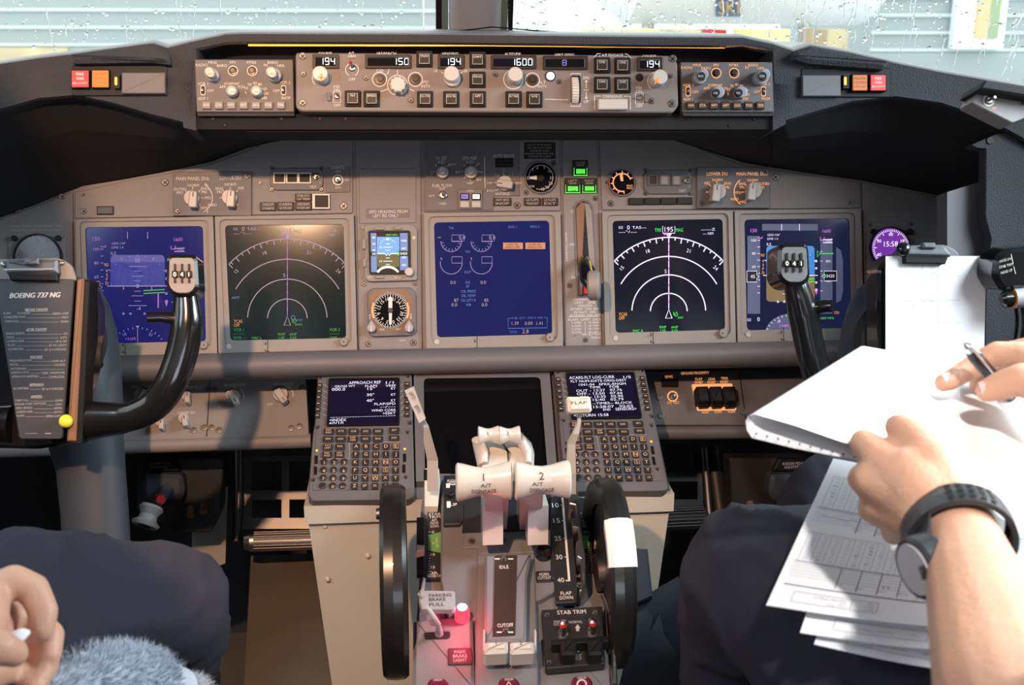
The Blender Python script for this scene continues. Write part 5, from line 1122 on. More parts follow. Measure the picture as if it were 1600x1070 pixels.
def cdu(label, du, lines, letters_lit, leds):
    F = FEP.shift(du=du); t = thing('keypad_unit', label, 'keypad unit', F=F); h = .012
    b = MB(F); b.poly([(497, 576), (643, 574.5), (645, 660), (648, 775), (640, 779), (487, 781), (481, 774), (489, 676), (492, 660)], -.02, h, 'panel_dark', 4, .0015)
    b.poly([(495, 668), (640, 666), (642, 764), (489, 766)], h, h + .001, 'panel_dark', 3)
    for i in range(6):
        y = 601 + i * 9.3
        for a in ((504.5, y + 1), (621, y - 1.5)): b.line([(a[0] - (0 if a[0] < 560 else -14), a[1] - 1), (a[0] + (4 if a[0] < 560 else 9), a[1] - 1 + 1), (a[0] + (8 if a[0] < 560 else 5), a[1] + 3)], .7, h + .0004, 'paint_dim')
    b.line([(546, 691), (546, 716), (500, 717)], .7, h + .0014, 'paint_dim'); b.line([(546, 691), (626, 690)], .7, h + .0014, 'paint_dim')
    b.build('housing', t)
    for x, y in ((501, 590), (638, 588), (497, 668), (641, 661), (637, 676), (490, 750), (634, 746)): screw(F, 'screw', x, y, 4, h, t)
    b = MB(F); b.ringpx([(513.5, 590.5), (624.5, 589.5), (624, 663), (510, 665)], [(516, 593), (622, 592), (621.5, 660.5), (512.5, 662.5)], h, h + .003, 'black', 3, 2); b.poly([(516, 593), (622, 592), (621.5, 660.5), (512.5, 662.5)], h, h + .001, 'scr_cdu', 2)
    for s, x, y, hh, w, al in lines: b.text(s, x, y, hh, h + .0014, 'cdu_text', w=w, al=al)
    b.build('screen', t)
    for i in range(6):
        for x, y in ((499.5 - i * .75, 601.5 + i * 9.4), (636, 599.5 + i * 9.4)):
            b = MB(F); b.rect(x - 4, y - 3.4, x + 4, y + 3.4, h, h + .003, 'key', 1, .0006); b.line([(x - 2.2, y), (x + 2.2, y)], 1.4, h + .0033, letters_lit); b.build('line_select_key', t)
    K = []
    for j, (row, xs) in enumerate(((('INIT REF', 'RTE', 'CLB', 'CRZ', 'DES', '-BRT+'), (513.7, 533, 552.3, 571.4, 590.8, 616)), (('MENU', 'LEGS', 'DEP ARR', 'HOLD', 'PROG', 'EXEC'), (512.5, 532, 551.5, 571, 590.5, 616)))):
        for s, x in zip(row, xs): K.append((s, x, 673.2 + j * 12 - (1.5 if x > 600 else 0), 15.5, 8.6, 0))
    K += [('N1 LIMIT', 512, 697.5, 15, 9, 0), ('FIX', 531.5, 697, 15, 9, 0), ('PREV PAGE', 511, 709.5, 15, 9.5, 0), ('NEXT PAGE', 530.5, 709, 15, 9.5, 0)]
    for j, row in enumerate(('ABCDE', 'FGHIJ', 'KLMNO', 'PQRST', 'UVWXY', ('Z', 'SP', 'DEL', '/', 'CLR'))):
        for i, s in enumerate(row): K.append((s, 556.6 - j * .55 + i * (15.5 + j * .1), 697 + j * 12.3 - i * .1, 10.5, 9.2, 0))
    for j, row in enumerate((('1', '2', '3'), ('4', '5', '6'), ('7', '8', '9'), ('.', '0', '+/-'))):
        for i, s in enumerate(row): K.append((s, 506.7 - j * .8 + i * 15.6, 722.8 + j * 12.5, 10.5, 10.5, 1))
    for s, x, y, w, hh, rnd_ in K:
        b = MB(F)
        if rnd_: b.lathe(x, y, [(5.6, h), (5.4, h + .0035), (4.6, h + .004)], 'key', 18)
        else: b.rect(x - w / 2, y - hh / 2, x + w / 2, y + hh / 2, h, h + .004, 'key', 1.5, .0007)
        z = h + .0043
        if ' ' in s:
            a, c = s.split(' '); b.text(a, x, y - 1.9, 2.7, z, letters_lit, w=w * .55); b.text(c, x, y + 2, 2.7, z, letters_lit, w=w * .6)
        elif len(s) > 2 and not rnd_: b.text(s, x, y, 3, z, letters_lit, w=w * .55)
        else:
            b.text(s, x, y, 5 if len(s) == 1 else 4, z, letters_lit, w=(7.5 if s == '+/-' else None))
            if s in 'ENSW' and len(s) == 1: b.line([(x - 3.8, y - 3.5), (x + 3.8, y - 3.5), (x + 3.8, y + 3.5), (x - 3.8, y + 3.5)], .7, z, letters_lit, True)
        b.build('key', t)
    for x, y, on in ((495, 704.5, leds[0]), (632.5, 702, leds[1])):
        b = MB(F); b.lathe(x, y, [(2.2, h), (2, h + .0015), (1, h + .002)], 'orange_lamp' if on else 'black', 12); b.build('status_lamp', t)
    for x, y in ((494, 718), (493, 735), (632, 715), (631, 732)):
        b = MB(F); b.rect(x - 2.5, y - 6.5, x + 2.5, y + 6.5, h, h + .0015, 'black', 1); b.build('annunciator', t)
L1 = [('APPROACH REF', 570, 597.5, 4.4, 50, 'c'), ('1/1', 609, 597.5, 3.8, 12, 'c'), ('GROSS WT', 539, 603.2, 3.2, 32, 'c'), ('FLAPS', 580, 602.8, 3.4, 19, 'c'), ('VREF', 610.5, 602.3, 3.4, 16, 'c'), ('000.0', 529, 608, 4.6, 21, 'c'), ('15°', 580, 607, 4.2, 12, 'c'), ('30°', 579, 616.5, 4.2, 12, 'c'), ('40°', 578.5, 625.5, 4.2, 12, 'c'), ('KT', 614.5, 606.7, 3.6, 7, 'c'), ('KT', 614.5, 616.2, 3.6, 7, 'c'), ('KT', 614.5, 625.4, 3.6, 7, 'c'), ('FLAP/SPD', 601.5, 630.7, 3.6, 33, 'c'), ('--/---', 606, 635.2, 3, 24, 'c'), ('WIND CORR', 599.5, 640.7, 3.6, 38, 'c'), ('+05KT', 608, 645.4, 3.8, 20, 'c'), ('------------------------', 567, 650.2, 3, 102, 'c'), ('<INDEX', 528, 656, 4.4, 26, 'c'), ('60/10', 525.5, 661, 4.2, 22, 'c')]
L2 = [('ACARS-FLT LOG-CURR', 555, 598.5, 4.4, 73, 'c'), ('1/5', 612, 598, 3.8, 12, 'c'), ('FLT NUM-DATE ORIG-DEST', 565, 604, 3.6, 90, 'c'), ('1041-04   EPKK-ENGM', 570, 609.5, 3.6, 76, 'c'), ('TIME      FOB', 572, 614, 3.4, 48, 'c'), ('OUT - 13:37   07.76', 563, 619.2, 3.8, 74, 'c'), ('OFF - 13:50   07.66', 563, 624.2, 3.8, 74, 'c'), ('ON - 15:35   02.90', 565, 629.2, 3.8, 70, 'c'), ('IN - 15:40   02.79', 565, 634.2, 3.8, 70, 'c'), ('--TIMES-- BLOCK', 581, 639.5, 3.6, 64, 'c'), ('15:58:07   02:03', 581, 645, 3.8, 64, 'c'), ('END', 570, 650, 3.6, 12, 'c'), ('SENSORS>', 601, 649, 4.2, 34, 'c'), ('<RETURN 15:58', 543, 659, 4.2, 56, 'c')]
cdu('dark keypad unit whose screen reads APPROACH REF, left of the lower screen', 0, L1, 'backlit_dim', (1, 1))
cdu('dark keypad unit whose screen reads ACARS FLT LOG, behind the FLAP lever', cR, L2, 'backlit_dim', (0, 1))
t = thing('lower_screen', 'black switched off lower screen between the two keypad units', 'display unit', F=FEP)
o = [(646, 567.5), (857.5, 566), (872, 752), (650, 752)]; i_ = [(662, 591), (844, 589), (856, 740), (664, 740)]
b = MB(FEP); b.ringpx(o, i_, -.01, .010, 'panel_dark', 2, 8, n_in=.004, kin='black'); b.build('bezel', t)
b = MB(FEP); b.poly(i_, -.01, .006, 'scr_off', 8); b.build('screen', t)
for x, k, r in ((668, 'bezel', 6), (844, 'knob', 3.6)):
    b = MB(FEP); b.lathe(x, 573.5, [(r, .010), (r * .9, .014), (r * .7, .0145)], k, 18); b.build('latch_knob', t)

# ================================================================== footwell: pedals, cranks, braces
PD = Frame(C(430, 780, 1.98), 36)
def holes(b, outline, hs, n0, n1, k, thick=.02):
    """Plate made from bars round rectangular holes (outline and holes in px)."""
    x0, y0, x1, y1 = outline; xs = sorted({x0, x1, *[h[0] for h in hs], *[h[2] for h in hs]}); ys = sorted({y0, y1, *[h[1] for h in hs], *[h[3] for h in hs]})
    for a, c in zip(xs, xs[1:]):
        for d, e in zip(ys, ys[1:]):
            mx, my = (a + c) / 2, (d + e) / 2
            if not any(h[0] < mx < h[2] and h[1] < my < h[3] for h in hs): b.rect(a, d, c, e, n0, n1, k)
t = thing('rudder_pedal', 'bronze lit rudder pedal plate with four square holes above ridged footrest bar', 'pedal', F=PD)
b = MB(PD); holes(b, (374, 712, 512, 826), ((394, 720, 440, 766), (452, 720, 496, 766), (394, 780, 440, 809), (452, 780, 492, 809)), -.008, 0, 'steel_dark')
b.build('pedal_plate', t)
b = MB(); b.tube([PD.P(372, 690, .01), PD.P(373, 790, .012), PD.P(369, 846, .014)], .008, 'steel_dark', 12); b.build('side_rail', t)
b = MB(); b.axial(PD.P(382, 846, .02), PD.P(540, 842, .02), [(.013, 0), (.017, .06), (.017, .94), (.013, 1)], 'steel', 24)
for k in range(-3, 4):
    a = R(90 + k * 17); off = (PD.N * math.sin(a) + PD.V * math.cos(a)) * .0175; b.tube([PD.P(398, 846, .02) + off, PD.P(530, 842, .02) + off], .0022, 'steel_dark', 6)
b.build('footrest_bar', t)
PDr = Frame(C(1070, 760, 1.98), 36)
t = thing('rudder_pedal', 'dim blue grey rudder pedal plate with square holes right of the stand', 'pedal', F=PDr)
b = MB(PDr); holes(b, (1000, 680, 1108, 796), ((1040, 690, 1085, 736), (1046, 752, 1090, 780)), -.008, 0, 'column'); b.build('pedal_plate', t)
b = MB(); b.axial(PDr.P(1000, 812, .02), PDr.P(1104, 808, .02), [(.015, 0), (.019, .06), (.019, .94), (.014, 1)], 'column', 24)
for k in range(-3, 4):
    a = R(90 + k * 17); off = (PDr.N * math.sin(a) + PDr.V * math.cos(a)) * .0195; b.tube([PDr.P(1010, 812, .02) + off, PDr.P(1098, 808, .02) + off], .0022, 'steel_dark', 6)
b.build('footrest_bar', t)
b = MB(); b.tube([PDr.P(1100, 700, .01), PDr.P(1112, 850, .015)], .007, 'steel_dark', 12); b.tube([PDr.P(1112, 700, .0), PDr.P(1134, 860, .0)], .016, 'tq_black', 12); b.build('side_rail', t)
# pedal adjust cranks
def crank(label, F, dx, sgn, knob):
    t = thing('pedal_adjust_crank', label, 'crank', F=F); X = lambda x: dx + sgn * (x - 252)
    b = MB(F); b.poly([(X(214), 716), (X(350), 716), (X(345), 800), (X(330), 832), (X(280), 832), (X(214), 800)][::sgn], -.04, 0, 'tq_black', 4, .002)
    b.poly([(X(228), 718), (X(272), 717), (X(282), 736), (X(222), 737)][::sgn], 0, .012, 'black', 2, .002)
    b.text('RUDDER PEDAL', X(250), 724, 4, .0124, 'paint_dim', w=34); b.text('ADJUSTMENT', X(250), 729.5, 4, .0124, 'paint_dim', w=30); b.text('AFT', X(233), 739, 3.6, .0006, 'paint_dim'); b.text('FWD', X(273), 739, 3.6, .0006, 'paint_dim')
    b.build('mounting_plate', t)
    b = MB(F); b.poly([(X(224), 742), (X(284), 742), (X(288), 770), (X(280), 786), (X(228), 782), (X(222), 764)][::sgn], 0, .03, 'column', 8, .006); b.build('gear_housing', t)
    b = MB(F); b.tube([F.P(X(262), 764, .03), F.P(X(252), 778, .05), F.P(X(244), 788, .062)], [.010, .009, .008], 'column', 12); p = F.P(X(250), 778, .052); b.axial(p - F.U * .002, p + F.N * .012 + F.U * .004, [(.007, 0), (.007, 1)], 'red_paint', 12); b.build('crank_arm', t)
    if knob:
        b = MB(F); b.axial(F.P(238, 790, .06), F.P(226, 822, .075), [(.016, 0), (.0185, .15), (.013, .45), (.015, .7), (.0215, .85), (.019, 1)], 'knob', 24); p = F.P(226, 822, .075); dd = (F.P(226, 822, .075) - F.P(238, 790, .06)).normalized(); b.axial(p, p + dd * .001, [(.010, 0), (.010, 1)], 'black', 18); b.build('crank_knob', t)
    b = MB(F)
    for x, y in ((X(298), 806), (X(318), 800)): b.tube([F.P(x, y - 14, .004), F.P(x, y, .02)], .006, 'wood', 10)
    b.build('cable_fitting', t)
crank('dark rudder pedal crank box with cream knob, between left column and rudder pedal', Frame(C(280, 770, 1.80), 10), 252, 1, True)
crank('dark rudder pedal crank box with red tipped arm above the right pilot knees', Frame(C(1210, 740, 1.80), 10), 1238, -1, False)
# side boards in the footwells
b = MB(); b.hexa([C(300, 760, 1.99), C(356, 760, 1.99), C(352, 880, 1.90), C(300, 900, 1.90), C(300, 760, 1.97), C(356, 760, 1.97), C(352, 880, 1.88), C(300, 900, 1.88)], 'stand'); b.build('footwell_board', label='tan board lit by the lamp below the left crank box', cat='board')
b = MB(); b.hexa([C(392, 868, 2.06), C(560, 862, 2.06), C(560, 1100, 1.70), C(380, 1100, 1.70), C(392, 868, 2.04), C(560, 862, 2.04), C(560, 1100, 1.68), C(380, 1100, 1.68)], 'floor'); b.build('heel_plate', label='sloping tan floor plate below the left rudder pedal footrest', cat='floor plate')
b = MB(); b.hexa([C(1120, 745, 2.10), C(1300, 745, 2.10), C(1300, 850, 1.95), C(1110, 850, 1.95), C(1120, 745, 2.08), C(1300, 745, 2.08), C(1300, 850, 1.93), C(1110, 850, 1.93)], 'panel_dark'); b.build('heel_plate', label='dark grey floor plate below the right crank box', cat='floor plate')
b = MB(); p = C(1000, 905, 1.5); b.hexa([C(975, 855, 1.6), C(1012, 858, 1.6), C(1020, 935, 1.6), C(975, 950, 1.6), C(975, 855, 1.52), C(1008, 858, 1.52), C(1018, 930, 1.52), C(975, 950, 1.52)], 'column'); b.build('latch_box', label='blue grey latch box on the stand right of the taped trim wheel', cat='box')
b = MB(); b.hexa([C(1000, 935, 1.62), C(1060, 900, 1.62), C(1110, 1100, 1.45), C(960, 1100, 1.45), C(1000, 935, 1.60), C(1060, 900, 1.60), C(1110, 1100, 1.43), C(960, 1100, 1.43)], 'column'); b.build('heel_plate', label='dark blue grey floor plate between taped trim wheel and pilot knee', cat='floor plate')
# ================================================================== throttle quadrant
tq = thing('throttle_quadrant', 'grey centre console with thrust levers, trim scales and the FLAP DOWN scale', 'throttle quadrant', F=TQ)
CTR = TQ.uv(790, 900).x
def down(b, pts, n1, depth, k, bev=.002): b.poly(pts, n1 - depth, n1, k, 3, bev)
b = MB(TQ)
OUT = [(664, 742), (893, 738), (905, 800), (944, 905), (958, 1090), (643, 1090), (655, 905), (657, 800)]
down(b, OUT, -.004, .30, 'tq_grey', .003)
down(b, [(690, 748), (890, 744), (898, 905), (845, 935), (702, 980), (688, 905)], .006, .02, 'tq_grey', .002)
down(b, [(646, 968), (738, 958), (742, 1075), (644, 1090)], .010, .03, 'tq_grey', .004)
down(b, [(745, 835), (835, 832), (842, 1076), (742, 1080)], .008, .02, 'tq_grey', .002)
b.build('console_body', tq)
# slots of the thrust levers
b = MB(TQ); b.poly([(728, 745), (860, 742), (862, 826), (722, 832)], .006, .0075, 'tq_black', 2); b.build('lever_slot', tq)
b = MB(TQ); b.poly([(725, 832), (870, 828), (872, 850), (843, 852), (838, 862), (752, 864), (748, 854), (722, 856)], .006, .009, 'tq_grey', 2, .0008); b.build('cross_plate', tq)
for x, y in ((737, 846), (785, 844), (833, 842), (905, 915), (880, 886)): screw(TQ, 'screw', x, y, 5.5, .010, tq)
# speed brake plate
b = MB(TQ); b.poly([(693, 742), (722, 742), (724, 808), (720, 818), (693, 819)], .006, .012, 'tq_black', 3, .001); z = .0125
b.box2(697, 755, 703, 762, z, 'paint'); b.line([(703, 757), (714, 757)], 1.6, z, 'paint'); b.text('FLIGHT', 707, 751, 4, z, 'paint', w=16); b.text('DETENT', 709, 754.5, 3.4, z, 'paint', w=15)
b.box2(698, 783, 704, 793, z, 'paint'); b.text('UP', 709, 788, 4.4, z, 'paint'); b.build('speed_brake_plate', tq)
b = MB(TQ); b.lathe(705, 776, [(5, .012), (4.5, .018), (3, .019)], 'black', 14); b.build('rubber_stop', tq)
# stabiliser trim scales
def scale(name, pts, gx, tx, sgn, ticks):
    b = MB(TQ); b.poly(pts, -.006, .001, 'tq_black', 2); z = .0014; x0, x1 = gx
    c = [(x0, 836), (x1, 830), (x1, 864), (x0, 860)] if sgn > 0 else [(x0, 832), (x1, 838), (x1, 856), (x0, 862)]
    b.flat(c, z, 'green_paint'); b.text('TAKE-OFF', (x0 + x1) / 2 + sgn * 2, 847, 3.4, z + .0003, 'paint', w=22, rot=-90 if sgn > 0 else 90)
    xt = ticks
    for i in range(17): b.line([(xt + .06 * i * sgn, 831 + i * 4.1), (xt + .06 * i * sgn + sgn * (4 if i % 5 == 0 else 2.5), 831 + i * 4.1)], 1, z, 'paint')
    for s, y in (('0', 831), ('5', 848), ('10', 866), ('15', 886)): b.text(s, xt + sgn * 7.5, y, 4, z + .0003, 'paint')
    for s, y, w in (('STAB', 803, 18), ('TRIM', 807.5, 18), ('APL', 812.5, 10), ('NOSE', 817, 13), ('DOWN', 822, 13), ('APL', 895, 11), ('NOSE UP', 899.5, 21)): b.text(s, tx, y, 4, z, 'paint', w=w)
    b.build(name, tq)
scale('trim_scale', [(668, 796), (693, 794), (693, 905), (667, 905)], (669, 692), 679, 1, 669)
scale('trim_scale', [(900, 776), (922, 780), (926, 893), (906, 905)], (904, 920), 911, -1, 921)
for x, y, sx in ((657, 856, 1), (936, 843, -1)):
    b = MB(TQ); b.rect(x - 6, y - 48, x + 5, y + 42, -.006, .0, 'black', 2); b.build('pointer_slot', tq)
    b = MB(TQ); b.poly([(x - 7, y - 6), (x + 6, y - 5), (x + 6, y + 3), (x - 7, y + 6)], 0, .010, 'ivory', 0, .001); b.build('trim_pointer', tq, 'small ivory pointer')
# fuel cut-off channel
b = MB(TQ); b.poly([(757, 866), (831, 864), (824, 902), (822, 1000), (757, 1002)], .006, .026, 'tq_grey', 3, .003); b.poly([(773, 868), (808, 867), (805, 992), (770, 994)], .026, .0272, 'brownglass', 2); z = .0276
b.text('IDLE', 787.5, 885.5, 5.2, z, 'paint', w=14); b.text('CUTOFF', 789.5, 976.5, 5.4, z, 'paint', w=25)
for x0, x1, y in ((773, 781, 873), (794, 802, 873), (776, 784, 987.5), (794, 802, 987.5)): b.line([(x0, y), (x1, y)], 2.4, z, 'paint')
b.build('cutoff_channel', tq)
for x, y in ((787, 874), (790, 986)): screw(TQ, 'screw', x, y, 5, .0272, tq)
for i, (x0, x1) in enumerate(((758, 794), (797, 834))):
    b = MB(TQ); b.poly([(x0, 1000), (x1, 999), (x1 + (0 if i == 0 else 2), 1017), (x0 - (2 if i == 0 else 0), 1019)], .02, .042, 'lever_white', 4, .004)
    b.text(str(i + 1), (x0 + x1) / 2 + (-1 if i == 0 else -2), 1004, 6, .0424, 'print_dark')
    xs = x0 - 3 if i == 0 else x1 + 1
    b.poly([(xs, 982), (xs + 3, 984), (xs + 3, 1016), (xs, 1016)], .0, .030, 'lever_white', 1, .001); b.build('cutoff_lever', tq)
# horn cut-out
b = MB(TQ); b.lathe(849, 868, [(13, .006), (12.5, .014), (10, .018), (4, .019)], 'gloss_black', 26); b.build('horn_cutout_button', tq)
b = MB(TQ); b.poly([(837, 892), (862, 891), (863, 908), (838, 909)], .006, .008, 'tq_black', 2, .0005); b.text('HORN', 850, 897, 4.6, .0085, 'paint', w=15); b.text('CUTOUT', 850.5, 902.5, 4.6, .0085, 'paint', w=21); b.build('horn_label', tq)
# flap scale
b = MB(TQ); b.poly([(860, 775), (890, 773), (903, 925), (902, 940), (868, 942), (866, 905), (861, 900)], .006, .012, 'tq_black', 4, .001); z = .0125
for s, y in (('10', 789), ('15', 813), ('25', 841), ('30', 870), ('40', 906)): b.text(s, 868 + (y - 789) * .07, y, 7, z, 'paint', w=10.5)
b.line([(878, 768), (889.5, 907)], 3.2, z, 'paint')
for y in (789, 813, 841, 870): b.line([(876 + (y - 789) * .08, y), (881 + (y - 789) * .08, y)], 1.8, z, 'paint')
b.line([(884, 907), (891, 907)], 2.4, z, 'paint'); b.text('FLAP', 884.5, 926.5, 5.4, z, 'paint', w=17); b.text('DOWN', 885, 933.5, 5.4, z, 'paint', w=21); b.build('flap_scale', tq)
# notched chrome flap gate
b = MB(TQ); P_ = [(880, 722), (889, 722), (891, 735), (885, 737), (886, 746), (894, 748), (896, 768), (889, 770), (890, 786), (899, 788), (901, 806), (893, 810), (895, 822), (903, 824), (905, 842), (900, 846), (902, 868), (908, 872), (911, 906), (905, 922), (909, 922), (916, 912), (915, 870), (908, 820), (903, 770), (897, 730), (893, 716), (881, 716)]
b.poly(P_, .004, .028, 'steel', 0, .001); b.build('flap_gate', tq)
# stab trim cut-out panel
b = MB(TQ); b.poly([(846, 952), (941, 946), (946, 1036), (853, 1044)], .0, .010, 'tq_black', 3, .001); z = .0105
b.text('STAB TRIM', 893, 956, 6, z, 'paint', w=45); b.text('MAIN', 871, 971, 3.4, z, 'paint_dim', w=11); b.text('ELECT', 871, 975, 3.4, z, 'paint_dim', w=11); b.text('NORMAL', 899.5, 971.5, 4, z, 'paint_dim', w=21); b.text('AUTO', 925, 967.5, 3.4, z, 'paint_dim', w=10); b.text('PILOT', 925, 971.5, 3.4, z, 'paint_dim', w=10)
b.flat([(898, 981), (902.5, 975), (907, 981)], z, 'knob'); b.flat([(900, 981), (905, 981), (905, 986), (900, 986)], z, 'knob')
b.flat([(900, 1009), (907, 1009), (907, 1014), (909, 1014), (903.5, 1019), (898, 1014), (900, 1014)], z, 'knob'); b.text('CUT', 904, 1024, 4.2, z, 'paint_dim', w=9); b.text('OUT', 904, 1029, 4.2, z, 'paint_dim', w=10)
b.build('trim_cutout_panel', tq)
for x, y in ((880, 991), (926, 989)):
    b = MB(TQ); b.lathe(x, y, [(10, .010), (10, .014), (7, .0145), (6, .017)], 'chrome', 6); p = TQ.P(x, y, .016); b.axial(p, p + TQ.N * .016 + TQ.V * .006, [(.003, 0), (.0042, .6), (.0046, .85), (.003, 1)], 'chrome', 12, ks=['steel', 'red_paint', 'chrome', 'chrome']); b.build('toggle_switch', tq)
b = MB(TQ)
b.poly([(862, 998), (950, 993), (951, 1001), (863, 1006)], .012, .026, 'black', 1, .001)
for x in (886, 928): b.poly([(x - 11, 997), (x + 15, 996), (x + 14, 1020), (x - 8, 1021)], .012, .030, 'black', 3, .003)
b.build('switch_guard', tq)
b = MB(TQ); b.tube([TQ.P(942, 930, .004), TQ.P(955, 960, .006), TQ.P(961, 1070, .006)], .003, 'steel', 8); b.build('edge_trim', tq)
for x, y in ((855, 962), (930, 958), (858, 1036), (938, 1030)): screw(TQ, 'screw', x, y, 4.5, .010, tq)
# park brake handle, lamp, label
b = MB(TQ); b.poly([(662, 988), (703, 986), (704, 993), (700, 997), (664, 998)], .010, .0115, 'tq_black', 3); b.build('brake_slot', tq)
b = MB(TQ); b.tube([TQ.P(686, 991, .01), TQ.P(685, 975, .045), TQ.P(674, 958, .055), TQ.P(668, 948, .058)], .0028, 'knob_grey', 10); b.tube([TQ.P(662, 935, .06), TQ.P(654, 930, .058), TQ.P(660, 922, .05), TQ.P(662, 905, .02)], .0022, 'knob_grey', 8)
b.lathe(686, 990, [(7, .0115), (5, .02), (3, .024)], 'knob_grey', 12); brod = b.build('brake_rod', tq)
b = MB(TQ); b.poly([(656, 921), (711, 922), (712, 948), (706, 951), (658, 950), (654, 938)], .052, .060, 'knob_grey', 4, .0015)
for s, y, w in (('PARKING', 929.5, 35), ('BRAKE', 936, 26), ('PULL', 944, 24)): b.text(s, 671 + w / 2 - .5, y, 5.2, .0605, 'print_dark', w=w)
b.build('brake_handle', brod, 'grey PARKING BRAKE PULL handle plate')
b = MB(TQ); b.lathe(722, 968, [(14.5, .006), (14, .010), (12, .012)], 'steel', 6, ks=None); b.build('lamp_base', tq)
b = MB(TQ); b.lathe(722, 966, [(11.5, .012), (12, .020), (11, .026), (8, .031), (3, .033)], 'red_lamp', 24, ks=['red_lamp', 'red_lamp', 'red_lamp', 'red_core', 'red_core']); b.build('warning_lamp', tq, 'glowing red park brake lamp')
light('brake_lamp_glow', 'POINT', TQ.P(722, 958, .046), .19, (1.0, .03, .09), shadow_soft_size=.008)
b = MB(TQ); b.poly([(700, 1012), (737, 1011), (738, 1037), (700, 1038)], .010, .012, 'tq_black', 3, .0005)
for s, y, w in (('PARK', 1018, 18), ('BRAKE', 1024.5, 22), ('LIGHT', 1031, 21)): b.text(s, 719, y, 4.6, .0124, 'paint_dim', w=w)
b.build('lamp_label', tq)
# thrust levers
dm('fire_handle', (0.12, 0.01, 0.03), .35)
for i, (xk, yk, xa) in enumerate(((756, 752, 786), (847, 750, 812))):
    # arm
    lv = MB(); base = TQ.P(xa - 6 + i * 10, 822, -.03); D_ = 1.255
    p_top = C(xk + (20 if i == 0 else -18), yk + 10, D_ + .03)
    s = 1 if i else -1; U = TQ.U; wv = U * .0135
    q0 = TQ.P(xa + (-12 if i == 0 else 16), 826, .0); q1 = TQ.P(xa + (-12 if i == 0 else 16), 796, .02)
    fw = Vector((0, .030, .0))
    lv.hexa([q0 + fw - wv, q0 + fw + wv, p_top + fw + wv, p_top + fw - wv, q0 - wv - fw * .2, q0 + wv - fw * .2, p_top + wv - fw * .3, p_top - wv - fw * .3], 'lever_white')
    a = MB(); a.mats = lv.mats; 
    arm = lv.build('thrust_lever_arm', tq)
    # grip: waisted barrel across
    w_ = .0305; pc = C(xk, yk, D_)
    g = MB(); prof = [(.019, 0), (.0215, .03), (.0205, .12), (.0165, .35), (.0155, .5), (.0168, .65), (.0205, .88), (.0215, .97), (.019, 1)]
    seg = 28; vs = []
    for r, h in prof:
        for k in range(seg):
            t_ = 2 * math.pi * k / seg; vs.append(pc + U * ((h - .5) * 2 * w_) + TQ.V * 0 + Vector((0, math.cos(t_) * r * .8, math.sin(t_) * r * 1.02)))
    for j in range(len(prof) - 1): g.add(vs[j * seg:(j + 2) * seg], [(q, (q + 1) % seg, seg + (q + 1) % seg, seg + q) for q in range(seg)], 'lever_white', True)
    g.add(vs[:seg], [tuple(range(seg))[::-1]], 'lever_white'); g.add(vs[-seg:], [tuple(range(seg))], 'lever_white')
    G = Frame(pc, 32); n_ = .0178
    def gt(s_, x, y, h, w=None): 
        # lettering wrapped on the grip
        vs_, fs_, g0, g1 = glyphs(s_); o = G.uv(x, y, n_); sc_ = G.sc(x, y, n_); sy = h * sc_ / CAPH; sx = (w * sc_ / (g1 - g0)) if w else sy
        out = []
        for a_, b_ in vs_:
            u = o.x + (a_ - (g0 + g1) / 2) * sx; v = o.y + (b_ - CAPH / 2) * sy
            hfrac = u / (2 * w_) + .5; r = next((ra + (rb - ra) * (hfrac - ha) / (hb - ha) for (ra, ha), (rb, hb) in zip(prof, prof[1:]) if ha <= hfrac <= hb), .02) + .0003; th = math.asin(max(-1, min(1, v / (r * 1.0)))) + R(32)
            out.append(pc + U * u + Vector((0, -math.cos(th) * r * .8 * 1.02, math.sin(th) * r * 1.02 * 1.02)) + Vector((0, -.0004, .0004)))
        g.add(out, fs_, 'print_dark')
    gt('1' if i == 0 else '2', xk, yk - 5, 12); gt('A/T', xk + (4 if i == 0 else -6), yk + 7.5, 5, 17); gt('DISENGAGE', xk + 1, yk + 15.5, 4.6, 38)
    g.build('thrust_lever_grip', arm, 'white grip marked 1' if i == 0 else 'white grip marked 2')
    # reverse lever piggybacked in front
    r_ = MB(); xr = 764 if i == 0 else 797
    A_ = C(xr + (7 if i == 0 else 12), 742, 1.30); B_ = C(xr + (9 if i == 0 else 18), 700, 1.33); C_ = C(xr, 680, 1.33)
    for (p, q, w1, w2) in ((A_, B_, .016, .013), (B_, C_, .013, .012)):
        f2 = Vector((0, .016, 0)); r_.hexa([p + f2 - U * w1, p + f2 + U * w1, q + f2 + U * w2, q + f2 - U * w2, p - f2 - U * w1, p - f2 + U * w1, q - f2 + U * w2, q - f2 - U * w2], 'lever_white')
    rarm = r_.build('reverse_lever_arm', tq)
    r_ = MB(); pc2 = C(763.5 if i == 0 else 796, 680, 1.30)
    vs = []
    for r, h in prof:
        for k in range(20):
            t_ = 2 * math.pi * k / 20; vs.append(pc2 + U * ((h - .5) * .024) + Vector((0, math.cos(t_) * r * .45, math.sin(t_) * r * .5)))
    for j in range(len(prof) - 1): r_.add(vs[j * 20:(j + 2) * 20], [(q, (q + 1) % 20, 20 + (q + 1) % 20, 20 + q) for q in range(20)], 'lever_white', True)
    r_.add(vs[:20], [tuple(range(20))[::-1]], 'lever_white'); r_.add(vs[-20:], [tuple(range(20))], 'lever_white')
    r_.tube([pc2 + U * (-.012 if i == 0 else .012) + Vector((0, 0, -.005)), C(752 if i == 0 else 824, 705, 1.31), C(754 if i == 0 else 826, 726, 1.30)], [(.006, .008), (.006, .010), (.004, .008)], 'lever_white', 12)
    G2 = Frame(pc2, 60); q = MB(G2); q.text(str(i + 1), 762 if i == 0 else 793, 677, 6, .0112, 'print_dark'); r_.add(q.v, q.f, 'print_dark')
    r_.build('reverse_lever_grip', rarm)
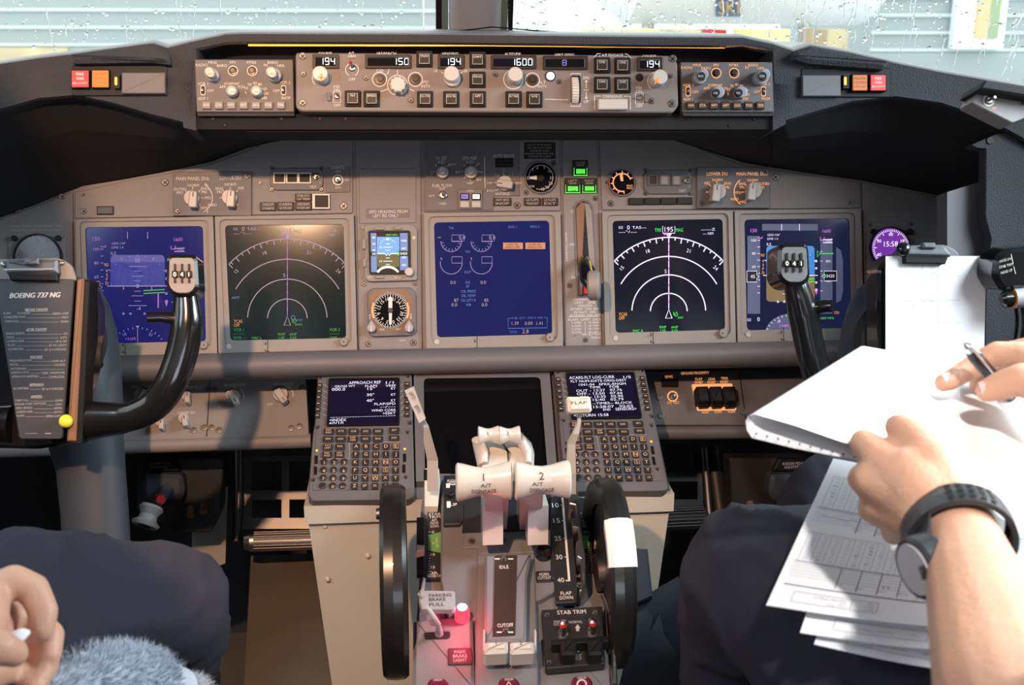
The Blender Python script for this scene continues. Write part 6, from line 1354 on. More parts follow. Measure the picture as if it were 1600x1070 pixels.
    b = MB(); pq = C(xa + (-17 if i == 0 else 27), 820, 1.36); b.hexa([pq + Vector((-.012, .02, -.02)), pq + Vector((.012, .02, -.02)), pq + Vector((.012, .02, .03)), pq + Vector((-.012, .02, .03)), pq + Vector((-.012, -.012, -.02)), pq + Vector((.012, -.012, -.02)), pq + Vector((.012, -.012, .03)), pq + Vector((-.012, -.012, .03))], 'lever_white'); b.build('lever_foot', tq)
# speed brake lever
def plank(b, pts, th, k, wd):
    """Flat bar through px points with given half width (px) and depth thickness."""
    L = []; 
    for (x, y, d), hw in zip(pts, wd): L.append((C(x - hw, y, d), C(x + hw, y, d)))
    back = Vector((0, th, 0)); n_ = len(L)
    vs = [p for l in L for p in l] + [p + back for l in L for p in l]; o = 2 * n_; fs = []
    for i in range(n_ - 1):
        a = 2 * i; fs += [(a, a + 2, a + 3, a + 1), (o + a, o + a + 1, o + a + 3, o + a + 2), (a, o + a, o + a + 2, a + 2), (a + 1, a + 3, o + a + 3, o + a + 1)]
    fs += [(0, 1, o + 1, o), (2 * n_ - 2, o + 2 * n_ - 2, o + 2 * n_ - 1, 2 * n_ - 1)]; b.add(vs, fs, k)
b = MB(); plank(b, [(659, 655, 1.38), (666, 668, 1.385), (669, 690, 1.40), (676, 720, 1.42), (676, 768, 1.44)], .006, 'lever_white', [3.5, 4, 7, 8.5, 8.5]); sba = b.build('speed_brake_arm', tq)
b = MB(); b.hexa([C(633, 609, 1.372), C(647, 603, 1.372), C(665.5, 653, 1.39), C(656, 660, 1.39), C(632, 610, 1.352), C(646, 604, 1.352), C(665, 654, 1.37), C(655, 661, 1.37)], 'lever_white')
for s_, x, y, d_ in (('SPD', 644, 618, 1.3545), ('BRK', 653, 639, 1.3615)):
    q = MB(Frame(C(x, y, d_), 26)); q.text(s_, x, y, 6, .0012, 'print_dark', w=13, rot=-64); b.add(q.v, q.f, 'print_dark')
b.build('speed_brake_handle', sba, 'white handle marked SPD BRK')
b = MB(TQ); b.poly([(663, 731), (686, 731), (688, 752), (684, 790), (663, 790)], -.004, .012, 'ivory', 2, .001); b.poly([(662, 733), (668, 733), (668, 750), (662, 750)], .012, .0125, 'black'); b.flat([(671, 740), (681, 747), (671, 754)], .0128, 'wood'); b.build('arming_block', tq, 'ivory block with a brown triangle')
# flap lever
b = MB(); plank(b, [(906, 642, 1.33), (905, 662, 1.335), (900, 678, 1.34), (893, 694, 1.35), (892, 740, 1.37), (893, 772, 1.39)], .006, 'lever_white', [2.5, 2.5, 5, 6, 8, 7]); fla = b.build('flap_lever_arm', tq)
FF = Frame(C(907, 631, 1.32), 30); b = MB(FF); b.poly([(886, 619), (923, 618.5), (925.5, 640), (923, 643), (891, 644), (888, 641)], -.008, .008, 'ivory', 3, .004); b.text('FLAP', 905, 629, 4.8, .0084, 'print_dark', w=24); b.build('flap_lever_handle', fla, 'ivory paddle marked FLAP')
b = MB(TQ); b.poly([(842, 729), (886, 728), (888, 737), (842, 738)], .004, .014, 'tq_black', 2, .001); b.text('FLAP UP', 862, 733, 4, .0145, 'backlit_dim', w=24); b.build('flap_up_label', tq)
# trim wheels
def wheel(label, c, taped):
    t = thing('trim_wheel', label, 'trim wheel', loc=c); c = Vector(c); seg = 56; Ro = .111
    b = MB(); prof = [(.080, -.009), (.096, -.013), (.107, -.0145), (.1105, -.010), (.1115, 0), (.1105, .010), (.107, .0145), (.096, .013), (.080, .009)]
    vs = [c + Vector((x, r * math.cos(2 * math.pi * i / seg), r * math.sin(2 * math.pi * i / seg))) for r, x in prof for i in range(seg)]
    for j in range(len(prof) - 1): b.add(vs[j * seg:(j + 2) * seg], [(i, (i + 1) % seg, seg + (i + 1) % seg, seg + i) for i in range(seg)], 'rubber', True)
    rim_ = b.build('rim', t)
    b = MB()
    for s in (-1, 1): b.add([c + Vector((s * .006, .082 * math.cos(2 * math.pi * i / seg), .082 * math.sin(2 * math.pi * i / seg))) for i in range(seg)], [tuple(range(seg))], 'tq_black')
    b.axial(c - Vector((.014, 0, 0)), c + Vector((.014, 0, 0)), [(.022, 0), (.022, 1)], 'steel_dark', 20); b.build('disc', t)
    if taped:
        b = MB(); rows = []
        for i in range(9):
            a = R(121 + i * 3.6); rows.append([c + Vector((x, r * math.cos(a), r * math.sin(a))) for r, x in ((.092, -.0145), (.1085, -.0158), (.1122, -.010), (.1132, 0), (.1122, .010), (.1085, .0158), (.092, .0145))])
        b.grid(rows, 'paint', False); b.build('marker_block', rim_, 'white marker band')
        return t
    b = MB(); a = R(100); p = c + Vector((-.0145, .094 * math.cos(a), .094 * math.sin(a))); b.axial(p, p - Vector((.004, 0, 0)), [(.007, 0), (.006, 1)], 'steel_dark', 14); b.build('handle_pivot', rim_)
    return t
cw = C(617, 907, 1.335); wheel('large black trim wheel at the left side of the centre console', cw, False)
cw2 = Vector((cw.x + .250, cw.y, cw.z)); wheel('large black trim wheel with a white marker band, right of the console', cw2, True)
# fire handles at the bottom edge
for x, y, k, s, lb in ((684, 1071, 'fire_handle', '', 'dark red fire handle top at the bottom edge under PARK BRAKE LIGHT'), (795, 1070, 'fire_handle', 'A', 'dark red fire handle top in the middle of the bottom edge'), (909, 1068, 'fire_handle', '2', 'dark red fire handle top marked 2 under the stab trim guard')):
    F = TQ; t = thing('fire_switch', lb, 'fire handle', loc=TQ.P(x, y, 0)); b = MB(TQ); b.poly([(x - 16, y - 8), (x - 10, y - 14), (x + 10, y - 14), (x + 17, y - 6), (x + 18, y + 24), (x - 18, y + 24)], .0, .028, k, 4, .003)
    b.text('DISCH', x, y - 9, 3.4, .0285, 'paint', w=13)
    if s == '2': b.arc(x, y + 1, 7, -20, 190, 2.4, .0285, 'paint', seg=14); b.line([(x + 6, y + 3), (x - 2, y + 8)], 2.4, .0285, 'paint')
    if s == 'A': b.line([(x - 8, y + 6), (x, y - 5), (x + 8, y + 6)], 2, .0285, 'paint', True)
    b.build('grip', t)
# ================================================================== control columns and yokes
def column(label, cx, sgn, d, side):
    t = thing('control_column', label, 'control column', loc=C(cx, 700, d))
    b = MB(); L = [(0, 428, 20), (0, 438, 42), (1, 455, 62), (2, 480, 74), (4, 520, 83), (10, 570, 84), (26, 625, 73), (42, 680, 58), (50, 730, 52), (56, 800, 51), (62, 900, 51), (70, 1200, 52)]
    b.tube([C(cx + sgn * a, y, d) for a, y, w_ in L], [(w_ / FPX * d * .8, w_ / FPX * d) for a, y, w_ in L], 'column', 28, up=(0, 1, 0)); b.build('column_tube', t)
    b = MB(); p = C(cx + sgn * 62, 569, d - .045); b.axial(p, p + (CAM_LOC - p).normalized() * .008, [(.006, 0), (.005, 1)], 'black', 12); b.build('bolt', t)
    b = MB(); c0 = C(cx - sgn * 2, 530, d - .02); c1 = C(cx - sgn * 8, 535, d - .10); b.axial(c0, c1, [(.060, 0), (.060, .85), (.050, 1)], 'tq_black', 36)
    for i in range(9):
        a = R(48 + i * 8) if sgn > 0 else R(132 - i * 8); x, y = cx + sgn * 2 + math.cos(a) * 82, 530 - math.sin(a) * 104
    b.build('hub_drum', t)
    return t
column('blue grey left control column behind the checklist board', 92, 1, 1.47, 1)
column('dark grey right control column behind the white paper clipped on the yoke', 1402, -1, 1.55, -1)
dm('digit', (1.0, .8, .6), .5, emit=(1.0, .75, .55), es=.9)
def yoke(label, hub, hd, head, d, inner, hook, digit, elbow, extra, pts2):
    """hub outline px; head centre px; inner = grip path (x, y, depth, radius px)."""
    t = thing('control_yoke', label, 'control yoke', loc=C(*hd))
    b = MB(); F = Frame(C(hd[0], hd[1], hd[2]), 14); b.F = F; b.poly(hub, -.035, 0, 'gloss_black', 10, .004); b.build('hub', t)
    for nm, path in (('grip_horn', inner), ('grip_horn', pts2)):
        if not path: continue
        b = MB(); P_ = [C(x, y, dd) for x, y, dd, r in path]
        # smooth the path
        Q = []; Rr = []
        for i in range(len(P_) - 1):
            p0, p1, p2, p3 = P_[max(i - 1, 0)], P_[i], P_[i + 1], P_[min(i + 2, len(P_) - 1)]
            for k in range(5):
                s = k / 5; Q.append(.5 * ((2 * p1) + (p2 - p0) * s + (2 * p0 - 5 * p1 + 4 * p2 - p3) * s * s + (3 * p1 - p0 - 3 * p2 + p3) * s ** 3)); Rr.append((path[i][3] + (path[i + 1][3] - path[i][3]) * s) * path[i][2] / FPX)
        Q.append(P_[-1]); Rr.append(path[-1][3] * path[-1][2] / FPX)
        b.tube(Q, [(r, r * .85) for r in Rr], 'gloss_black', 20, up=(0, 0, 1))
        if path is inner and hook:
            h = [C(x, y, dd) for x, y, dd, r in hook]; b.tube(h, [r * dd / FPX for x, y, dd, r in hook], 'gloss_black', 16)
        b.build(nm, t)
    def hd_(c, txt, lit):
        x, y, dd = c; F = Frame(C(x, y, dd), 20); b = MB(F)
        b.poly([(x - 25, y - 31), (x + 22, y - 31), (x + 25, y + 24), (x + 14, y + 36), (x - 13, y + 36), (x - 26, y + 22)], -.045, 0, 'gloss_black', 10, .004)
        b.poly([(x - 20, y - 25), (x + 18, y - 25), (x + 20, y + 20), (x + 11, y + 29), (x - 11, y + 29), (x - 21, y + 19)], 0, .0012, 'panel_dark' if lit else 'bezel', 7)
        for i in (-1, 0, 1):
            X = x - 1 + i * 11; b.rect(X - 1.5, y - 16, X + 2, y + 14, .0012, .003, 'black', 1); b.rect(X - 4.5, y - 5, X + 4.5, y + 5, .0012, .005, 'black', 1, .0006)
            b.text('041'[i + 1], X, y + .5, 7, .0054, 'digit')
        b.build('grip_head', t, 'grip head with numbered wheels')
    hd_(head, None, digit)
    return t
ly = yoke('glossy black left yoke carrying the checklist board, its grip over the blue screen', [(-30, 425), (118, 432), (140, 446), (152, 480), (152, 530), (143, 590), (133, 622), (132, 690), (60, 702), (-30, 700)], (62, 560, 1.36), (285, 428, 1.315), 1.3,
    [(90, 662, 1.36, 36), (150, 656, 1.35, 30), (200, 652, 1.34, 23), (240, 634, 1.335, 24), (266, 600, 1.33, 25), (283, 555, 1.33, 25), (292, 508, 1.33, 25), (291, 470, 1.33, 20), (287, 450, 1.33, 17)],
    [(290, 505, 1.33, 15), (272, 497, 1.325, 10), (250, 495, 1.32, 8.5), (229, 496, 1.315, 8.5)], False, None, None,
    [(20, 662, 1.36, 30), (-40, 656, 1.36, 24), (-90, 630, 1.36, 24), (-130, 560, 1.36, 25), (-145, 480, 1.36, 18)])
ry = yoke('glossy black right yoke behind white clipped paper, grip over the right flight display', [(1372, 416), (1398, 396), (1490, 396), (1525, 430), (1520, 620), (1500, 660), (1395, 660), (1372, 560)], (1445, 540, 1.42), (1242, 411, 1.355), 1.3,
    [(1440, 640, 1.42, 30), (1390, 655, 1.41, 26), (1330, 650, 1.40, 24), (1296, 620, 1.39, 23), (1276, 580, 1.385, 23), (1264, 535, 1.38, 23), (1255, 490, 1.375, 24), (1246, 455, 1.37, 20), (1242, 435, 1.37, 18)],
    [(1258, 487, 1.375, 14), (1276, 480, 1.37, 10.5), (1290, 478, 1.365, 10), (1301, 478, 1.36, 10)], True, None, None,
    [(1470, 640, 1.42, 28), (1520, 650, 1.42, 25), (1575, 625, 1.40, 24), (1600, 570, 1.38, 24), (1612, 505, 1.37, 24), (1605, 450, 1.36, 24)])
b = MB(); F = Frame(C(1588, 430, 1.34), 10); F_ = F; b.F = F
b.poly([(1556, 402), (1574, 388), (1640, 382), (1650, 452), (1566, 455), (1552, 432)], -.04, 0, 'gloss_black', 8, .006)
for i, (s, w_) in enumerate((('NOSE DN', 18), ('STAB TRIM', 22), ('NOSE UP', 18))): b.text(s, 1571 + i, 406 + i * 9, 4, .0004, 'ivory', w=w_, rot=14)
b.line([(1580, 397), (1583, 412)], 1, .0004, 'ivory'); b.line([(1584, 416), (1587, 428)], 1, .0004, 'ivory')
b.build('trim_switch_head', ry, 'black head lettered STAB TRIM')
b = MB(); b.axial(C(1564, 468, 1.35), C(1625, 462, 1.35), [(.006, 0), (.010, .08), (.010, .25), (.008, .3), (.012, .32), (.012, 1)], 'gloss_black', 20, ks=['gloss_black'] * 3 + ['orange_paint'] + ['knob_grey'] * 2); b.build('trigger_connector', ry)

# ------------------------------------------------ checklist board and clip on the left yoke
F = Frame(C(62, 560, 1.33), 14)
t = thing('checklist_board', 'dark checklist board headed BOEING 737 NG on the left yoke', 'checklist', F=F)
b = MB(F); b.poly([(-10, 436), (117, 436), (98, 686), (30, 686)], 0, .004, 'card', 6, .001); z = .0044
[b.text('BOEING 737 NG', 55 + d, 461, 7.8, z + d * .0001, 'paint', w=78, slant=.28) for d in (-.5, 0, .5)]
vs_, fs_, g0, g1 = glyphs('BOEING 737 NG')
def row(y, a, c, wa, wc):
    k = (y - 470) / 210.; x0 = 3 + k * 27; x1 = 109 - k * 15
    b.text(a, x0, y, 3.2, z, 'paint_dim', w=wa, al='l')
    if c: b.text(c, x1, y, 3.2, z, 'paint_dim', w=wc, al='r')
    b.line([(x0 + wa + 2, y + 1.2), (x1 - wc - 2, y + 1)], .4, z, 'paint_dim')
for s, y, w_ in (('BEFORE TAKEOFF', 483.5, 35), ('AFTER TAKEOFF', 514.5, 32), ('DESCENT', 557.5, 19), ('APPROACH', 600.5, 22), ('LANDING', 619, 17)): b.text(s, 57, y, 3.4, z, 'paint', w=w_); b.line([(57 - w_ / 2, y + 2.6), (57 + w_ / 2, y + 2.6)], .4, z, 'paint')
for y, a, c, wa, wc in ((489.5, 'FLAPS        PLANNED', 'GREEN LIGHT', 42, 26), (495.5, 'STABILIZER TRIM', 'UNITS', 33, 12), (502, 'CABIN CALL', 'GIVEN', 23, 12), (521, 'ENGINE BLEEDS', 'ON', 28, 6), (527, 'PACKS', 'AUTO', 12, 11), (533, 'LANDING GEAR', 'UP & OFF', 27, 18), (539, 'FLAPS', 'UP, NO LIGHTS', 12, 28), (545.5, 'ALTIMETERS', 'SET & X-CHECKED', 24, 34), (563.5, 'PRESSURIZATION', 'LAND ALT', 34, 22), (569.5, 'RECALL', 'CHECKED', 14, 18), (576, 'AUTOBRAKE', '', 24, 0), (582, 'LANDING DATA', 'VREF, MINIMUMS', 28, 36), (588.5, 'APPROACH BRIEFING', 'COMPLETED', 42, 24), (607, 'ALTIMETERS', 'SET & X-CHECKED', 24, 34), (625.5, 'CABIN CALL', 'GIVEN', 22, 12), (631.5, 'ENGINE START SWITCHES', 'CONT', 48, 11), (637.5, 'SPEED BRAKES', 'ARMED', 26, 13), (643.5, 'LANDING GEAR', 'DOWN', 26, 12), (649.5, 'FLAPS', 'GREEN LIGHT', 12, 25)): row(y, a, c, wa, wc)
b.text('KLM', 75, 678, 2.5, z, 'paint_dim', w=8) if False else None
b.line([(40, 677), (58, 677)], .6, z, 'paint_dim'); b.line([(70, 677), (80, 677)], 1.2, z, 'paint_dim'); b.build('card', t)
b = MB(F); b.poly([(-14, 414), (-6, 405), (92, 403), (112, 414), (120, 440), (-14, 440)], -.004, .001, 'bezel', 8, .001)
b.lathe(97, 411, [(4, .001), (3.5, .004), (2, .005)], 'steel', 12); b.lathe(7, 413, [(5, .001), (4.5, .005), (2, .006)], 'steel', 12); b.build('backing_plate', t)
b = MB(F); b.poly([(8, 405), (88, 405), (90, 428), (8, 428)], .001, .016, 'clip', 3, .004); b.poly([(10, 424), (88, 424), (90, 440), (16, 439)], .001, .012, 'black', 3, .002); b.poly([(38, 402), (60, 402), (60, 414), (37, 414)], .016, .022, 'clip', 2, .002)
b.line([(6, 421), (84, 420)], 2, .0164, 'steel'); b.build('spring_clip', t)
b = MB(F); b.poly([(120, 436), (131, 435), (118, 690), (104, 690)], -.012, .010, 'wood', 2, .002); b.poly([(131, 436), (140, 440), (128, 694), (112, 694)], -.03, .006, 'black', 2, .001); b.build('side_rail', t)
b = MB(F); b.ball(F.P(103, 658, .014), .0078, 'yellow', 18, 12); b.build('marker_knob', t, 'yellow ball')
# ------------------------------------------------ paper clipped on the right yoke
F = Frame(C(1445, 480, 1.38), 14)
t = thing('yoke_clip', 'grey spring clip on top of the right yoke holding white paper', 'clip', F=F)
b = MB(F); b.poly([(1398, 398), (1412, 384), (1478, 382), (1496, 392), (1502, 404), (1400, 412)], -.01, .002, 'clip', 8, .002); b.build('backing_plate', t)
b = MB(F); b.poly([(1416, 385), (1478, 385), (1489, 397), (1487, 402), (1416, 400)], .002, .016, 'clip', 3, .004); b.poly([(1414, 398), (1484, 398), (1478, 413), (1414, 412)], .004, .012, 'black', 2, .002); b.poly([(1443, 379), (1462, 379), (1464, 388), (1443, 388)], .012, .02, 'clip', 2, .002); b.ball(F.P(1412, 390, .008), .009, 'gloss_black', 14, 9); b.build('spring_clip', t)
F2 = F; b = MB(F2); b.poly([(1384, 400), (1541, 400), (1536, 640), (1384, 640)], .0025, .0035, 'paper', 0); z = .0038
for x in (1441, 1466): b.line([(x, 410), (x + 1, 600)], .6, z, 'ink_light')
for y in (432, 470, 505): b.line([(1410, y), (1500, y - 1)], .5, z, 'ink_light')
for s, x, y, w_ in (('57/681', 1423, 428, 22), ('0945', 1454, 427, 17), ('121', 1448, 441, 8), ('1000', 1418, 470, 16), ('4198', 1450, 470, 18), ('247/14', 1416, 480, 26), ('250', 1412, 513, 17)): b.text(s, x, y, 5.5, z, 'ink_light', w=w_, rot=3)
b.build('notepaper', label='white sheet with faint pencil notes clipped on the right yoke', cat='paper')

# right pillar panel, side window lip and lamp controls at the edge of the photo
F = Frame(C(1560, 170, 1.30), 20)
t = thing('side_switch_panel', 'small light grey panel with one ringed toggle at right end of glareshield', 'switch panel', F=F)
b = MB(F); b.poly([(1532, 138), (1700, 158), (1700, 180), (1640, 170), (1597, 186), (1582, 192), (1518, 160)], -.03, 0, 'panel', 3, .001); b.text('MIC', 1554, 169, 4, .0005, 'backlit', w=8); b.arc(1545, 157, 8, 0, 360, 2.6, .0005, 'ivory', seg=18); b.build('faceplate', t)
toggle(F, 'toggle_switch', 1545, 157, 6, 0, t, (.2, .1), .012, 'steel_dark'); screw(F, 'screw', 1598, 160, 5, 0, t)
b = MB(F); b.poly([(1540, 124), (1700, 150), (1700, 166), (1532, 138)], -.03, .02, 'black_matte', 3, .002); b.build('overhang', t)
F = Frame(C(1550, 300, 1.52), 18)
t = thing('sidewall_panel', 'dark brown grey side panel standing at the right end of instrument panel', 'side panel', F=F)
b = MB(F); b.poly([(1518, 226), (1560, 208), (1585, 209), (1598, 226), (1700, 232), (1700, 600), (1538, 600), (1541, 440), (1549, 372), (1540, 340), (1541, 232), (1526, 231)], -.02, 0, 'shield', 3, .001); b.lathe(1546, 220, [(6, 0), (5, .002)], 'black', 14); b.build('panel', t)
b = MB(F); b.poly([(1480, 300), (1543, 280), (1549, 372), (1540, 430), (1540, 600), (1480, 600)], -.06, -.03, 'panel_dark', 0); b.build('inner_panel', t)
F = Frame(C(-60, 300, 1.50), 18)
# ================================================================== people
def voxel(name, chains, k, vox, parent, smooth=6, disp=None, label=None):
    """One continuous skin over tapering chains: voxel union, then smoothing."""
    b = MB()
    for ch in chains:
        P_ = [Vector(p) for p, r in ch]; Rr = [r for p, r in ch]
        Q, S_ = [P_[0]], [Rr[0]]
        for i in range(len(P_) - 1):
            n_ = 3
            for j in range(1, n_ + 1):
                Q.append(P_[i].lerp(P_[i + 1], j / n_)); S_.append(tuple(a + (c - a) * j / n_ for a, c in zip(Rr[i], Rr[i + 1])) if hasattr(Rr[i], '__len__') else Rr[i] + (Rr[i + 1] - Rr[i]) * j / n_)
        b.tube(Q, S_, k, 16)
        for p, r in ch:
            if hasattr(r, '__len__'): r = min(r)
            b.ball(p, r, k, 14, 10)
    me = bpy.data.meshes.new(name); me.from_pydata(b.v, [], b.f); o = bpy.data.objects.new(name, me); COL.objects.link(o)
    m = o.modifiers.new('r', 'REMESH'); m.mode = 'VOXEL'; m.voxel_size = vox; m.use_smooth_shade = True
    m = o.modifiers.new('s', 'SMOOTH'); m.iterations = smooth; m.factor = .5
    bpy.context.view_layer.update(); dg = bpy.context.evaluated_depsgraph_get()
    nm = bpy.data.meshes.new_from_object(o.evaluated_get(dg), depsgraph=dg); bpy.data.objects.remove(o)
    if disp:
        nm.calc_loop_triangles(); N_ = [v.normal.copy() for v in nm.vertices]
        for v, n_ in zip(nm.vertices, N_): v.co += n_ * disp(v.co)
    nm.transform(WM[parent.name].inverted()); nm.materials.clear(); nm.materials.append(M[k])
    for p in nm.polygons: p.use_smooth = True; p.material_index = 0
    o = bpy.data.objects.new(name, nm); COL.objects.link(o); o.parent = parent; WM[o.name] = WM[parent.name].copy(); tag(o, label); return o
def px(L): return [(C(x, y, d), r) for x, y, d, r in L]
from mathutils import noise
def folds(sc, amp, seed=0):
    def f(p):
        q = Vector((p.x * sc * 1.0 + seed, p.y * sc * .45, p.z * sc * 1.0)); a = noise.noise(q); c = 1 - abs(noise.noise(q * 1.7 + Vector((3, 1, 2)))) * 2
        return amp * (.6 * a + .5 * max(0, c) ** 3 - .1)
    return f
def head(c, f):
    """Head: skull, jaw, nose, ears, neck (chains) looking along f."""
    c = Vector(c); f = Vector(f).normalized(); u = Vector((0, 0, 1)); s = f.cross(u).normalized()
    return [[(c + u * .035 - f * .02, .085), (c + u * .03 + f * .02, .083)], [(c + f * .03, .070), (c - u * .055 + f * .045, .052)], [(c - u * .075 + f * .06, .030), (c - u * .07 + f * .03, .042)],
            [(c + f * .10 + u * .0, .011), (c + f * .118 - u * .028, .014)], [(c + s * .078 - u * .005, .009), (c + s * .076 - u * .030, .007)], [(c - s * .078 - u * .005, .009), (c - s * .076 - u * .030, .007)],
            [(c - u * .05 - f * .015, .055), (c - u * .17 - f * .03, .058)], [(c + f * .088 - u * .055 + s * .02, .009), (c + f * .088 - u * .055 - s * .02, .009)]]
def face(parent, c, f):
    c = Vector(c); f = Vector(f).normalized(); u = Vector((0, 0, 1)); s = f.cross(u).normalized()
    voxel('hair', [[(c + u * .055 - f * .03, .086), (c + u * .06 + f * .02, .080)], [(c - f * .05 + u * .0, .078), (c - f * .05 - u * .03, .065)]], 'hair', .006, parent)
    for sg in (-1, 1):
        b = MB(); p = c + f * .087 + u * .004 + s * sg * .031; b.ball(p, .012, 'paint', 12, 8); b.ball(p + f * .0072, .0062, 'print_dark', 10, 6); b.build('eye', parent)
# ---- right-seat pilot
fo = thing('person', 'right pilot in dark trousers with black wristwatch, holding folded papers and a pen', 'person', loc=(.52, -1.25, .45))
Lw = (1492, 826, .80)
# back of hand and knuckles of the left hand
hand = [px([(1500, 838, .80, .027), (1440, 770, .825, .026), (1372, 712, .855, .0135)]), px([(1488, 832, .80, .026), (1430, 780, .83, .026), (1362, 752, .85, .0145)]),
        px([(1490, 838, .80, .026), (1430, 806, .83, .024), (1374, 794, .85, .0135)]), px([(1490, 845, .80, .024), (1440, 822, .82, .020), (1408, 826, .845, .0125)]),
        # fingers wrapping away under the sheets
        px([(1372, 712, .855, .0135), (1350, 692, .872, .0110), (1348, 690, .905, .0098), (1382, 700, .93, .0088), (1410, 705, .93, .0080)]),
        px([(1362, 752, .85, .0145), (1348, 748, .872, .0118), (1356, 744, .91, .0102), (1395, 742, .93, .0090), (1420, 742, .925, .0082)]),
        px([(1374, 794, .85, .0135), (1362, 795, .872, .0110), (1376, 790, .908, .0095), (1410, 782, .92, .0086), (1430, 780, .915, .0078)]),
        px([(1408, 826, .845, .0125), (1396, 832, .862, .0096), (1408, 826, .892, .0084), (1432, 816, .90, .0076)]),
        # thumb over the top sheet
        px([(1490, 790, .81, .020), (1460, 725, .83, .017), (1428, 682, .850, .0120), (1410, 668, .862, .0108), (1402, 667, .868, .0100)]),
        px([(1480, 780, .815, .022), (1420, 735, .835, .018)])]
arm_l = [px([(1494, 832, .80, .028), (1512, 872, .77, .0285), (1540, 960, .71, .035), (1578, 1080, .63, .041), (1620, 1210, .56, .044)]), [(C(1620, 1210, .56), .044), (Vector((.36, -1.27, 1.02)), .052), (Vector((.40, -1.33, 1.13)), .060)]]
hand_r = [px([(1720, 610, .90, .026), (1640, 590, .925, .020), (1596, 556, .955, .0125)]), px([(1725, 600, .905, .026), (1650, 580, .94, .018), (1610, 548, .975, .0125)]), px([(1725, 600, .91, .024), (1660, 575, .955, .016), (1625, 548, .995, .012)]),
          px([(1596, 556, .955, .0125), (1558, 553, .965, .0112), (1522, 572, .972, .0102), (1484, 594, .968, .0090), (1474, 598, .967, .0082)]),
          px([(1610, 548, .975, .0125), (1580, 552, .99, .011), (1552, 575, 1.0, .010), (1530, 600, .995, .009)]),
          px([(1625, 548, .995, .012), (1600, 560, 1.01, .0105), (1582, 590, 1.01, .0095), (1575, 615, 1.0, .0085)]),
          px([(1640, 560, 1.005, .011), (1622, 580, 1.02, .009), (1612, 610, 1.015, .008)]),
          px([(1700, 625, .89, .022), (1640, 610, .895, .016), (1596, 592, .905, .0130), (1560, 604, .915, .0118), (1543, 610, .918, .0098)])]
arm_r = [px([(1715, 608, .905, .028), (1800, 640, .86, .034), (1980, 760, .78, .041)]), [(C(1980, 760, .78), .043), (Vector((.66, -1.30, 1.05)), .052), (Vector((.66, -1.33, 1.13)), .060)]]
torso = [[(Vector((.53, -1.34, .62)), .13), (Vector((.53, -1.36, .85)), .115), (Vector((.53, -1.36, 1.02)), .13), (Vector((.53, -1.35, 1.13)), .075)], [(Vector((.40, -1.34, 1.12)), .062), (Vector((.66, -1.34, 1.12)), .062)], [(Vector((.46, -1.33, .75)), .10), (Vector((.45, -1.33, 1.02)), .105)], [(Vector((.60, -1.33, .75)), .10), (Vector((.61, -1.33, 1.02)), .105)]]
HC = Vector((.56, -1.30, 1.36)); HF = (-.12, 1, -.45)
voxel('body', hand + hand_r + arm_l + arm_r + torso + head(HC, HF), 'skin', .0030, fo, 5)
face(fo, HC, HF)
voxel('shirt', [[(p, r + .012) for p, r in c_] for c_ in torso] + [[(Vector((.40, -1.33, 1.13)), .074), (Vector((.38, -1.30, 1.06)), .070)], [(Vector((.66, -1.33, 1.13)), .074), (Vector((.67, -1.31, 1.06)), .070)]], 'shirt', .007, fo, 4, folds(14, .006))
knee = C(1188, 900, 1.14); knee2 = C(1312, 792, 1.33)
legs = [[(Vector((.46, -1.24, .58)), .10), (C(1330, 1010, 1.02), .098), (C(1235, 925, 1.10), .086), (knee, .076), (C(1160, 990, 1.22), .066), (C(1150, 1180, 1.28), .056), (C(1140, 1400, 1.34), .052)],
        [(Vector((.58, -1.24, .58)), .10), (C(1500, 960, 1.12), .094), (C(1380, 850, 1.24), .082), (knee2, .072), (C(1285, 860, 1.38), .062), (C(1270, 1010, 1.40), .056), (C(1260, 1200, 1.44), .050)], [(Vector((.46, -1.26, .60)), .11), (Vector((.58, -1.26, .60)), .11)]]
voxel('trousers', legs, 'trousers', .008, fo, 6, folds(11, .012, 4))
for p in (C(1140, 1400, 1.34), C(1260, 1200, 1.44)):
    b = MB(); b.ball(p + Vector((0, .08, -.05)), .05, 'gloss_black', 16, 10, (.9, 2.6, .9)); b.build('shoe', fo)
# nails
def nail(p, q, r, up, parent):
    """Small plate near the tip q of the last finger bone p->q, facing up."""
    p, q = Vector(p), Vector(q); d = (q - p).normalized(); up = Vector(up); n_ = (up - d * up.dot(d)).normalized(); s = d.cross(n_); b = MB(); rows = []
    for i in range(5):
        a = -.5 + i / 4 * .9 + .2; rows.append([q + d * (r * (a * .9)) + s * (r * .78 * math.sin(t_)) + n_ * (r * 1.0 * math.cos(t_ * .95) * (1.03 if i < 4 else .98)) for t_ in (-.9, -.5, 0, .5, .9)])
    b.grid(rows, 'nail'); b.build('fingernail', parent)
TC = lambda x, y, d: (CAM_LOC - C(x, y, d)).normalized()
nail(C(1560, 604, .915), C(1545, 609, .918), .0096, Vector(TC(1543, 610, .918)) + Vector((0, 0, .9)), fo)
nail(C(1500, 586, .97), C(1480, 596, .968), .0086, Vector(TC(1474, 598, .967)) + Vector((-.2, 0, 1.4)), fo)

# pen
t = thing('pen', 'black ballpoint pen with clear tip in the fingers of the right pilot', 'pen', loc=C(1540, 570, .945))
b = MB(); b.axial(C(1580, 622, .955), C(1516, 548, .928), [(.0042, 0), (.0058, .1), (.0058, .9), (.0046, 1)], 'gloss_black', 18); b.build('barrel', t)
b = MB(); b.axial(C(1518, 550, .929), C(1508, 537, .925), [(.0046, 0), (.0036, .7), (.0012, 1)], 'chrome', 16); b.tube([C(1556, 588, .936), C(1520, 545, .922)], .0012, 'chrome', 8); b.build('tip', t)
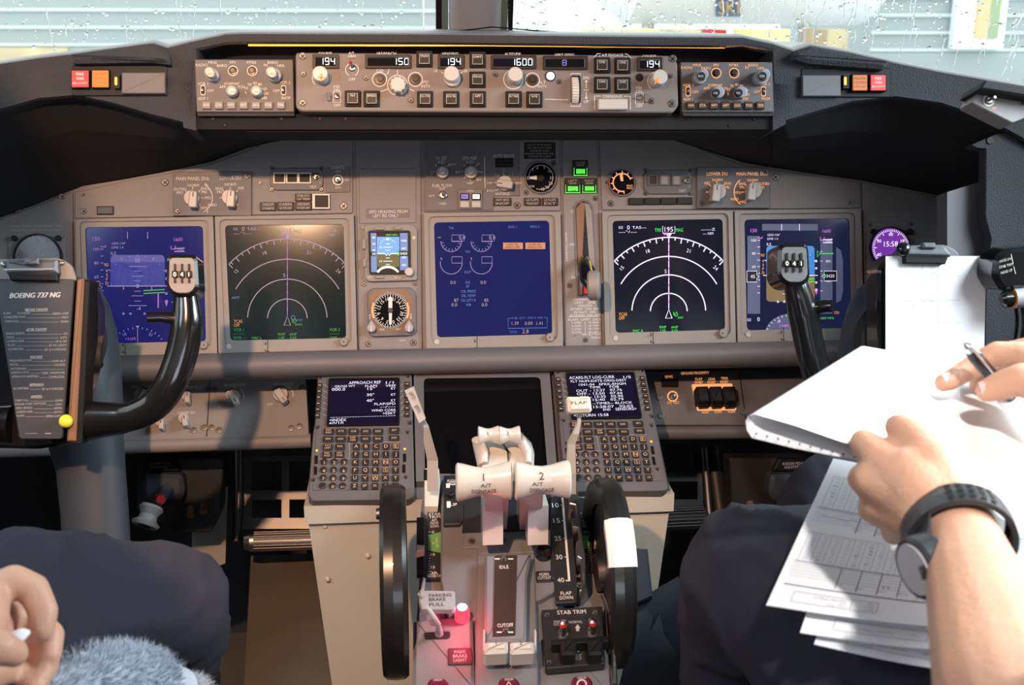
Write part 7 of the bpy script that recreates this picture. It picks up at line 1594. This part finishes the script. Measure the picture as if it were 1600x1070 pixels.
# wristwatch
wt = thing('wristwatch', 'black rubber wristwatch with pale dial on the left wrist of the right pilot', 'wristwatch', loc=C(1495, 840, .79))
ax = (C(1545, 960, .705) - C(1494, 832, .80)).normalized(); cc = C(1497, 838, .795); toC = (CAM_LOC - cc).normalized()
e1 = (toC - ax * toC.dot(ax)).normalized(); e2 = ax.cross(e1).normalized()
if e2.dot(CAM_ROT @ Vector((1, 0, 0))) < 0: e2 = -e2
b = MB(); seg = 40; W2 = .0125; ra, rb = .0318, .0345; rows = []
for i in range(seg + 1):
    a = 2 * math.pi * i / seg; o = e1 * math.cos(a) * ra + e2 * math.sin(a) * rb; nn = o.normalized(); rows.append([cc + o - ax * W2 - nn * .001, cc + o - ax * W2 + nn * .003, cc + o + nn * .0038, cc + o + ax * W2 + nn * .003, cc + o + ax * W2 - nn * .001])
b.grid(rows, 'watch_rubber', False)
for i in range(5):
    for j in (-1, 0, 1):
        a = R(8 + i * 11); o = e1 * math.cos(a) * ra + e2 * math.sin(a) * rb; nn = o.normalized(); tt = (e2 * math.cos(a) - e1 * math.sin(a)).normalized(); p = cc + o + nn * .0042 + ax * (j * .0072)
        s1, s2 = tt * .0021, ax * .0024; b.add([p - s1 - s2, p + s1 - s2, p + s1 + s2, p - s1 + s2], [(0, 1, 2, 3)], 'black')
b.build('strap', wt)
pc = C(1428, 890, .765); nx = (-(CAM_ROT @ Vector((1, 0, 0))) * .90 + toC * .30 - (CAM_ROT @ Vector((0, 1, 0))) * .30).normalized()
b = MB(); b.axial(pc - nx * .019, pc, [(.0185, 0), (.0215, .2), (.0218, .85), (.0200, 1)], 'watch_rubber', 36); b.build('case', wt)
b = MB(); b.axial(pc - nx * .001, pc + nx * .0006, [(.0178, 0), (.0175, 1)], 'watch_dial', 36); b.build('dial', wt)
b = MB(); L_ = [(pc - nx * .008, .018), (pc - nx * .014 + e2 * .012, .016)]
b.hexa([pc - nx * .013 - ax * .015 - toC * .004, pc - nx * .013 + ax * .015 - toC * .004, cc + e1 * .022 - e2 * .022 + ax * .0125, cc + e1 * .022 - e2 * .022 - ax * .0125, pc - nx * .004 - ax * .015 + toC * .010, pc - nx * .004 + ax * .015 + toC * .010, cc + e1 * .034 - e2 * .010 + ax * .0125, cc + e1 * .034 - e2 * .010 - ax * .0125], 'watch_rubber'); b.build('lug', wt)

# ---- left-seat pilot
ca = thing('person', 'left pilot in dark trousers, only knee and one hand in view', 'person', loc=(-.55, -1.2, .45))
K1 = C(256, 946, 1.12)
legs = [[(Vector((-.49, -1.16, .60)), .10), (C(10, 985, .98), .086), (C(140, 962, 1.05), .074), (K1, .064), (C(268, 1010, 1.26), .058), (C(250, 1190, 1.34), .052), (C(240, 1400, 1.42), .050)],
        [(Vector((-.62, -1.18, .60)), .10), (Vector((-.72, -.68, .62)), .075), (Vector((-.70, -.45, .25)), .055), (Vector((-.70, -.4, .08)), .05)], [(Vector((-.49, -1.2, .62)), .11), (Vector((-.62, -1.2, .62)), .11)]]
voxel('trousers', legs, 'trousers', .008, ca, 6, folds(13, .010, 9))
torso2 = [[(p + Vector((-1.10, .06 + (p.z - .62) * .4, 0)), r) for p, r in c_] for c_ in torso]
hd2 = [px([(-70, 1010, .80, .026), (-40, 970, .82, .024), (-12, 925, .85, .0140)]), px([(-70, 1020, .80, .026), (-30, 1000, .83, .022), (5, 958, .875, .0135)]), px([(-70, 1030, .80, .026), (-30, 1025, .83, .020), (12, 1005, .875, .0125)]), px([(-70, 1045, .80, .024), (-25, 1045, .825, .018), (10, 1045, .86, .0115)]),
       px([(-12, 925, .85, .0140), (22, 908, .855, .0125), (52, 921, .86, .0120), (68, 955, .855, .0108), (64, 984, .85, .0098)]),
       px([(5, 958, .875, .0135), (48, 966, .885, .0115), (78, 992, .88, .0110), (76, 1022, .87, .0098)]),
       px([(12, 1005, .875, .0125), (50, 1020, .88, .0110), (72, 1040, .87, .0098), (58, 1064, .86, .0090)]),
       px([(10, 1045, .86, .0115), (40, 1062, .86, .0100), (52, 1085, .85, .0090)]),
       px([(-70, 1030, .79, .020), (-32, 1010, .785, .015), (0, 1012, .79, .0125), (22, 1020, .80, .0100)])]
arm2 = [px([(-68, 1022, .80, .029), (-170, 1080, .74, .036), (-330, 1160, .66, .043)]), [(C(-330, 1160, .66), .045), (Vector((-.44, -1.07, 1.04)), .052), (Vector((-.44, -1.08, 1.12)), .060)], [(Vector((-.69, -1.08, 1.12)), .058), (Vector((-.76, -1.10, .86)), .045), (Vector((-.66, -1.0, .76)), .032), (Vector((-.62, -.92, .74)), .026)]]
HC2 = Vector((-.55, -1.0, 1.33)); HF2 = (.1, 1, -.3)
voxel('body', hd2 + arm2 + torso2 + head(HC2, HF2), 'skin', .0026, ca, 3); face(ca, HC2, HF2)
voxel('shirt', [[(p, r + .012) for p, r in c_] for c_ in torso2] + [[(Vector((-.44, -1.08, 1.13)), .074), (Vector((-.43, -1.07, 1.06)), .070)], [(Vector((-.69, -1.08, 1.13)), .072), (Vector((-.72, -1.09, 1.02)), .066)]], 'shirt', .007, ca, 4, folds(14, .006))
b = MB(); b.grid([[C(-40, 1018, .81), C(-10, 1000, .812), C(14, 988, .814), C(36, 981, .816), C(46, 984, .818)], [C(-40, 1040, .80), C(-10, 1026, .80), C(18, 1012, .803), C(38, 999, .808), C(48, 988, .815)], [C(-40, 1042, .805), C(-10, 1029, .806), C(18, 1015, .81), C(38, 1001, .814), C(48, 989, .82)]], 'paper', True); b.build('folded_note', label='bit of folded white paper in the hand of the left pilot', cat='paper')

# ---- seats (mostly out of frame) and the fleece covered armrest
for sx, lb in ((-.56, 'left pilot seat with blue grey fleece on its inboard armrest'), (.53, 'right pilot seat under the pilot holding papers')):
    t = thing('pilot_seat', lb, 'seat', loc=(sx, -1.2, 0))
    b = MB(); b.box((sx - .25, -1.48, .36), (sx + .25, -1.0, .47), 'lining'); b.build('seat_cushion', t)
    b = MB(); b.box((sx - .24, -1.62, .47), (sx + .20, -1.52, 1.15), 'lining'); b.build('backrest', t)
    b = MB(); b.box((sx - .12, -1.35, .0), (sx + .12, -1.1, .36), 'steel_dark'); b.build('pedestal', t)
    if sx < 0:
        c = C(196, 1060, .93); b = MB(); A_ = [C(72, 1052, .95), C(170, 1020, .98), C(300, 1015, 1.0)]; 
        up = Vector((0, 0, 1)); 
        P_ = [C(30, 1120, .86), C(110, 1085, .92), C(200, 1078, .97), C(285, 1085, 1.01)]
        b.tube(P_, [.030, .036, .036, .022], 'fleece', 18, flat=1.0); core = b.build('armrest', t)
        h = MB(); rn = random.Random(3)
        for i in range(15000):
            s = rn.random() * 3; k = min(2, int(s)); f_ = s - k; p = P_[k].lerp(P_[k + 1], f_); r = (.030, .036, .036, .022)[k] * (1 - f_) + (.036, .036, .022, .022)[k] * f_
            d = (P_[k + 1] - P_[k]).normalized(); a = rn.uniform(0, 2 * math.pi); x_ = d.orthogonal().normalized(); y_ = d.cross(x_); o = x_ * math.cos(a) + y_ * math.sin(a)
            if s > 2.6: o = (o + d * 1.4).normalized()
            q = p + o * r * .96; L = rn.uniform(.005, .014); bend = Vector((rn.uniform(-1, 1), rn.uniform(-1, 1), rn.uniform(-1, .6))) * .55; sd = d * .00035 if rn.random() < .5 else o.cross(d) * .00035
            m1 = q + (o + bend * .4).normalized() * L * .5; e_ = q + (o + bend).normalized() * L; h.add([q - sd, q + sd, m1 + sd * .8, m1 - sd * .8, e_], [(0, 1, 2, 3), (3, 2, 4)], 'fleece')
        o_ = h.build('fleece_cover', t, 'blue grey fleece pile', kind='stuff')
# ================================================================== loose papers
def sheet(name, label, top, bot, k='paper', th=.0004, dots=None, cat='paper'):
    pass
# folded sheets in the hands: loop of paper, swept from the front edge to the back edge
def fan(label, A, B, prof_f, prof_b, nm='folded_papers'):
    b = MB(); nrow = 8
    rows = [[f_.lerp(k_, i / nrow) for f_, k_ in zip(prof_f, prof_b)] for i in range(nrow + 1)]
    b.grid(rows, 'paper', True); return b
pf = [C(1690, 900, .80), C(1600, 838, .83), C(1500, 756, .87), C(1420, 722, .888), C(1335, 697, .905), (C(1240, 664, .925)), C(1180, 647, .94), C(1169, 650, .944), C(1165, 658, .945), C(1167, 672, .944), C(1175, 684, .94), C(1240, 700, .93), C(1335, 718, .915), C(1420, 742, .90), C(1490, 775, .885)]
pb = [C(1760, 650, 1.03), C(1660, 612, 1.035), C(1560, 582, 1.04), C(1480, 564, 1.045), C(1430, 555, 1.05), C(1390, 548, 1.055), C(1352, 541, 1.062), C(1345, 541, 1.066), C(1341, 545, 1.068), C(1342, 552, 1.068), C(1346, 558, 1.066), C(1380, 570, 1.06), C(1440, 590, 1.05), C(1500, 610, 1.04), C(1560, 640, 1.03)]
b = fan('', None, None, pf, pb)
for i in range(11):
    t_ = i / 10; x, y, d = (1169 + t_ * 0, 655, .944) if i == 0 else (1178 + (i - 1) * 17, 681 + (i - 1) * 4.0, .939 - (i - 1) * .0028)
    p = C(x + 2, y - 5, d - .0015); u = C(x + 5, y - 5, d - .0015) - p; v = C(x + 2, y - 1.5, d - .0015) - p; b.add([p, p + u, p + u + v, p + v], [(3, 2, 1, 0)], 'ink')
b.build('folded_papers', label='large bright white fan of folded printout held in both hands', cat='paper')
LAP = Frame(C(1350, 880, .985), 72)
def lap(label, pts, n, marks=None, curl=.012):
    """A sheet on the lap: quad outline in px (tl, tr, br, bl), gently curled along its lower edge."""
    b = MB(LAP); q = [LAP.uv(x, y, n) for x, y in pts]; N_ = 12; rows = []
    def at(u, v): p = (q[0] * (1 - u) + q[1] * u) * (1 - v) + (q[3] * (1 - u) + q[2] * u) * v; return LAP.W(p.x, p.y - .010 * math.sin(math.pi * u) * v, n + curl * (.35 * math.sin(math.pi * u) * v * v))
    for i in range(N_ + 1): rows.append([at(j / N_, i / N_) for j in range(N_ + 1)])
    b.grid(rows, 'paper', True); lo_ = [[p - LAP.N * .0007 for p in r] for r in rows]; b.grid([list(reversed(r)) for r in lo_], 'paper', True)
    b.grid([rows[-1], lo_[-1]], 'paper', False); b.grid([[r[0] for r in rows], [r[0] for r in lo_]][::-1], 'paper', False)
    def seg(u0, v0, u1, v1, w_, k):
        P_ = [at(u0 + (u1 - u0) * i / 6, v0 + (v1 - v0) * i / 6) + LAP.N * .0004 for i in range(7)]; d = (P_[-1] - P_[0]).normalized(); s = LAP.N.cross(d) * w_
        b.add([p + s for p in P_] + [p - s for p in P_], [(i, i + 1, 8 + i, 7 + i)[::-1] for i in range(6)], k)
    def word(u, v, s_, h, k, wu=None):
        vs_, fs_, g0, g1 = glyphs(s_); ux = (at(min(1, u + .05), v) - at(u, v)).normalized(); vx = LAP.N.cross(ux); o = at(u, v) + LAP.N * .0004; sc_ = h / CAPH; sx = (wu / (g1 - g0)) if wu else sc_
        b.add([o - ux * (a - g0) * sx - vx * c_ * sc_ for a, c_ in vs_], fs_, k)
    if marks: marks(seg, word)
    b.build('paper_sheet', label=label, cat='paper', group='papers on the lap of the right pilot')
rn = random.Random(11)
def form(seg, word):
    K = 'ink_light'
    for v in (.06, .085): seg(.10, v, .95, v, .0003, K)
    for blk, (va, vb) in enumerate(((.13, .36), (.53, .72))):
        for i in range(10):
            u = .04 + i * .048; seg(u, va, u, vb, .00022, K)
            for j in range(9): word(u + .034, va + .012 + j * (vb - va) / 9, rn.choice(('CS', 'OS', 'S5', '05')), .0022, 'ink' if rn.random() < .2 else K)
        seg(.03, va, .52, va, .0003, K); seg(.03, vb, .95, vb, .0009, K)
        for j in range(1, 6): seg(.03, vb + j * .018, .95, vb + j * .018, .00018, K)
        for i in range(9): u = .22 + i * .08; seg(u, vb, u, vb + .13, .0003, 'ink')
        for i in range(7): word(.24 + i * .085, vb + .10, rn.choice(('UTC', 'FUEL', 'BLK', 'OFF')), .0026, K)
    for i in range(14): seg(.06 + i * .04, .405 + .006 * (i % 3), .10 + i * .04, .42 - .004 * (i % 2), .0003, 'ink_blue')
    for i in range(4): word(.42 + .1 * i, .79, rn.choice(('0715', '33', '6.4')), .0034, 'ink_blue')
    seg(.03, .865, .98, .865, .0005, 'ink'); seg(.08, .90, .40, .90, .0003, K); seg(.08, .96, .40, .96, .0003, K); seg(.08, .90, .08, .96, .0003, K); seg(.40, .90, .40, .96, .0003, K); seg(.30, .90, .30, .96, .0003, K)
    for j, s_ in enumerate(('Page:', 'Effect:', 'Date:')): word(.385, .912 + j * .016, s_, .0022, K)
    for j, s_ in enumerate(('Appendix 2 Page 21', '6.40', 'OCT 2014')): word(.28, .912 + j * .016, s_, .0022, K)
def foot(seg, word):
    K = 'ink_light'; seg(.12, .90, .50, .90, .0003, K); seg(.12, .96, .50, .96, .0003, K); seg(.12, .90, .12, .96, .0003, K); seg(.50, .90, .50, .96, .0003, K); word(.46, .93, 'Page:', .0024, K); word(.36, .93, 'Appendix 2 Page 17', .0024, K)
lap('lowest thick white sheet of the lap papers, its pink edge above the trousers', [(1352, 760), (1660, 840), (1650, 1062), (1272, 1006)], .014, foot, .010)
lap('white sheet in the middle of the lap stack with a small Page box', [(1330, 745), (1640, 822), (1625, 1018), (1250, 988)], .020, foot, .012)
lap('printed form on top of the lap stack, tables and pen marks', [(1302, 716), (1640, 778), (1600, 985), (1197, 945)], .027, form, .014)
cleanup()
